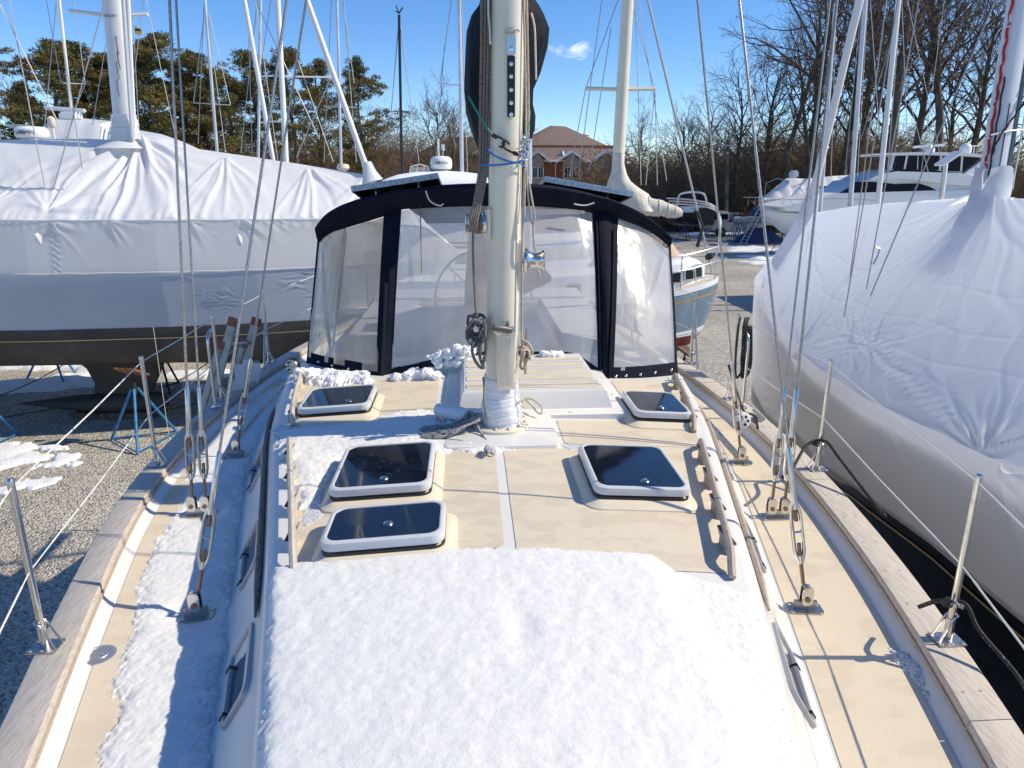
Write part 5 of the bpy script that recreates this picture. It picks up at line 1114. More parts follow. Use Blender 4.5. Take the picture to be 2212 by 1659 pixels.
sp = MB(); sp.tube([aty(150, 23, 14.1), aty(236, 34, 14.1)], .03, 8); sp.build('spreader', M['mastwhite'], lb); sp = MB(); sp.tube([aty(281, 33, 14.1), aty(319, 31, 14.1)], .03, 8); sp.build('spreader', M['mastwhite'], lb)
# small yellow pennant
fl = MB(); P = [aty(289, 53, 14.6), aty(308, 66, 14.6), aty(307, 76, 14.6), aty(292, 74, 14.6)]
fl.add([p for p in P]+[p+Vector((0, .012, 0)) for p in P], [(0,1,2,3),(7,6,5,4),(0,1,5,4),(1,2,6,5),(2,3,7,6),(3,0,4,7)], False); fo = fl.build('pennant', M['yellowflag'], None, label='small yellow pennant flying beside the broad white mast'); fo['category'] = 'flag'
q = MB(); c = (P[0]+P[2])/2; q.tube([c+Vector((-.05, -.01, 0)), c+Vector((.05, -.01, 0))], .02, 6); q.build('mark', M['letter'], fo)
m = MB(); m.tube([aty(331, 706, 12.15), aty(368, 985-20, 12.4)], .006, 5); o = m.build('cord', M['ropewhite'], None, label='thin pale cord hanging from the skirt of the left wrapped boat'); o['category'] = 'cord'
# ------------------------------------------------------------------ jack stands
def make_stand(h=1.15, r=.55, top=.30, colr='bluepaint', rot=0.0):
    t = thing('boat_stand', 'stand', 'boat stand', (0, 0, 0)); fe = [Vector((r*math.cos(rot+k*2.094), r*math.sin(rot+k*2.094), .02)) for k in range(3)]; ap = Vector((0, 0, h))
    for f in fe: m = MB(); m.tube([f, ap+Vector((f.x*.08, f.y*.08, 0))], .024, 8); m.build('leg', M[colr], t)
    m = MB()
    for i in range(3): m.tube([fe[i]+Vector((0,0,.02)), fe[(i+1) % 3]+Vector((0,0,.02))], .014, 6)
    m.build('foot_ring', M[colr], t)
    m = MB(); m.tube([ap-Vector((0,0,.1)), ap+Vector((0,0,.12))], .035, 10); m.tube([ap+Vector((0,0,.1)), ap+Vector((0,0,top))], .02, 8); m.build('screw_post', M['chain'], t)
    Mx = Matrix.Translation(ap+Vector((0,0,top))) @ Matrix.Rotation(R(28), 4, 'X'); m = MB(); m.bbox((-.2, -.2, -.02), (.2, .2, .02), .005, Mx); m.build('pad', M['woodpad' if colr == 'bluepaint' else 'wood'], t)
    return t
proto = {}
def stand(x, y, h, label, rot=0, colr='bluepaint', r=.55, grp='jack stands propping up the boats', top=.3):
    k = (colr, round(h, 2), round(r, 2), round(top, 2))
    if k in proto: o = copy_tree(proto[k])
    else: o = proto[k] = make_stand(h, r, top, colr)
    o.location = (x, y, 0); o.rotation_euler = (0, 0, rot); tag(o, label, 'boat stand', grp); return o
stand(-5.95, 12.15, 1.0, 'blue jack stand right of the dark keel, orange pad against the hull', 2.9, r=.62)
stand(-8.75, 12.2, 1.0, 'blue jack stand left of the dark keel at the photo edge', .9, r=.62)
stand(-9.6, 16.2, 1.0, 'blue jack stand far behind the left keel bulb', 3.4, r=.62)
stand(-6.9, 15.4, 1.0, 'dark legged jack stand just behind the left keel', 1.2, colr='darkblue', r=.5)
stand(-4.35, 14.2, 1.0, 'blue jack stand behind the twin left shrouds', .2, r=.55)
stand(-4.25, 16.2, 1.0, 'blue jack stand beyond the twin left shrouds', 1.7, r=.62)
stand(-2.35, 13.2, 1.2, 'blue jack stand behind the ladder under the left boat bow', 2.2, r=.5)
stand(-1.5, 14.6, 1.2, 'blue jack stand nearest the left boat bow tip', .6, r=.5)
def chain(pts, label, r=.012):
    m = MB(); m.tube(catmull(pts, 10), r, 5); o = m.build('chain', M['chain'], None, label=label, sharp=None); o['category'] = 'chain'
chain([atz(-20, 862, .1), atz(90, 815, .35), atz(247, 720, .9)], 'rusty chain running from the left edge up to the far stand', .011)
chain([aty(96, 826, 15.9), aty(100, 850, 15.9)], 'short chain end dangling from the rusty chain', .012)
chain([atz(-10, 905, .05), atz(100, 885, .05), atz(230, 858, .06)], 'chain lying low between stands left of the keel', .010)
chain([atz(330, 850, .3), atz(400, 815, .55), atz(425, 800, .65), atz(520, 735, .9)], 'rusty chain sloping up right of the near stanchion', .010)
chain([atz(340, 890, .1), atz(430, 870, .12), atz(470, 860, .15)], 'low chain on gravel behind the near stanchion', .010)
# ------------------------------------------------------------------ right boat under wrap
XC = 4.25
rb = thing('wrapped_sailboat', 'black hulled sailboat under sky-tinted white shrink wrap close on the right', 'sailboat', (XC, 4, 0))
bR = itp([(-3,1.5),(0,1.62),(3.3,1.56),(4.85,1.48),(6,1.28),(7,1.02),(8,.74),(9,.46),(9.8,.25),(10.4,.08),(10.7,.0)])
zr2 = itp([(-3,4.3),(4,4.34),(6,4.34),(8,4.20),(9.1,4.06),(9.35,3.98),(9.9,3.55),(10.7,3.02)])
zs2 = itp([(-3,3.1),(3.3,3.03),(4.85,2.93),(7,2.80),(9,2.84),(10.7,2.98)])
zl2 = itp([(-3,2.2),(3,2.2),(4,2.2),(5,2.12),(7,1.75),(9,1.4),(10.7,1.15)])
def rsweep(name, kind, m, sgn, U_, nv):
    V_ = np.linspace(0, 1, nv); U, V = np.meshgrid(U_, V_, indexing='ij'); b = bR(U)
    if kind == 'low': z = lerp(zl2(U), zs2(U), V); off = b*lerp(.93, 1.0, V)+.015*np.sin(math.pi*V)
    else: z = lerp(zs2(U), zr2(U), V); off = b*(1-V); z = z-.09*np.sin(math.pi*V)*np.clip(b, 0, 1)
    Yy = U.copy()
    if kind == 'low': Yy = Yy-(1-V)*.25*np.exp(-(10.7-U)/.7)
    S = V*np.hypot(b, zr2(U)-zs2(U)) if kind == 'top' else -(1-V)*(zs2(U)-zl2(U))
    D = np.zeros_like(U)
    if sgn < 0:
        an = []
        if kind == 'top':
            an = [(5.95, 2.05, -165, -15, 26, .028, 1.6, 3), (8.95, 1.15, -170, -60, 18, .020, 1.2, 4), (9.4, .9, -100, -20, 12, .016, .9, 14), (6.05, .45, -60, 240, 34, .012, .75, 5), (5.55, .42, -60, 240, 34, .012, .8, 6), (6.9, .02, 10, 165, 34, .016, .9, 7), (8.3, .02, 20, 150, 20, .012, .8, 8),
                  (3.55, .0, 10, 120, 26, .026, 1.1, 9), (4.6, .05, 30, 150, 14, .010, .7, 10), (9.9, .0, 40, 170, 12, .02, .5, 11), (7.55, 1.45, -130, -50, 8, .014, 1.2, 12)]
            D = fans(U, S, an, ws=.42)*.8
            for y0, s0, y1, s1 in ((8.2,.62,2.5,1.02),(7.2,.35,2.5,.72),(8.0,1.0,3.0,1.35)):      # straps under the film
                ey, es = y1-y0, s1-s0; L2 = math.hypot(ey, es); cr = (-(U-y0)*es+(S-s0)*ey)/L2+.02*np.sin(U*5); D += .005*np.exp(-(cr/.012)**2)*((U-y0)*ey+(S-s0)*es > 0)
            sm = np.exp(-((S-(.35+.22*(U-5)))/.05)**2)*((U > 4) & (U < 7.4)); D += .014*sm*np.sin(U*55+S*30)
            for y0 in (3.2, 3.55, 3.9, 4.25, 4.6): D += .010*np.exp(-((U-y0-.35*(S-.8))/.05)**2)*sstep(.35, .7, S)*sstep(1.3, .9, S)
            D += .035*(fbm(U*.8, S*.8, 3, 5)-.5)+.008*(fbm(U*2.6+S, S*2.4, 3, 15)-.5)
            D = D*sstep(0, .02, V)
        else:
            an = [(6.9, 0, -150, -30, 14, .020, .5, 27), (8.3, 0, -150, -20, 12, .018, .5, 28), (3.4, .0, -170, -120, 10, .02, .6, 29), (9.6, 0, -150, -30, 12, .018, .5, 30), (4.6, 0, -160, -100, 8, .012, .5, 31)]
            D = fans(U, S, an)+.02*(fbm(U*.9, S*1.2, 3, 35)-.5); sm = np.exp(-((U-6.8+.3*S)/.09)**2); D += .012*sm*np.sin(S*60); D += .012*np.exp(-((U-8.6)/.2)**2)*np.sin(S*45+U*9)
    nx, nz = ((-.6, .8) if kind == 'top' else (-1, 0)); P = np.stack([XC+sgn*off+D*nx, Yy, z+D*nz], -1)
    return gridmesh(name, P, m, rb)
un = np.concatenate([np.linspace(-2, 2.6, 40)[:-1], np.linspace(2.6, 10.7, 560)]); uf = np.linspace(-2, 10.7, 60)
rsweep('wrap_side', 'low', M['wraplow'], -1, un, 60); rsweep('wrap_cover', 'top', M['wrapsky'], -1, un, 150)
rsweep('wrap_side', 'low', M['wraplow'], 1, uf, 6); rsweep('wrap_cover', 'top', M['wrapsky'], 1, uf, 12)
m = MB(); secs = []
for y in np.linspace(-2, 10.5, 46):
    b = float(bR(y)); k = float(sstep(10.6, 7.5, y)); zb = lerp(1.2, .85, k)
    q = [(b*.93-.03, float(zl2(y))+.04), (b*.93-.02, 2.0), (b*.9, 1.6), (b*.72, 1.2), (b*.35, .95), (0, zb)] if y < 7.4 else [(b*.9, float(zl2(y))+.1), (b*.9, 1.5), (b*.85, 1.4), (b*.7, 1.3), (b*.35, 1.25), (0, 1.2)]
    yy_ = y-.35*float(sstep(9.3, 10.5, y)); secs.append([Vector((XC-a, yy_, z)) for a, z in q]+[Vector((XC+a, yy_, z)) for a, z in q[::-1][1:]])
m.loft(secs, capa=True, capb=True); m.build('hull', M['hullblack'], rb)
m = MB(); m.loft([[Vector((XC-float(bR(y))*.93, y, float(zs2(y))-.12)), Vector((XC+float(bR(y))*.93, y, float(zs2(y))-.12))] for y in np.linspace(-2, 10.2, 30)]); m.build('deck', M['gelcoat'], rb)
m = MB(); m.loft([[Vector((XC-float(bR(y))*.93+.012, y, min(float(zl2(y)), 2.2)-.10+h)) for h in (0, .014)] for y in np.linspace(-1, 7, 30)]); m.build('cove_stripe', M['gold'], rb)
m = MB(); m.loft([[Vector((XC+w_*math.cos(t), 5+1.0*math.sin(t), z)) for t in np.linspace(0, 6.283, 17)[:-1]] for z, w_ in ((1.1, .14), (.15, .2), (.0, .22))], closed=True, capa=True, capb=True); m.build('keel', M['antifoul'], rb)
for x, y, l in ((2.95, 6.7, 'dark jack stand hidden under the black hull, right boat bow side'), (3.0, 2.2, 'dark jack stand under the black hull beside the near right rail'), (5.6, 6.5, 'dark jack stand on the far side of the black hull')): stand(x, y, 1.0, l, .4, colr='darkblue')
# mast of the right boat, raked, with red halyard and black sail slot
a, b = aty(2146, 372, 6.0), aty(2207, 0, 6.25); a.x = max(a.x, 4.2)
m = MB(); secs = []
for t in np.linspace(-.35, 4, 12):
    p = lerp(a, b, t); secs.append([p+Vector((.108*math.copysign(abs(math.cos(q))**.85, math.cos(q)), .085*math.sin(q), 0)) for q in np.linspace(0, 2*math.pi, 25)[:-1]])
m.loft(secs, closed=True, capa=True, capb=True); rm = m.build('mast', M['mastwhite'], rb)
dd = (b-a)
m = MB(); m.loft([[lerp(a, b, t)+Vector((x, y, 0)) for x, y in ((.055, -.083), (.105, -.055), (.109, .0), (.05, -.07))] for t in (-.05, 4)], closed=True, capa=True, capb=True); m.build('sail_slot', M['mastblack'], rm)
m = MB(); m.tube([lerp(a, b, t)+Vector((-.115+.006*math.sin(t*60), -.05, 0)) for t in np.linspace(-.05, 3, 160)], .011, 6); m.build('red_halyard', M['redrope'], rb)
m = MB(); m.tube([lerp(a, b, t)+Vector((-.10+.004*math.sin(t*40), -.085, 0)) for t in np.linspace(-.05, .55, 60)], .008, 6); m.tube([lerp(a, b, t)+Vector((lerp(-.11, .16, sstep(.1, .55, t)), -.105+.006*math.sin(t*90), .0)) for t in np.linspace(.1, .6, 60)], .008, 6); m.tube([lerp(a, b, t)+Vector((-.02, -.088, 0)) for t in np.linspace(-.05, .4, 20)], .004, 5); m.build('black_halyard', M['ropeblack'], rb)
m = MB(); m.tube([lerp(a, b, t)+Vector((.145, -.06, 0)) for t in (-.1, 3)], .006, 6); m.tube([lerp(a, b, .20)+Vector((-.14, -.09, .02)), lerp(a, b, .24)+Vector((.0, -.1, 0)), lerp(a, b, .24)+Vector((.15, -.06, .01))], .008, 6); m.build('lashing', M['coated'], rb)
m = MB(); secs = []
for i, t in enumerate(np.linspace(-.62, .03, 26)):
    p = lerp(a, b, t); k = .15+max(0, -.15-t)*.45; secs.append([p+Vector((k*math.cos(q)*(1+.07*math.sin(q*4+i*.8)+.03*math.sin(q*9-i)), k*.85*math.sin(q), .012*math.sin(q*3+i))) for q in np.linspace(0, 2*math.pi, 41)[:-1]])
m.loft(secs, closed=True); m.build('wrap_collar', M['wrapsky'], rb)
# forestay with furled sail landing at the bow of the right boat
a, b = Vector((4.25, 9.2, 4.0)), None; v = ray(1857, 0); b = CAM+v*((8.3-CAM.y)/v.y)
m = MB(); dd = b-a; m.tube([a, a+dd*.25, a+dd*3], [.075, .045, .04], 10); m.build('forestay_sail', M['mastwhite'], rb)
m = MB(); m.tube([a-dd*.28+Vector((.0, .2, 0)), a-dd*.02, a+dd*.12], [.24, .13, .08], 14); m.build('wrap_collar', M['wrapsky'], rb)
m = MB(); m.tube([a+dd*.37+Vector((-.05, 0, .02)), a+dd*.38, a+dd*.36+Vector((.05, 0, 0))], .018, 6); m.build('lashing', M['coated'], rb)
# shrouds of the right boat coming down through the wrap
for p0, p1, y in (((1858, 700), (1985, 0), 6.6), ((1790, 880), (1940, 0), 6.6), ((1815, 760), (1915, 0), 7.2), ((1880, 640), (2150, 0), 5.9)):
    m = MB(); q0, q1 = aty(*p0, y), aty(*p1, y-.2); m.tube([q0, q0+(q1-q0)*1.8], .0055, 6); m.build('shroud', M['wire'], rb)
m = MB(); c = aty(1894, 548, 6.55); m.tube([c+Vector((-.02,0,.06)), c+Vector((.02,0,.05)), c+Vector((.012,0,-.02)), c+Vector((-.02,0,-.1))], .008, 6); m.build('shackle', M['steeldull'], rb)
m = MB(); q0, q1 = aty(2037-5, 445, 7.0), aty(2043, 352, 7.0); m.tube([q0, q1], .022, 8); m.build('antenna_pole', M['steel'], rb)
m = MB(); c = aty(2046, 345, 7.0); m.bbox((c.x-.09, c.y-.08, c.z-.01), (c.x+.13, c.y+.08, c.z+.012), .005, Matrix.Translation(c) @ Matrix.Rotation(R(-35), 4, 'Y') @ Matrix.Translation(-c)); m.build('antenna_plate', M['whitepaint'], rb)
# ------------------------------------------------------------------ blue boat seen past the dodger
bb = thing('sailboat', 'blue-grey hulled sailboat with white cabin and red bottom behind the dodger', 'sailboat', (4.95, 14.2, 0))
YB = 14.2; XT = 4.95
bB = itp([(0,.03),(.08,.26),(.25,.50),(.5,.75),(.9,1.02),(1.5,1.28),(2.4,1.5),(4,1.65),(6,1.65),(8,1.5),(9.8,1.1)])
bC = itp([(.30,.02),(.36,.16),(.5,.34),(.7,.50),(1.0,.68),(1.5,.88),(2.5,1.05),(4,1.12),(9,1.1)])
zB = itp([(0,2.62),(1.5,2.42),(4,2.25),(7,2.2),(9.8,2.3)])
m = {k: MB() for k in ('top', 'bot')}; st_, sb_ = [], []
for u in list(np.linspace(0, 1.5, 22))+list(np.linspace(1.7, 9.8, 34)):
    b, z = float(bB(u)), float(zB(u)); rk = max(0, 1-u/1.6)
    q1 = [(b*1.0, z, 0), (b*.99, z-.3, -.03*rk), (b*.95, z-.62, -.10*rk), (b*.88, 1.50, -.26*rk)]; q2 = [(b*.88, 1.50, -.26*rk), (b*.72, 1.22, -.5*rk), (b*.4, .98, -.85*rk), (0, .85, -1.2*rk)]
    st_.append([Vector((XT-u+dx, YB-a, zz_)) for a, zz_, dx in q1]+[Vector((XT-u+dx, YB+a, zz_)) for a, zz_, dx in q1[::-1]])
    sb_.append([Vector((XT-u+dx, YB-a, zz_)) for a, zz_, dx in q2]+[Vector((XT-u+dx, YB+a, zz_)) for a, zz_, dx in q2[::-1][1:]])
m['top'].loft([s_[:4] for s_ in st_]); m['top'].loft([s_[4:] for s_ in st_]); m['top'].build('hull', M['bluegrey'], bb)
m['bot'].loft(sb_, capb=True); m['bot'].build('hull_bottom', M['redpaint'], bb)
def strip(f0, f1, z0, z1, mm, name, off=.006):
    q = MB(); rows = []
    for i, s_ in enumerate(st_):
        p0, p1, p2, p3 = s_[:4]; 
        def atv(v): k = v*3; j = min(int(k), 2); return lerp(s_[j], s_[j+1], k-j)+Vector((0, -off, 0))
        rows.append([atv(z0), atv(z1)])
    q.loft(rows); q.build(name, M[mm], bb)
strip(0, 0, .0, .13, 'whitepaint', 'rubbing_strake', .012); strip(0, 0, .28, .31, 'orange', 'cove_stripe'); strip(0, 0, .90, .96, 'whitepaint', 'boot_stripe'); strip(0, 0, .97, .99, 'whitepaint', 'boot_stripe')
m_ = MB(); m_.loft([[s_[0]+Vector((0, .03, -.015)), s_[-1]+Vector((0, -.03, -.015))] for s_ in st_]); m_.build('deck', M['mould'], bb)
m_ = MB(); secs = []
for u in list(np.linspace(.30, 1.5, 24))+list(np.linspace(1.6, 8.4, 24)):
    b = float(bC(u)); h = .50*float(sstep(.1, .8, u))**.5+.02; z = float(zB(u))-.03; secs.append([Vector((XT-u, YB+s_*a, z+hh)) for s_, a, hh in ((-1, b*1.08, 0), (-1, b, h*.85), (-1, b*.86, h), (1, b*.86, h), (1, b, h*.85), (1, b*1.08, 0))])
m_.loft(secs, capa=True, capb=True); m_.build('cabin', M['whitepaint'], bb)
for u in (.52, .74, 1.02, 1.38, 1.85, 2.4, 3.0):
    b = float(bC(u)); z = float(zB(u))+.17; c = Vector((XT-u, YB-b*1.035-.02, z)); Mx = Matrix.Translation(c) @ Matrix.Rotation(math.atan2(float(bC(u+.08)-bC(u-.08)), .16), 4, 'Z') @ Matrix.Rotation(R(90-7), 4, 'X')
    hw = .12
    q = MB(); q.loft([[Mx @ Vector((x, y, h)) for x, y in rrect(-hw-e, -.10-e, hw+e, .10+e, .04)] for e, h in ((.012, -.03), (.014, .012), (-.01, .016), (-.015, .0))], closed=True); o = q.build('portlight', M['steeldull'], bb); q = MB(); q.prism(rrect(-hw, -.10, hw, .10, .03), -.006, .002, Mx); q.build('pane', M['winglass'], o)
# pulpit, stanchions, rails
zs_ = lambda u: float(zB(u))
def sidept(u, s_, h): return Vector((XT-u, YB+s_*float(bB(u))*.97, zs_(u)+h))
q = MB()
for h in (.62, .34):
    q.tube(catmull([sidept(2.1, -1, h), sidept(1.0, -1, h), sidept(.25, -1, h), Vector((XT+.12, YB, zs_(0)+h)), sidept(.25, 1, h), sidept(1.0, 1, h), sidept(2.1, 1, h)], 6), .014, 6)
for u, s_ in ((.2, -1), (.2, 1), (1.0, -1), (1.0, 1)): q.tube([sidept(u, s_, 0), sidept(u, s_, .62)], .014, 6)
q.build('pulpit', M['steel'], bb)
prev = None
for u in (2.1, 3.6, 5.2, 6.8):
    q = MB(); q.tube([sidept(u, -1, 0), sidept(u, -1, .62)], .013, 6); q.build('stanchion', M['steel'], bb)
    if prev is not None:
        for h in (.6, .32): q = MB(); q.tube([sidept(prev, -1, h), sidept(u, -1, h)], .005, 5); q.build('lifeline', M['coated'], bb)
    prev = u
# roller furler and forestay at the bow, mast
a = Vector((XT-.15, YB, zs_(0)+.05)); b = aty(1507-4, 150, 13.0); b = Vector((1.4, YB, 13.5)); q = MB(); q.tube([a, b], .022, 8); q.build('forestay_sail', M['wirefar'], bb); q = MB(); q.lathe([(.02, 0), (.085, .02), (.085, .10), (.02, .13)], a+Vector((-.06, 0, .25)), (b-a), 14); q.tube([a+Vector((-.33, 0, .5)), a+Vector((-.25, 0, .9)), a+Vector((-.38, 0, 1.2))], .035, 6); q.build('roller_drum', M['blackplastic'], bb)
q = MB(); q.tube([(1.1, YB, 2.6), (1.0, YB, 15)], .08, 12); q.build('mast', M['mastalu'], bb)
m_ = MB(); secs = []                                                 # tan cover on the foredeck
for x, w_, h in ((3.2, .5, 1.0), (3.5, .55, 1.3), (3.75, .5, 1.22), (4.05, .42, .85), (4.25, .3, .5), (4.3, .1, .2)):
    secs.append([Vector((x, YB+w_*math.cos(t)*(1+.05*math.sin(t*5)), 2.30+h*math.sin(t))) for t in np.linspace(0, math.pi, 13)])
m_.loft(secs, capa=True, capb=True); o = m_.build('hatch_hood', M['tancanvas'], bb)
m_ = MB(); m_.lathe([(.0, -.1), (.10, -.06), (.13, 0), (.05, .09), (.03, .14)], (XT-2.55, YB-.35, 2.86), n=10); m_.build('vent_cowl', mat('green_canvas', (.02,.09,.05), .7), bb)
m_ = MB(); m_.loft([[Vector((1.2+w_*math.cos(t)*1.2, YB+.12*math.sin(t), z)) for t in np.linspace(0, 6.283, 17)[:-1]] for z, w_ in ((1.0, .8), (.12, .7))], closed=True, capa=True, capb=True); m_.build('keel', M['redpaint'], bb)
bb.location = (4.90, 14.1, 0); bb.rotation_euler = (0, 0, R(-4))
stand(3.55, 13.3, .9, 'dark blue jack stand under the red bottom of the blue boat', .3, colr='darkblue', r=.62)
stand(4.15, 13.6, .9, 'dark blue jack stand nearest the bow of the blue boat', 1.0, colr='darkblue', r=.7)
stand(.3, 13.0, 1.0, 'dark blue jack stand under the stern half of the blue boat', 1.8, colr='darkblue', r=.6)
stand(2.9, 15.6, 1.0, 'dark blue jack stand on the far side of the blue boat', .1, colr='darkblue', r=.6)
# ================================================================== MASTS AND BOATS FARTHER OFF
def simple_hull(parent, x, y, L_, bm_, z0, z1, mm, rot=0.0, name='hull', mb=None):
    secs = []; ca, sa = math.cos(rot), math.sin(rot)
    for u in np.linspace(0, 1, 22):
        b = bm_*(math.sin(min(1, u*1.5+.02)*math.pi/2)**.8)*(1-.25*max(0, u-.7)/.3); zt_h = z1+.35*(1-u)**2
        row = [(b, zt_h), (b*.95, lerp(z0, zt_h, .55)), (b*.7, lerp(z0, zt_h, .2)), (0, z0+.3*(1-u)**3)]
        pts = [(L_*(.5-u)+(zt_h-z)*-.25*(1-u), -a, z) for a, z in row]+[(L_*(.5-u)+(zt_h-z)*-.25*(1-u), a, z) for a, z in row[::-1][1:]]
        secs.append([Vector((x+px*ca-py*sa, y+px*sa+py*ca, z)) for px, py, z in pts])
    q = MB(); q.loft(secs, capa=True, capb=True); dk = [[s_[0]-Vector((0,0,.02)), s_[-1]-Vector((0,0,.02))] for s_ in secs]; q.loft(dk); return q.build(name, M[mm], parent)
def masted(pa, pb, y, r, mm, label, ext=1.2, spr=(), stays=(), hull=True, ht='whitepaint', sq=(1, 1), hz=(1.1, 2.6), hs=0.0):
    """a laid-up sailboat whose mast crosses the pixels pa (low) and pb (high); stays: [(x0,y0,x1,y1)] pixels"""
    a, b = aty(*pa, y), aty(*pb, y); d = b-a; t = thing('sailboat', label, 'sailboat', (a.x, y, 0), 'laid-up sailboats whose masts stand against the sky')
    base = a+d*((hz[1]-a.z)/d.z); q = MB(); q.tube([base, a, b, a+d*(1+ext)], [r, r, r*.95, r*.8], 12, sq=sq); q.build('mast', M[mm], t)
    for (x0, y0, x1, y1) in spr: q = MB(); q.tube([aty(x0, y0, y), aty(x1, y1, y)], r*.32, 6); q.build('spreader', M[mm], t)
    for (x0, y0, x1, y1) in stays: q = MB(); p0, p1 = aty(x0, y0, y), aty(x1, y1, y); k = 1.3 if y1 < 30 else 1; q.tube([p0, lerp(p0, p1, k)], .0045+.00032*y, 4, caps=False); q.build('stay', M['wirefar'], t)
    if hull: simple_hull(t, base.x+hs, y, 9.5, 1.5, hz[0], hz[1], ht); q = MB(); q.loft([[Vector((base.x+w_*math.cos(k), y+.12*math.sin(k), z)) for k in np.linspace(0, 6.283, 13)[:-1]] for z, w_ in ((hz[0]+.2, .9), (0, .7))], closed=True, capb=True); q.build('keel', M['antifoul'], t)
    return t
masted((154,235),(128,0),30,.055,'mastwhite','sailboat with thin white mast left of the broad white mast', spr=[(137,180,184,181),(172,181,135,178)], stays=[(132,180,100,0),(95,290,122,0),(184,181,160,0),(160,240,184,181)])
masted((469,325),(443,5),26,.052,'mastalu','sailboat with silver mast rising right of the twin left shrouds', ext=.06, spr=[(418,222,498,227)], stays=[(487,328,448,30),(428,310,440,20),(498,227,452,30),(418,222,440,40)])
masted((558,342),(563,0),26,.05,'mastalu','sailboat with thin pole straight mast left of the thick white mast', stays=[(545,335,535,0),(520,330,556,0)])
masted((590,345),(528,0),24,.072,'mastwhite','sailboat with leaning white mast crossing the thin pole', stays=[(600,345,552,0)])
masted((618,347),(600,0),25,.09,'mastwhite','sailboat with thick white mast and wide low spreaders', spr=[(560,165,600,163),(612,165,715,167),(563,265,590,262),(590,262,622,264)], stays=[(715,167,660,0),(560,165,585,0),(720,350,640,120),(690,300,560,20),(640,340,715,167)])
masted((737,353),(728,0),27,.05,'mastalu','sailboat with grey mast rising behind the furled forestay', spr=[(700,230,770,232)], stays=[(700,350,716,0),(770,350,742,0),(765,180,740,0)])
masted((868,365),(862,32),30,.055,'mastblack','sailboat with black carbon mast whose masthead is in view', ext=.0, spr=[(845,240,890,242)], stays=[(905,350,864,50),(838,330,860,60),(890,242,866,60),(845,240,861,60)])
masted((998,370),(992,0),22,.058,'mastalu','sailboat with white mast just left of the black sail cover', spr=[(950,181,1000,185)], stays=[(950,181,975,0),(940,380,960,100),(1010,375,997,0),(985,320,952,185)])
q = MB(); c = aty(862, 30, 30); q.tube([c+Vector((-.12, 0, .1)), c+Vector((0,0,.02)), c+Vector((.15,0,.22))], .03, 5); q.tube([c+Vector((.0,0,.0)), c+Vector((-.1,0,.3))], .02, 5); o = q.build('wind_vane', M['mastblack'], None, label='small black wind vane on top of the black mast'); o['category'] = 'wind vane'
masted((1777,385),(1805,7),26,.062,'mastalu','sailboat with grey mast close right of the twin right shrouds', ext=.0, hs=4.4, stays=[(1795,385,1806,20),(1760,380,1803,20)])
masted((1841,381),(1869,0),24,.078,'mastalu','sailboat with tapered silver mast, middle of the three right masts', hs=4.4, stays=[(1852,380,1875,0),(1825,380,1862,0),(1900,300,1880,0)])
masted((1903,374),(1941,0),25,.088,'mastwhite','sailboat with bright white mast, rightmost of three beyond the wrap', hs=4.4, spr=[(1896,245,1925,244)], stays=[(1917,372,1946,0),(1960,300,1948,0),(2040,380,1960,0),(1990,370,2040,0),(1860,300,1935,60),(2010,390,1955,180)])
masted((1336,340),(1356,0),19,.16,'mast','sailboat with cream mast and canvas boot behind the right solar panel', hs=-4.6, spr=[(1265,191,1333,193),(1345,193,1415,192)], stays=[(1265,191,1335,0),(1415,192,1362,0),(1250,375,1300,0),(1230,380,1265,191),(1272,370,1320,60),(1420,400,1415,192),(1440,390,1380,0),(1385,400,1372,0),(1395,400,1415,192)])
c_ = None
# canvas boot and boom cover of the cream-mast boat
cb_ = thing('sail_cover', 'cream canvas sail cover wrapped round mast foot and boom behind the right panel', 'sail cover', aty(1335, 400, 18.8))
q = MB(); secs = []
for i, (px0, px1, py) in enumerate(((1327,1347,330),(1326,1348,340),(1325,1347,352),(1323,1349,365),(1319,1353,378),(1314,1362,392),(1312,1380,405),(1318,1400,420),(1335,1410,440),(1350,1415,455))):
    a, b = aty(px0, py, 18.8), aty(px1, py, 18.8); secs.append([Vector(((a.x+b.x)/2+(b.x-a.x)/2*math.cos(t)*(1+.05*math.sin(5*t+i)), 18.8+.28*math.sin(t)*(1+i*.08), a.z+.01*math.sin(4*t+i))) for t in np.linspace(0, 6.283, 21)[:-1]])
q.loft(secs, closed=True, capa=True, capb=True); q.build('mast_boot', M['canvaswhite'], cb_)
q = MB(); secs = []
for i, (px, py, r_) in enumerate(((1330,430,.30),(1360,437,.28),(1390,443,.25),(1410,447,.22),(1430,451,.20),(1446,455,.18),(1460,458,.15),(1470,460,.11),(1474,461,.07))):
    a = aty(px, py, 18.6); secs.append([a+Vector((0, r_*.7*math.cos(t), r_*math.sin(t)*(1+.10*math.sin(i*2.3+t*3)))) for t in np.linspace(0, 6.283, 19)[:-1]])
q.loft(secs, closed=True, capa=True, capb=True); q.build('boom_cover', M['canvaswhite'], cb_)
for px, py, r_ in ((1400,445,.235),(1422,449,.215),(1442,454,.19),(1458,457,.155)):
    a = aty(px, py, 18.6); q = MB(); q.tube([a+Vector((.01*math.sin(t*2), r_*.72*math.cos(t), r_*1.03*math.sin(t))) for t in np.linspace(0, 6.283, 19)[:-1]], .012, 5, closed=True); q.build('lashing', M['ropewhite'], cb_)
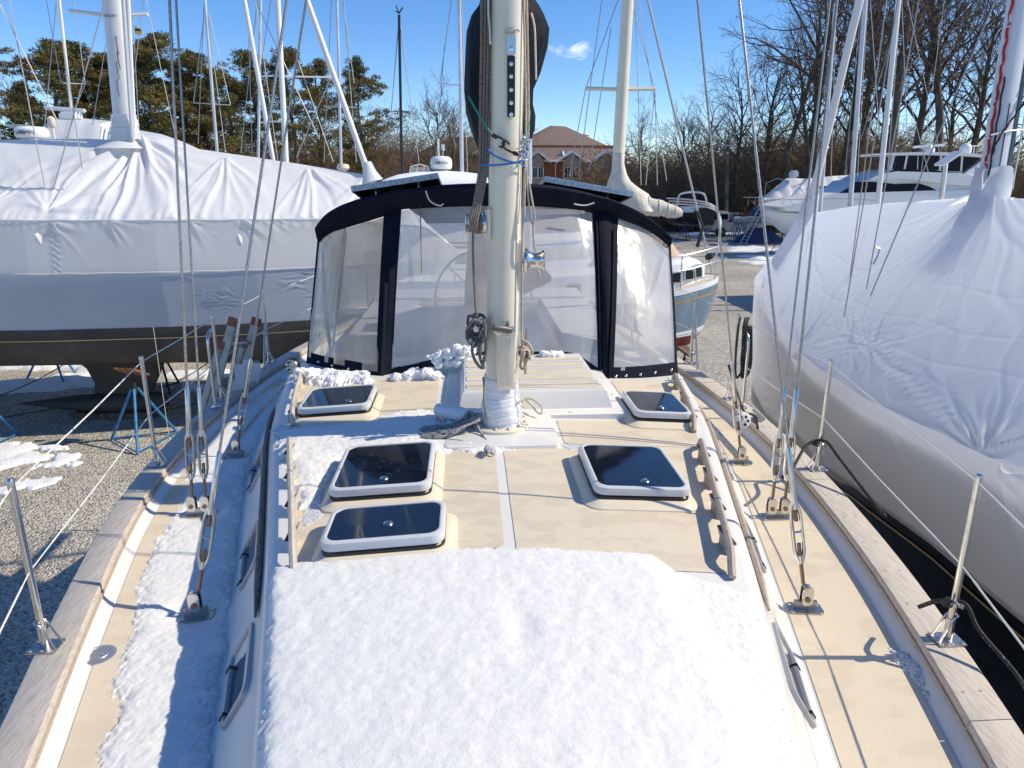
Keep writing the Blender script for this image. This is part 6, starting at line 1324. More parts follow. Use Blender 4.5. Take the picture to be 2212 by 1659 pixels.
# tubular stern arch of that boat
ar = thing('rail_arch', 'curved stainless stern arch and davit rails right of the cream boom cover', 'rail', aty(1500, 440, 17))
for dy, off in ((0, 0), (.5, 6), (1.0, 12)):
    q = MB(); y = 16.6+dy; q.tube(catmull([aty(1440+off, 428+off, y), aty(1478+off, 430+off, y), aty(1520+off*.8, 436+off, y), aty(1545+off*.5, 448+off, y), aty(1554+off*.3, 470+off, y), aty(1553, 520, y), aty(1545, 570, y), aty(1548, 620, y)], 6), .02, 6); q.build('arch_tube', M['steel'], ar)
# motor yacht "Lady J"
ly = thing('motor_yacht', 'large white motor yacht with dark cabin windows and lettering Lady J', 'motor yacht', (22, 42, 0))
def W(px, py, dy=0): return aty(px, py, 42+dy)
def slabpx(name, pts, y0, y1, mm, parent=ly, bev=0):
    q = MB(); F = [W(px, py, y0) for px, py in pts]; B = [Vector((p.x, 42+y1, p.z)) for p in F]; q.loft([F, B], closed=True, capa=True, capb=True, smooth=False); return q.build(name, M[mm], parent)
q = MB(); secs = []
for t, hb_ in ((0,.05),(.06,.7),(.14,1.25),(.25,1.8),(.4,2.3),(.6,2.5),(1,2.5)):
    x = lerp(17.1, 33, t); zt_h = lerp(2.65, 2.2, t**.6) if t < .5 else 2.2; zb = 1.15 if t > .04 else 2.2-.3; zb = lerp(2.35, 1.1, min(1, (t/.12)**.8)) if t < .12 else 1.1
    secs.append([Vector((x, 42-hb_, zt_h)), Vector((x+.0, 42-hb_*.97, zt_h-.14)), Vector((x+.2, 42-hb_*.86, lerp(zb, zt_h, .35))), Vector((x+.4, 42-hb_*.55, zb)), Vector((x+.4, 42, zb-.25)), Vector((x+.4, 42+hb_*.55, zb)), Vector((x+.2, 42+hb_*.86, lerp(zb, zt_h, .35))), Vector((x, 42+hb_, zt_h))])
q.loft(secs, closed=False, capb=True); q.loft([[s_[0], s_[-1]] for s_ in secs]); q.build('hull', M['whitepaint'], ly)
slabpx('foredeck', [(1690,447),(1760,430),(1800,418),(2000,412),(2140,410),(2140,460),(1700,456)], -1.7, 1.7, 'whitepaint')
slabpx('cabin', [(1790,432),(1830,412),(1856,391),(1900,386),(1960,384),(2010,388),(2060,398),(2140,402),(2140,445),(1800,447)], -1.5, 1.5, 'whitepaint')
slabpx('cabin_window', [(1796,428),(1842,401),(1852,392),(1900,393),(1936,398),(1905,410),(1888,430),(1850,432)], -1.53, -1.4, 'winglass')
slabpx('cabin_window', [(1870,428),(1893,412),(1940,397),(1985,396),(2010,404),(2024,412),(1985,421),(1930,427),(1872,434)], -1.56, -1.4, 'winglass')
slabpx('coachroof', [(1880,388),(1905,376),(1940,370),(2080,374),(2100,380),(2140,385),(2140,404),(2050,399),(1960,386)], -1.75, 1.7, 'whitepaint')
slabpx('flybridge', [(1915,376),(1935,366),(2000,368),(2075,380),(2106,358),(2134,338),(2140,345),(2140,404),(2060,392),(1960,379)], -1.45, 1.5, 'whitepaint')
slabpx('dark_band', [(1922,372),(1932,365),(1990,366),(2050,371),(2076,374),(2062,380),(2040,380),(1980,376)], -1.49, -1.40, 'winglass')
for pts in ([(1925,366),(1932,337),(1938,336),(1931,365)],[(1933,365),(1940,336),(1957,336),(1952,365)],[(1955,365),(1960,336),(2030,336),(2028,367)],[(2032,368),(2034,337),(2076,339),(2074,371)],[(2078,372),(2080,339),(2118,341),(2100,357)]):
    slabpx('windscreen_pane', pts, -1.43, -1.36, 'winglass')
for pts in ([(1922,368),(1930,335),(1934,335),(1926,368)],[(1952,366),(1958,335),(1962,335),(1956,366)],[(1981,366),(1983,335),(1984,335),(1983,366)],[(2028,369),(2031,335),(2036,335),(2033,369)],[(2074,373),(2077,337),(2081,337),(2078,373)],[(1924,369),(1926,365),(2078,371),(2078,375)]):
    slabpx('window_frame', pts, -1.46, -1.34, 'whitepaint')
slabpx('hardtop', [(1921,333),(1928,330),(2000,328),(2080,330),(2136,334),(2136,341),(2080,337),(2000,335),(1926,336)], -1.7, 1.5, 'whitepaint')
q = MB(); a, b = W(1972,318,-.3), W(2041,313,-.3); q.bbox((a.x, a.y-.08, a.z-.07), (b.x, a.y+.08, a.z+.07), .03, Matrix.Translation(a) @ Matrix.Rotation(-math.atan2(b.z-a.z, b.x-a.x), 4, 'Y') @ Matrix.Translation(-a)); a = W(2007,330,-.3); q.lathe([(.28,0),(.28,.2),(.2,.3),(.1,.42)], a, n=14); q.build('radar_scanner', M['whitepaint'], ly)
q = MB(); a = W(2084, 332, -.2); q.lathe([(.30,0),(.32,.1),(.32,.32),(.27,.46),(.15,.55),(.01,.58)], a, n=18); q.build('satellite_dome', M['whitepaint'], ly)
q = MB(); a = W(2102, 334, -.2); q.tube([a, a+Vector((0,0,.45))], .03, 6); q.lathe([(.22,.45),(.24,.48),(.05,.52)], a, n=12); q.build('antenna', M['whitepaint'], ly)
q = MB(); q.tube([W(1696,449,-1.5), W(1690,432,-1.5), W(1750,430,-2), W(1830,429,-2.4), W(1900,434,-2.4)], .022, 5)
for px in (1700, 1722, 1745, 1770, 1800, 1840): q.tube([W(px-8, 447-(px-1700)*.02, -1.9), W(px-14, 431, -1.9)], .018, 5)
q.build('bow_rail', M['steel'], ly)
text('Lady J', .42, W(2089, 386, -1.55), (R(90), 0, 0), M['letter'], ly, shear=.35)
o = thing('sailboat', 'white catamaran under bunched wrap left of the motor yacht', 'sailboat', (20, 50, 0))
def W2(px, py, dy=0): return aty(px, py, 50+dy)
q = MB(); simple_hull(o, 24.8, 50.5, 9, 1.2, 1.0, 2.9, 'whitepaint', rot=math.pi)
q = MB(); rows = []
for i, t in enumerate(np.linspace(0, 1, 40)):
    px = lerp(1650, 1858, t); top = np.interp(px, [1650,1680,1700,1740,1800,1858], [425,400,384,386,380,377]); bot = np.interp(px, [1650,1690,1858], [432,428,425])
    a, b = W2(px, bot, -1.6), W2(px, top, 0); rows.append([a]+[lerp(a, b, k)+Vector((0, -.0, .10*math.sin(i*1.3+k*5)))+Vector((0, -.12*math.sin(k*3.1), 0)) for k in (.25, .5, .75)]+[b, b+Vector((0, 1.6, -1))])
q.loft(rows); q.build('wrap_cover', M['wrap'], o)
q = MB(); a, b = W2(1706,385,-.5), W2(1723,368,-.5); q.bbox((a.x, a.y-.3, a.z), (b.x, a.y+.3, b.z), .1); q.build('radar', M['whitepaint'], o)
q = MB(); q.tube([W2(1760,404,-1.7), W2(1830,407,-1.7)], .1, 8); q.build('boom', M['mastblack'], o)
for px in (1615,1630,1650,1668,1690):
    q = MB(); q.tube([W2(px, 445, -1.2), W2(px+2, 425, -1.2)], .025, 5); q.build('stanchion', M['steel'], o)
q = MB(); q.tube([W2(1605, 426, -1.2), W2(1720, 427, -1.2)], .02, 5); q.tube([W2(1650,430,-1), W2(1655,395,-1), W2(1680,385,-1), W2(1700,392,-1)], .03, 5); q.build('rail', M['steel'], o)
# powerboat with radar behind the left solar panel
pb_ = thing('powerboat', 'white powerboat with snowy hardtop and GARMIN radar dome behind the left panel', 'powerboat', aty(935, 400, 21))
q = MB(); secs = []
for t in np.linspace(0, 1, 26):
    px = lerp(822, 1052, t); top = np.interp(px, [822,835,860,900,960,1000,1040,1052], [396,386,377,371,369,371,376,382]); a = aty(px, top, 21); e = min(t, 1-t)
    secs.append([Vector((a.x, 21+1.3*math.cos(k), 4.33+max(.02, (a.z-4.33))*math.sin(k))) for k in np.linspace(math.pi, 0, 11)])
q.loft(secs); q.loft([[s_[0]-Vector((0,0,.0)), s_[0]-Vector((0,-.1,.25)), s_[-1]-Vector((0,0,.25)), s_[-1]] for s_ in secs]); q.build('hardtop', M['snowclump'], pb_)
q = MB(); q.bbox((-3.2, 20, 2.6), (.6, 22.2, 4.15), .2); q.build('cabin', M['whitepaint'], pb_); q = MB(); q.bbox((-3.0, 19.95, 3.3), (.5, 20.1, 3.95), .05); q.build('window', M['winglass'], pb_)
simple_hull(pb_, -1.6, 21.1, 10, 1.7, 1.0, 2.7, 'whitepaint', rot=math.pi)
c = aty(953, 352, 21); q = MB(); q.lathe([(.27,-.17),(.30,-.12),(.31,0),(.29,.11),(.22,.17),(.01,.19)], c, n=24); rd = q.build('radar_dome', M['whitepaint'], pb_)
q = MB(); q.lathe([(.1,-.36),(.12,-.30),(.22,-.24),(.2,-.2),(.05,-.17)], c, n=18); q.build('radar_mount', M['whitepaint'], rd)
text('GARMIN', .115, c+Vector((-.02, -.315, -.01)), (R(90), 0, 0), M['letter'], rd, ext=.004)
q = MB()
for pts in ([(885,374),(887,360),(905,355),(925,360),(930,374)], [(900,373),(902,357)], [(915,374),(917,357)]): q.tube([aty(px, py, 20.8) for px, py in pts], .02, 5)
q.build('windshield_frame', M['mould'], pb_)
q = MB(); q.loft([[aty(px, py, 20.85) for px, py in r_] for r_ in ([(887,373),(929,373)], [(889,361),(924,361)])]); q.build('windshield', M['vinyl'], pb_)
q = MB(); q.tube([aty(948, 340, 21), aty(947, 300, 21)], .03, 6); q.tube([aty(957, 340, 21), aty(957, 318, 21)], .012, 6); q.lathe([(.11,0),(.05,.03),(.05,.16),(.02,.16)], aty(957, 325, 21), n=10); q.build('antenna', M['steel'], pb_)
# wrapped motorboat behind the left boat
wb = thing('wrapped_motorboat', 'white wrapped flybridge motorboat behind the left boat with radar bar on top', 'motorboat', aty(180, 290, 20))
prof_t = [(85,310),(97,292),(108,276),(128,262),(135,254),(185,256),(242,262),(250,270),(262,276),(300,281),(350,290),(395,306),(430,322),(520,345)]
q = MB(); secs = []
for i in range(len(prof_t)*4-3):
    s_ = i/4; j = min(int(s_), len(prof_t)-2); px = lerp(prof_t[j][0], prof_t[j+1][0], s_-j); py = lerp(prof_t[j][1], prof_t[j+1][1], s_-j); a = aty(px, py, 20)
    secs.append([Vector((a.x, 18.6, 3.4)), Vector((a.x, 18.7, lerp(3.4, a.z, .55+.02*math.sin(i*1.7)))), Vector((a.x, 19.4+.05*math.sin(i*2.1), a.z-.10)), Vector((a.x, 20, a.z)), Vector((a.x, 21.3, a.z-.4)), Vector((a.x, 21.4, 3.4))])
q.loft(secs, capa=True, capb=True); q.build('wrap_cover', M['wrap'], wb)
simple_hull(wb, aty(300, 300, 20).x, 20, 12, 1.5, 1.0, 3.5, 'whitepaint', rot=math.pi)
a = aty(152, 247, 19.7); q = MB(); q.bbox((a.x-.24, a.y-.15, a.z-.15), (a.x+.24, a.y+.15, a.z+.06), .05); q.bbox((a.x-.62, a.y-.06, a.z+.06), (a.x+.38, a.y+.06, a.z+.16), .03, Matrix.Translation(a) @ Matrix.Rotation(R(4), 4, 'Y') @ Matrix.Translation(-a)); q.build('radar_scanner', M['whitepaint'], wb)
a = aty(69, 286, 17); rp = thing('radar_dome', 'white GARMIN radar dome on a short pole at the far left', 'radar', a)
q = MB(); q.lathe([(.30,-.12),(.33,-.07),(.32,.06),(.27,.11),(.01,.12)], a, n=24); d_ = q.build('dome', M['whitepaint'], rp); text('GARMIN', .11, a+Vector((.02, -.335, -.02)), (R(90), 0, 0), M['letter'], d_, ext=.004)
q = MB(); b = aty(46, 280, 17); q.tube([Vector((b.x, b.y, 3.9)), b], .035, 8); q.tube([Vector((a.x, a.y, 3.9)), a-Vector((0,0,.1))], .05, 8); q.bbox((b.x-.2, b.y-.15, b.z+.03), (b.x+.17, b.y+.15, b.z+.10), .02); q.build('pole', M['alu'], rp)
q = MB(); b = aty(113, 275, 18); q.tube([b-Vector((0,0,.8)), b], .03, 8); q.lathe([(.05,0),(.08,.04),(.08,.2),(.03,.24)], b, n=12); o = q.build('horn', M['mould'], None, label='cream hailer horn on a pole beside the left radar dome'); o['category'] = 'horn'
q = MB(); q.lathe([(.12,-.06),(.15,-.02),(.13,.06),(.02,.08)], aty(741, 361, 17.5), n=16); q.tube([aty(741, 363, 17.5), aty(741, 372, 17.5)], .08, 8); o = q.build('radar_dome', M['mould'], None, label='tiny cream radar dome on the ridge left of the furled forestay'); o['category'] = 'radar'
# far yard: dark trailer boat with hoop, truck, stands, ladder, tarp, pole
hb2 = thing('motorboat', 'dark hulled motorboat with pale arch hoop parked by the far trees', 'motorboat', aty(1498, 470, 54))
simple_hull(hb2, aty(1500, 460, 54).x, 54, 5.0, 1.1, .9, 2.15, 'mastblack', rot=-1.2)
q = MB(); a = aty(1465, 438, 53); b = aty(1527, 438, 53); q.bbox((a.x+.3, 52.7, 2.05), (b.x-.1, 54.6, 2.42), .15); q.build('cabin', M['whitepaint'], hb2)
q = MB(); q.tube(catmull([aty(1463,445,53), aty(1466,425,53), aty(1474,418,53), aty(1500,415,53), aty(1518,418,53), aty(1524,426,53), aty(1527,444,53)], 5), .07, 8); q.build('hoop', M['whitepaint'], hb2)
q = MB(); q.loft([[aty(px, py, 52.8) for px, py in r_] for r_ in ([(1470,440),(1522,440)], [(1474,430),(1517,430)])]); q.build('windshield', M['winglass'], hb2)
tk = thing('truck', 'old white pickup truck with camper shell parked at the far trees', 'truck', aty(1560, 501, 56))
o_ = Vector((aty(1535, 500, 56).x, 56, 0))
def TB(a, b, name, m, r=.05, par=None): q = MB(); q.bbox(o_+Vector(a), o_+Vector(b), r); return q.build(name, M[m], par or tk)
TB((0,0,.45),(4.4,1.7,1.15),'body','mould',.12); TB((.05,.05,1.15),(1.5,1.65,1.95),'shell','mould',.1); TB((1.6,.05,1.15),(2.9,1.65,1.8),'cab','fibre',.15)
TB((.2,-.02,1.35),(1.3,.04,1.75),'window','winglass',.02); TB((1.75,.0,1.25),(2.7,.06,1.68),'window','winglass',.02)
for x in (.8, 3.4):
    q = MB(); q.lathe([(.36,-.1),(.38,-.05),(.38,.1),(.2,.12),(.01,.12)], o_+Vector((x, -.02, .38)), (0,-1,0), 18); wh_ = q.build('wheel', M['rubber'], tk); q = MB(); q.lathe([(.19,.12),(.17,.14),(.01,.14)], o_+Vector((x, -.02, .38)), (0,-1,0), 14); q.build('rim', M['steeldull'], wh_)
TB((-.3,.0,.35),(-.05,1.7,.6),'bumper','alu',.04)
grp = 'nested blue boat stands stored beside the truck'; r_ = random.Random(4)
for k in range(9):
    p = atz(1585+k*5.5+r_.uniform(-3, 3), 521-r_.uniform(0, 8), 0); o = copy_tree(proto[('darkblue', 1.0, .62, .3)]) if ('darkblue', 1.0, .62, .3) in proto else make_stand()
    o.location = (p.x, p.y, 0 if k < 6 else .9); o.rotation_euler = (0, 0, r_.uniform(0, 3)); o.scale = (1, 1, 1.25); tag(o, 'dark blue boat stand in the stored cluster beside the far ladder', 'boat stand', grp)
fl_ = thing('ladder', 'aluminium ladder leaning at the bow of the far catamaran', 'ladder', atz(1600, 529, 0))
a, b = atz(1597, 529, 0), aty(1640, 448, 49.2); u = Vector((.42, 0, 0))
for k in (0, 1): q = MB(); q.tube([a+u*k, b+u*k*.8], .035, 6); q.build('rail', M['alu'], fl_)
for k in range(11): q = MB(); p = lerp(a, b, (k+.6)/11.5); q.tube([p, p+u*.9], .022, 5); q.build('rung', M['alu'], fl_)
q = MB(); rows = []
c0 = atz(1640, 524, 0)
for t in np.linspace(0, 2*math.pi, 25)[:-1]: rows.append([c0+Vector((r*1.9*math.cos(t)*(1+.15*math.sin(3*t)), r*1.1*math.sin(t), h+.08*math.sin(5*t+r*3)*r)) for r, h in ((1, 0), (.7, .45), (.4, .85), (.1, 1.0), (.0, 1.0))])
q.loft(rows+[rows[0]]); o = q.build('tarp', M['darkblue'], None, label='dark blue tarp heaped on the ground behind the far ladder'); o['category'] = 'tarp'
q = MB(); c0 = atz(1590+60, 478, 0); gb = aty(1640, 475, 52); q.loft([[gb+Vector((x, w_*math.cos(t), .25*math.sin(t))) for t in np.linspace(0, 6.283, 11)[:-1]] for x, w_ in ((-1.9, .1), (-1.2, .5), (0, .6), (1.5, .5), (1.9, .45))], closed=True, capa=True, capb=True); o = q.build('dinghy', M['fibre'], None, label='grey green dinghy under the bow of the far catamaran'); o['category'] = 'dinghy'
for px, yy, l in ((1690, 43, 'dark stand under the bow of the motor yacht'), (1720, 41, 'dark stand under the motor yacht behind the ladder'), (1480, 53, 'dark stand under the hooped motorboat')):
    p = aty(px, 500, yy); stand(p.x, yy, 1.0, l, .5, colr='darkblue', r=.62, grp='stands under the far boats')
pl = thing('utility_pole', 'tall grey wooden utility pole with small fittings before the far trees', 'utility pole', aty(1565, 470, 60))
a, b = aty(1568, 470, 60), aty(1573, 300, 60); q = MB(); q.tube([Vector((a.x, 60, 0)), a, b], [.2, .18, .15], 10); q.build('pole', M['barkpale'], pl); q = MB(); q.bbox((b.x-.9, 59.8, b.z-.6), (b.x+.4, 60, b.z-.45), .02); q.tube([b-Vector((.05, .2, 1.2)), b-Vector((.05, .2, 1.0))], .12, 8); q.build('crossarm', M['fibre'], pl)
for k, (py0, py1) in enumerate(((378,366),(383,371),(388,377))):
    a, b = aty(1335, py0, 62), aty(2212, py1-15, 75); mid = (a+b)/2-Vector((0,0,1.0)); q = MB(); q.tube(catmull([a, mid, b], 8), .022, 4); o = q.build('power_line', M['blackplastic'], None, label=('upper', 'middle', 'lowest')[k]+' of three dark power lines crossing before the right woods'); o['category'] = 'power line'
# ================================================================== BUILDINGS
bd = thing('building', 'three storey brown roofed building with tan gabled bays and brick', 'building', (15, 110, 0))
def G(px, py, y=110): return aty(px, py, y)
zg = 7.0; xL, xR = G(1085, 350).x, G(1352, 350).x
q = MB(); q.box((xL, 110, 0), (xR, 128, zg)); q.build('brick_wall', M['brick'], bd)
def roofpoly(pts_f, pts_b, name, mm='roofbrown'):
    q = MB(); q.loft([pts_f, pts_b], smooth=False); return q.build(name, M[mm], bd)
q = MB(); rz = G(1190, 322, 114).z
q.loft([[Vector((xL-.6, 109.4, zg)), Vector((xR+.6, 109.4, zg))], [Vector((xL+2, 116, 9.0)), Vector((xR-4, 116, 9.0))]], smooth=False); q.add([Vector((xR+.6, 109.4, zg)), Vector((xR+.6, 122, zg)), Vector((xR-4, 116, 9.0))], [(0,1,2)], False); q.build('lower_roof', M['roofbrown'], bd)
q = MB(); q.box((xL+1, 117, 6), (G(1325, 325, 117).x, 135, 9.4)); q.build('upper_wall', M['brick'], bd)
q = MB(); zz0 = G(1150, 324, 116.4).z; zz1 = 12.6; xa, xb = G(1130, 324, 116.4).x, G(1333, 324, 116.4).x
q.add([Vector((xa-3, 116.4, zz0)), Vector((xb, 116.4, zz0)), Vector((xb, 136, zz0)), Vector((xa-3, 136, zz0)), Vector((G(1188, 292, 126).x, 126, zz1+.3)), Vector((xb-7, 126, zz1+.2))], [(0,1,5,4),(1,2,5),(3,0,4),(2,3,4,5)], False); q.build('upper_roof', M['roofbrown'], bd)
q = MB(); q.box((xa-3, 116.25, zz0-.28), (xb, 116.42, zz0+.02)); q.box((xb-.02, 116.3, zz0-.28), (xb+.1, 136, zz0+.02)); q.box((xL-.6, 109.2, zg-.22), (xR+.6, 109.38, zg+.04)); q.build('gutter', M['whitepaint'], bd)
for px in (1197, 1265):
    c = G(px, 298, 124); q = MB(); q.lathe([(.4,-1.2),(.4,-.1),(.6,0),(.5,.3),(.7,.45),(.3,.8)], c, n=10); q.build('roof_vent', M['whitepaint'] if px > 1200 else M['blackplastic'], bd)
c = G(1214, 336, 112); q = MB(); q.lathe([(.3,-.8),(.3,0),(.45,.1),(.3,.6)], c, n=10); q.build('roof_vent', M['alu'], bd)
for pa, pb in ((1147, 1173), (1214, 1250), (1288, 1326)):
    a, b = G(pa, 352), G(pb, 352); x0, x1 = a.x, b.x; xm_ = (x0+x1)/2; w_ = (x1-x0)/2
    q = MB(); F = [Vector((x0, 108.6, 0)), Vector((x1, 108.6, 0)), Vector((x1, 108.6, zg-.1)), Vector((xm_, 108.6, zg+.95)), Vector((x0, 108.6, zg-.1))]; q.loft([F, [p+Vector((0, 1.5, 0)) for p in F]], closed=True, capa=True, smooth=False); by = q.build('bay', M['stucco'], bd)
    q = MB()
    for s_ in (-1, 1): q.add([Vector((xm_, 108.2, zg+1.35)), Vector((xm_+s_*(w_+1.0), 108.2, zg-.1)), Vector((xm_+s_*(w_+1.0), 108.2, zg-.42)), Vector((xm_, 108.2, zg+1.02))]+[Vector((xm_, 112, zg+1.35)), Vector((xm_+s_*(w_+1.0), 112, zg-.1)), Vector((xm_+s_*(w_+1.0), 112, zg-.42)), Vector((xm_, 112, zg+1.02))], [(0,1,2,3),(0,1,5,4),(2,3,7,6),(1,2,6,5)], False)
    q.build('gable_trim', M['whitepaint'], by)
    for zc_ in (5.2, 2.55):
        for k in (-1, 1):
            cx_ = xm_+k*w_*.48; hw, hh = w_*.36, .68
            q = MB(); q.box((cx_-hw-.08, 108.52, zc_-hh-.08), (cx_+hw+.08, 108.62, zc_+hh+.08)); wf = q.build('window', M['whitepaint'], bd)
            for j in (-1, 1): q = MB(); q.box((cx_+(j-1)*hw/2+.04, 108.49, zc_-hh), (cx_+(j+1)*hw/2-.04, 108.53, zc_+hh)); q.build('pane', M['winglass'], wf)
for px in (1157, 1255, 1200): q = MB(); a = G(px, 352); q.tube([Vector((a.x, 109.8, 0)), Vector((a.x, 109.8, zg-.1))], .08, 6); q.build('downpipe', M['whitepaint'], bd)
b2 = thing('building', 'dark brown hipped roof building behind bare trees left of the mast', 'building', (-4, 95, 0))
def G2(px, py, y=95): return aty(px, py, y)
x0, x1 = G2(893, 330).x, G2(1075, 330).x; ze = G2(893, 335).z; q = MB(); q.box((x0+.5, 95, 0), (x1, 108, ze)); q.build('wall', M['twigred'], b2)
q = MB(); q.add([Vector((x0, 94.2, ze)), Vector((x1+1, 94.2, ze)), Vector((x1+1, 109, ze)), Vector((x0, 109, ze)), Vector((G2(975, 295, 101).x, 101, G2(975, 296, 101).z)), Vector((G2(1045, 295, 101).x, 101, G2(975, 296, 101).z))], [(0,1,5,4),(1,2,5),(3,0,4),(2,3,4,5)], False); q.build('roof', M['roofbrown'], b2)
b3 = thing('house', 'small grey gabled house seen low between bare trees and black mast', 'house', (-13, 90, 0))
a, b = aty(826, 370, 90), aty(888, 370, 90); q = MB(); q.box((a.x-6, 90, 0), (b.x, 98, a.z+.2)); q.build('wall', M['fibre'], b3)
q = MB(); q.loft([[Vector((a.x-6, 89.5, a.z+.1)), Vector((b.x+.6, 89.5, a.z+.1))], [Vector((a.x-5, 94, a.z+2.6)), Vector((a.x+2.0, 94, a.z+2.6))]], smooth=False); q.build('roof', M['roofbrown'], b3)
q = MB(); c = aty(850, 340, 93); q.box((c.x-.5, 92.5, a.z), (c.x+.8, 93.6, c.z+.1)); q.build('chimney', M['fibre'], b3)
# ================================================================== TREES
def tubes_np(segs, n=3):
    """segs: list of (p0, p1, r0, r1) -> verts, quads as numpy"""
    A = np.array([s[0] for s in segs], float); B = np.array([s[1] for s in segs], float); r0 = np.array([s[2] for s in segs]); r1 = np.array([s[3] for s in segs])
    d = B-A; d /= np.linalg.norm(d, axis=1, keepdims=True)+1e-9; up = np.where(np.abs(d[:, 2:3]) < .9, np.array([[0, 0, 1.]]), np.array([[1., 0, 0]])); u = np.cross(d, up); u /= np.linalg.norm(u, axis=1, keepdims=True)+1e-9; v = np.cross(d, u)
    V = []
    for e, r in ((A, r0), (B, r1)):
        for k in range(n): t = 2*math.pi*k/n; V.append(e+(u*math.cos(t)+v*math.sin(t))*r[:, None])
    V = np.stack(V, 1); m = len(segs); base = (np.arange(m)*2*n)[:, None]; Q = []
    for k in range(n): l = (k+1) % n; Q.append(base+np.array([[k, l, n+l, n+k]]))
    return V.reshape(-1, 3), np.concatenate(Q, 0)
def quick_mesh(name, V, Q):
    me = bpy.data.meshes.new(name); me.vertices.add(len(V)); me.vertices.foreach_set('co', V.astype(np.float32).ravel()); me.loops.add(Q.size); me.loops.foreach_set('vertex_index', Q.astype(np.int32).ravel()); me.polygons.add(len(Q)); me.polygons.foreach_set('loop_start', np.arange(0, Q.size, Q.shape[1], dtype=np.int32)); me.update(calc_edges=True)
    me.polygons.foreach_set('use_smooth', np.full(len(Q), True)); return me
def grow(r_, p, d, L_, r, depth, out_, twigs, upb, wig, kids, spread_):
    nseg = max(3, int(5-depth*.5)); pts = [np.array(p)]; d = np.array(d, float)
    for i in range(nseg):
        d = d+np.array([r_.gauss(0, wig), r_.gauss(0, wig), r_.gauss(0, wig)*.6+upb]); d /= np.linalg.norm(d); pts.append(pts[-1]+d*L_/nseg)
    for i in range(nseg):
        a, b = 1-.62*i/nseg, 1-.62*(i+1)/nseg; (out_ if depth < 3 else twigs).append((pts[i], pts[i+1], max(r*a, .011), max(r*b, .009)))
    if depth >= 5 or r < .011: return
    nk = kids[depth]
    for k in range(nk):
        t = r_.uniform(.25 if depth else .35, 1.0) if k < nk-1 else 1.0; i = min(int(t*nseg), nseg-1); q = pts[i]+(pts[i+1]-pts[i])*(t*nseg-i); dd = pts[i+1]-pts[i]; dd /= np.linalg.norm(dd)
        ax = np.cross(dd, np.array([r_.gauss(0, 1), r_.gauss(0, 1), r_.gauss(0, 1)])); ax /= np.linalg.norm(ax)+1e-9; an = r_.uniform(.35, spread_)
        nd = dd*math.cos(an)+ax*math.sin(an); grow(r_, q, nd, L_*r_.uniform(.45, .72)*(1.05-.25*t), r*(.62-.2*t)*r_.uniform(.8, 1.1), depth+1, out_, twigs, upb, wig, kids, spread_)
def bare_tree(seed, H, r0, fork=.3, lean=0, kids=(7, 6, 5, 4, 3), spread_=.95, crown_r=1.0, upb=.035):
    r_ = random.Random(seed); big, tw = [], []; p = np.array([0., 0., 0.]); d = np.array([lean, 0, 1.]); n_ = 9; pts = [p]
    for i in range(n_): d = d+np.array([r_.gauss(0, .05), r_.gauss(0, .05), .03]); d /= np.linalg.norm(d); pts.append(pts[-1]+d*H*.85/n_)
    trunk = [(pts[i], pts[i+1], r0*(1-.8*i/n_), r0*(1-.8*(i+1)/n_)) for i in range(n_)]
    for k in range(kids[0]*2):
        t = lerp(fork, 1, (k+r_.random()*.8)/(kids[0]*2)); i = min(int(t*n_), n_-1); q = pts[i]+(pts[i+1]-pts[i])*(t*n_-i); az = k*2.4+r_.uniform(-.5, .5); el = lerp(.35, 1.2, t)+r_.uniform(-.15, .2)
        dd = np.array([math.cos(az)*math.cos(el), math.sin(az)*math.cos(el), math.sin(el)]); grow(r_, q, dd, H*.36*(1.25-t*.75)*crown_r*r_.uniform(.7, 1.15), r0*(.42-.26*t), 1, big, tw, upb, .13, kids, spread_)
    V, Q = tubes_np(trunk+[], 8); mt = quick_mesh('trunk', V, Q); V, Q = tubes_np(big, 4); ml = quick_mesh('limbs', V, Q); V, Q = tubes_np(tw, 3); mtw = quick_mesh('twigs', V, Q); return mt, ml, mtw
ntri = 0
BT = [bare_tree(11, 15, .30, .25, kids=(8, 5, 4, 3, 2)), bare_tree(12, 19, .36, .38, kids=(8, 5, 4, 3, 2), spread_=1.1), bare_tree(13, 22, .45, .42, lean=.05, kids=(9, 5, 4, 3, 2), crown_r=1.15, spread_=1.1), bare_tree(14, 11, .22, .16, kids=(9, 5, 5, 3, 2), crown_r=1.1, upb=.06), bare_tree(15, 20, .34, .50, kids=(6, 4, 4, 3, 2), crown_r=.8)]
for t in BT:
    for me, mm in zip(t, ('bark', 'bark', 'twig')): me.materials.append(M[mm])
def place_bare(v, px, py_top, y, label, grp='bare trees along the far edge of the yard', rot=None, wide=1.0, pale=False):
    H = (15, 19, 22, 11, 20)[v]*(1.0 if v != 3 else 1.05); P = aty(px, py_top, y); s_ = P.z/H; t = thing('bare_tree', label, 'tree', (P.x, y, 0), grp)
    for nm, me in zip(('trunk', 'limbs', 'twigs'), BT[v]):
        o = bpy.data.objects.new(nm, me); COL.objects.link(o); o.parent = t
        if nm != 'trunk': o['kind'] = 'stuff'
    t.scale = (s_*wide, s_*wide, s_); t.rotation_euler = (0, 0, random.uniform(0, 6.28) if rot is None else rot); return t
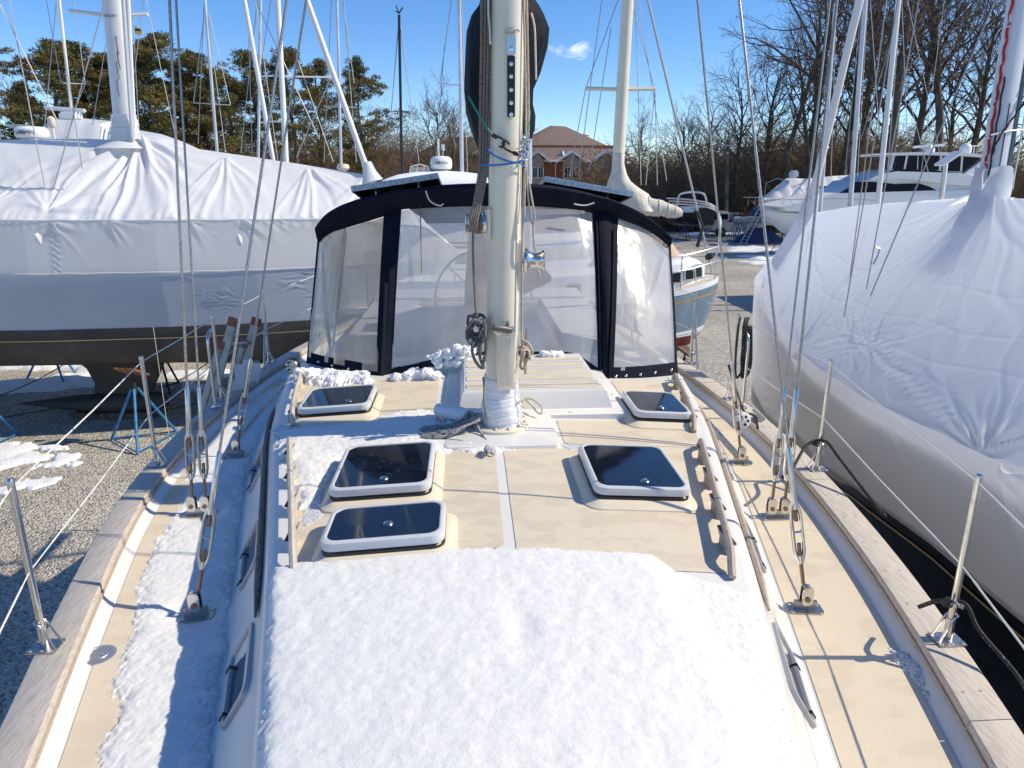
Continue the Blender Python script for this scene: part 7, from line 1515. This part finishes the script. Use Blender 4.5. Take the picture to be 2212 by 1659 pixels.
where = [(3, 940, 178, 66, 'round bare tree standing between black mast and white mast'), (0, 985, 240, 80, 'small bare tree half hidden by the black sail cover'),
 (0, 1395, 235, 75, 'round bare tree right of the cream mast with canvas boot'), (3, 1480, 222, 70, 'domed bare tree left of the aft right shroud'), (1, 1610, 135, 62, 'bare tree with spreading low limbs behind the utility pole'), (1, 1675, 100, 66, 'bare tree crown just right of the forward right shroud'),
 (4, 1735, -25, 60, 'tall thin bare tree with crooked top between the right shrouds'), (4, 1785, 40, 58, 'slender bare tree just left of the grey mast'), (2, 1870, -40, 60, 'big bare tree behind the silver and grey masts'), (2, 2045, -130, 55, 'largest bare tree with thick limbs above the motor yacht'), (2, 2165, -60, 57, 'leaning bare tree beside the raked mast'), (2, 1960, -20, 66, 'bare tree behind the bright white mast'),
 (0, 560, 205, 85, 'thin bare tree behind the thick white mast'), (3, 20, 150, 78, 'bare tree at the far left edge'), (0, 690, 240, 80, 'low bare tree beneath the furled forestay'), (0, 790, 250, 76, 'low bare tree right of the last pine'), (3, 840, 300, 90, 'bushy bare tree by the small grey house'), (1, 2235, -20, 62, 'bare tree cut by the right photo edge'), (0, 1545, 215, 80, 'bare tree far behind the utility pole'), (2, 2010, -260, 52, 'very tall bare tree with forked trunk behind the motor yacht'), (4, 2120, -240, 54, 'very tall straight bare tree right above the satellite dome'), (2, 1800, -180, 64, 'tall bare tree between the twin shrouds and grey masts'), (2, 1925, -150, 70, 'tall bare tree far behind the silver mast'), (0, 1440, 300, 95, 'low bare tree behind the cream boom cover'), (1, 1830, 90, 80, 'bare tree far back between the grey masts'), (1, 2100, 60, 80, 'bare tree far back above the hardtop of the motor yacht')]
for w_ in where: place_bare(*w_)
# pines: trunk, limbs, needle crown in clumps
def pine(seed, H, lo, R0, nb, dens):
    r_ = random.Random(seed); g = np.random.default_rng(seed); segs = []; p = np.array([0., 0., 0.]); n_ = 8; pts = [p]
    for i in range(n_): pts.append(pts[-1]+np.array([r_.gauss(0, .02)*H, r_.gauss(0, .02)*H*.5, H/n_]))
    tr = [(pts[i], pts[i+1], .018*H*(1-.85*i/n_)+.03, .018*H*(1-.85*(i+1)/n_)+.03) for i in range(n_)]; cl = []
    for k in range(nb):
        t = lo+(1-lo)*((k+r_.random())/nb)**.85; i = min(int(t*n_), n_-1); q = pts[i]+(pts[i+1]-pts[i])*(t*n_-i); az = r_.uniform(0, 6.283); L_ = R0*(1-((t-lo)/(1-lo))**2.2*.78)*r_.uniform(.45, 1.1); d = np.array([math.cos(az), math.sin(az), r_.uniform(-.05, .45)]); prev = q
        for j in range(4):
            nx_ = prev+d*L_/4; segs.append((prev, nx_, .05*(1-j*.2)*H/16, .05*(.8-j*.18)*H/16)); d = d+np.array([r_.gauss(0, .22), r_.gauss(0, .22), .07]); prev = nx_
            if j >= 1:
                for _ in range(2): cl.append(prev+np.array([r_.gauss(0, .38), r_.gauss(0, .38), r_.gauss(.1, .16)]))
    cl = np.array(cl); N = len(cl)*dens; c = np.repeat(cl, dens, 0); sz = np.repeat(g.uniform(.32, .78, len(cl)), dens)[:, None]
    off = g.normal(0, 1, (N, 3)); off /= np.linalg.norm(off, axis=1, keepdims=True); off *= g.uniform(.2, 1, (N, 1))**.5; off[:, 2] *= .42; P = c+off*sz
    d = off*np.array([1, 1, .9])+g.normal(0, .5, (N, 3))+np.array([0, 0, .35]); d /= np.linalg.norm(d, axis=1, keepdims=True); s_ = np.cross(d, g.normal(0, 1, (N, 3))); s_ /= np.linalg.norm(s_, axis=1, keepdims=True); L_ = g.uniform(.14, .30, (N, 1)); w_ = g.uniform(.03, .065, (N, 1))
    V = np.stack([P-s_*w_, P+s_*w_, P+d*L_+s_*w_*.3, P+d*L_-s_*w_*.3], 1).reshape(-1, 3); Q = np.arange(N*4).reshape(N, 4)
    Vt, Qt = tubes_np(tr, 7); Vl, Ql = tubes_np(segs, 3); a, b, c_ = quick_mesh('trunk', Vt, Qt), quick_mesh('limbs', Vl, Ql), quick_mesh('crown', V, Q); a.materials.append(M['barkpale']); b.materials.append(M['bark']); c_.materials.append(M['needle']); return a, b, c_
PT = [pine(21, 16, .32, 4.9, 50, 62), pine(22, 17, .22, 4.4, 80, 62), pine(23, 16, .45, 3.8, 32, 60)]
def place_pine(v, px, py_top, y, label, wide=1.0, rot=0):
    H = (16, 17, 16)[v]+.3; P = aty(px, py_top, y); s_ = P.z/H; t = thing('pine_tree', label, 'pine tree', (P.x, y, 0), 'tall pines behind the left boats')
    for nm, me in zip(('trunk', 'limbs', 'crown'), PT[v]):
        o = bpy.data.objects.new(nm, me); COL.objects.link(o); o.parent = t
        if nm != 'trunk': o['kind'] = 'stuff'
    t.scale = (s_*wide, s_*wide, s_); t.rotation_euler = (0, 0, rot); return t
for a_ in ((0, 95, 92, 68, 'leftmost tall pine, left of the thin white mast', 1.05, 1), (2, 165, 98, 72, 'pine behind the thin white mast at left', 1.1, 2), (1, 222, 118, 70, 'broad pine directly left of the broad white mast', .95, 3), (1, 345, 78, 66, 'tallest dense pine right of the broad white mast', 1.12, 4), (1, 425, 118, 69, 'dense pine right of the twin left shrouds', 1.05, 5.2), (2, 475, 160, 74, 'pine with ragged right side beside the silver mast', 1.2, .4),
 (2, 535, 115, 76, 'sparse pine left of the thick white mast', .95, 1.5), (2, 625, 112, 72, 'sparse pine right of the thick white mast', 1.05, 2.6), (2, 690, 135, 80, 'sparse pine behind the furled forestay', .8, 3.3), (0, 770, 138, 70, 'crooked flat topped pine left of the black mast', .8, 4.1), (0, 35, 185, 74, 'low pine at the far left edge', .9, 5), (2, 285, 120, 80, 'pine far back behind the broad white mast', 1.1, 5), (0, 395, 150, 78, 'pine deep in the dense clump', 1, 2)): place_pine(*a_)
# brown understorey of twigs and saplings all along the yard edge
def brush(name, x0, x1, y0, y1, n_, hmin, hmax, seed, m, label, hf=None, thick=1.0):
    r_ = random.Random(seed); segs = []
    for _ in range(n_):
        x, y = r_.uniform(x0, x1), r_.uniform(y0, y1); k = hf(x) if hf else 1; H = r_.uniform(hmin, hmax)*k*(.55+.9*float(fbm(x*.22, y*.2, 2, 7))); p = np.array([x, y, 0.]); lx, ly_ = r_.gauss(0, .33), r_.gauss(0, .2); rad = (.018+.012*r_.random())*thick*(1.6 if r_.random() < .1 else 1); pts = [p]
        for j in range(3): pts.append(pts[-1]+np.array([lx*H/3*(1+j*.6), ly_*H/3, H/3])+np.array([r_.gauss(0, .1), r_.gauss(0, .1), 0])); segs.append((pts[-2], pts[-1], rad*(1-j*.28), rad*(.75-j*.25)))
        for _k in range(5):
            j = r_.randint(1, 3); q = pts[j]; e = q+np.array([r_.gauss(0, .9), r_.gauss(0, .6), r_.uniform(.0, 1.3)]); segs.append((q, e, rad*.5, rad*.25))
            e2 = e+np.array([r_.gauss(0, .5), r_.gauss(0, .4), r_.uniform(-.3, .6)]); segs.append((e, e2, rad*.3, rad*.2))
    V, Q = tubes_np(segs, 3); me = quick_mesh(name, V, Q); o = link(name, me, M[m], None, 'stuff', label); o['category'] = 'undergrowth'; return o
xr0 = aty(1370, 400, 62).x; xr1 = aty(2300, 400, 62).x; xl0 = aty(-80, 300, 72).x; xl1 = aty(860, 300, 72).x
hf = lambda x: float(np.interp(x, [14, 18, 24, 34, 60], [.55, .8, .95, 1.05, 1.1]))
brush('undergrowth', xr0, xr1, 61, 72, 6500, 2.0, 6.8, 3, 'twigred', 'dense brown bare undergrowth along the right edge of the yard', hf, 1.5)
brush('undergrowth', xr0, xr1, 74, 92, 4200, 3, 8.2, 4, 'twigred', 'second rank of brown bare saplings deeper in the right wood', hf, 2.4)
brush('undergrowth', xl0, xl1, 74, 92, 5000, 3, 8.5, 5, 'twigred', 'brown bare undergrowth between the left pine trunks', None, 1.8)
brush('undergrowth', aty(800, 300, 84).x, aty(1050, 300, 84).x, 82, 92, 1500, 3, 8.5, 6, 'twigred', 'brown bare thicket in front of the dark roofed building', None, 1.8)
# woods far off closing the horizon
def wood_band(y, px0, px1, h, seed, label):
    x0, x1 = aty(px0, 380, y).x, aty(px1, 380, y).x; n_ = 260; xs = np.linspace(x0, x1, n_); rows = []
    P = np.zeros((n_, 14, 3))
    for j, t in enumerate(np.linspace(0, 1, 14)):
        hh = h*(.45+.9*fbm(xs*.09, xs*0, 4, seed)); P[:, j, 0] = xs; P[:, j, 1] = y+6*np.sin(t*1.5)+2.5*(fbm(xs*.4, xs*0+t*6, 3, seed+1)-.5); P[:, j, 2] = t*hh*(.9+.2*fbm(xs*1.3, xs*0+t*3, 2, seed+3))-.5
    o = gridmesh('far_wood', P, M['twigred'], None, 'stuff', label); o['category'] = 'woods'
wood_band(100, 1340, 2500, 6.5, 3, 'distant brown wood closing the view on the right'); wood_band(112, -500, 1100, 6.0, 5, 'distant brown wood closing the view on the left'); wood_band(150, 900, 1500, 6.5, 8, 'distant brown wood behind the brown roofed building')
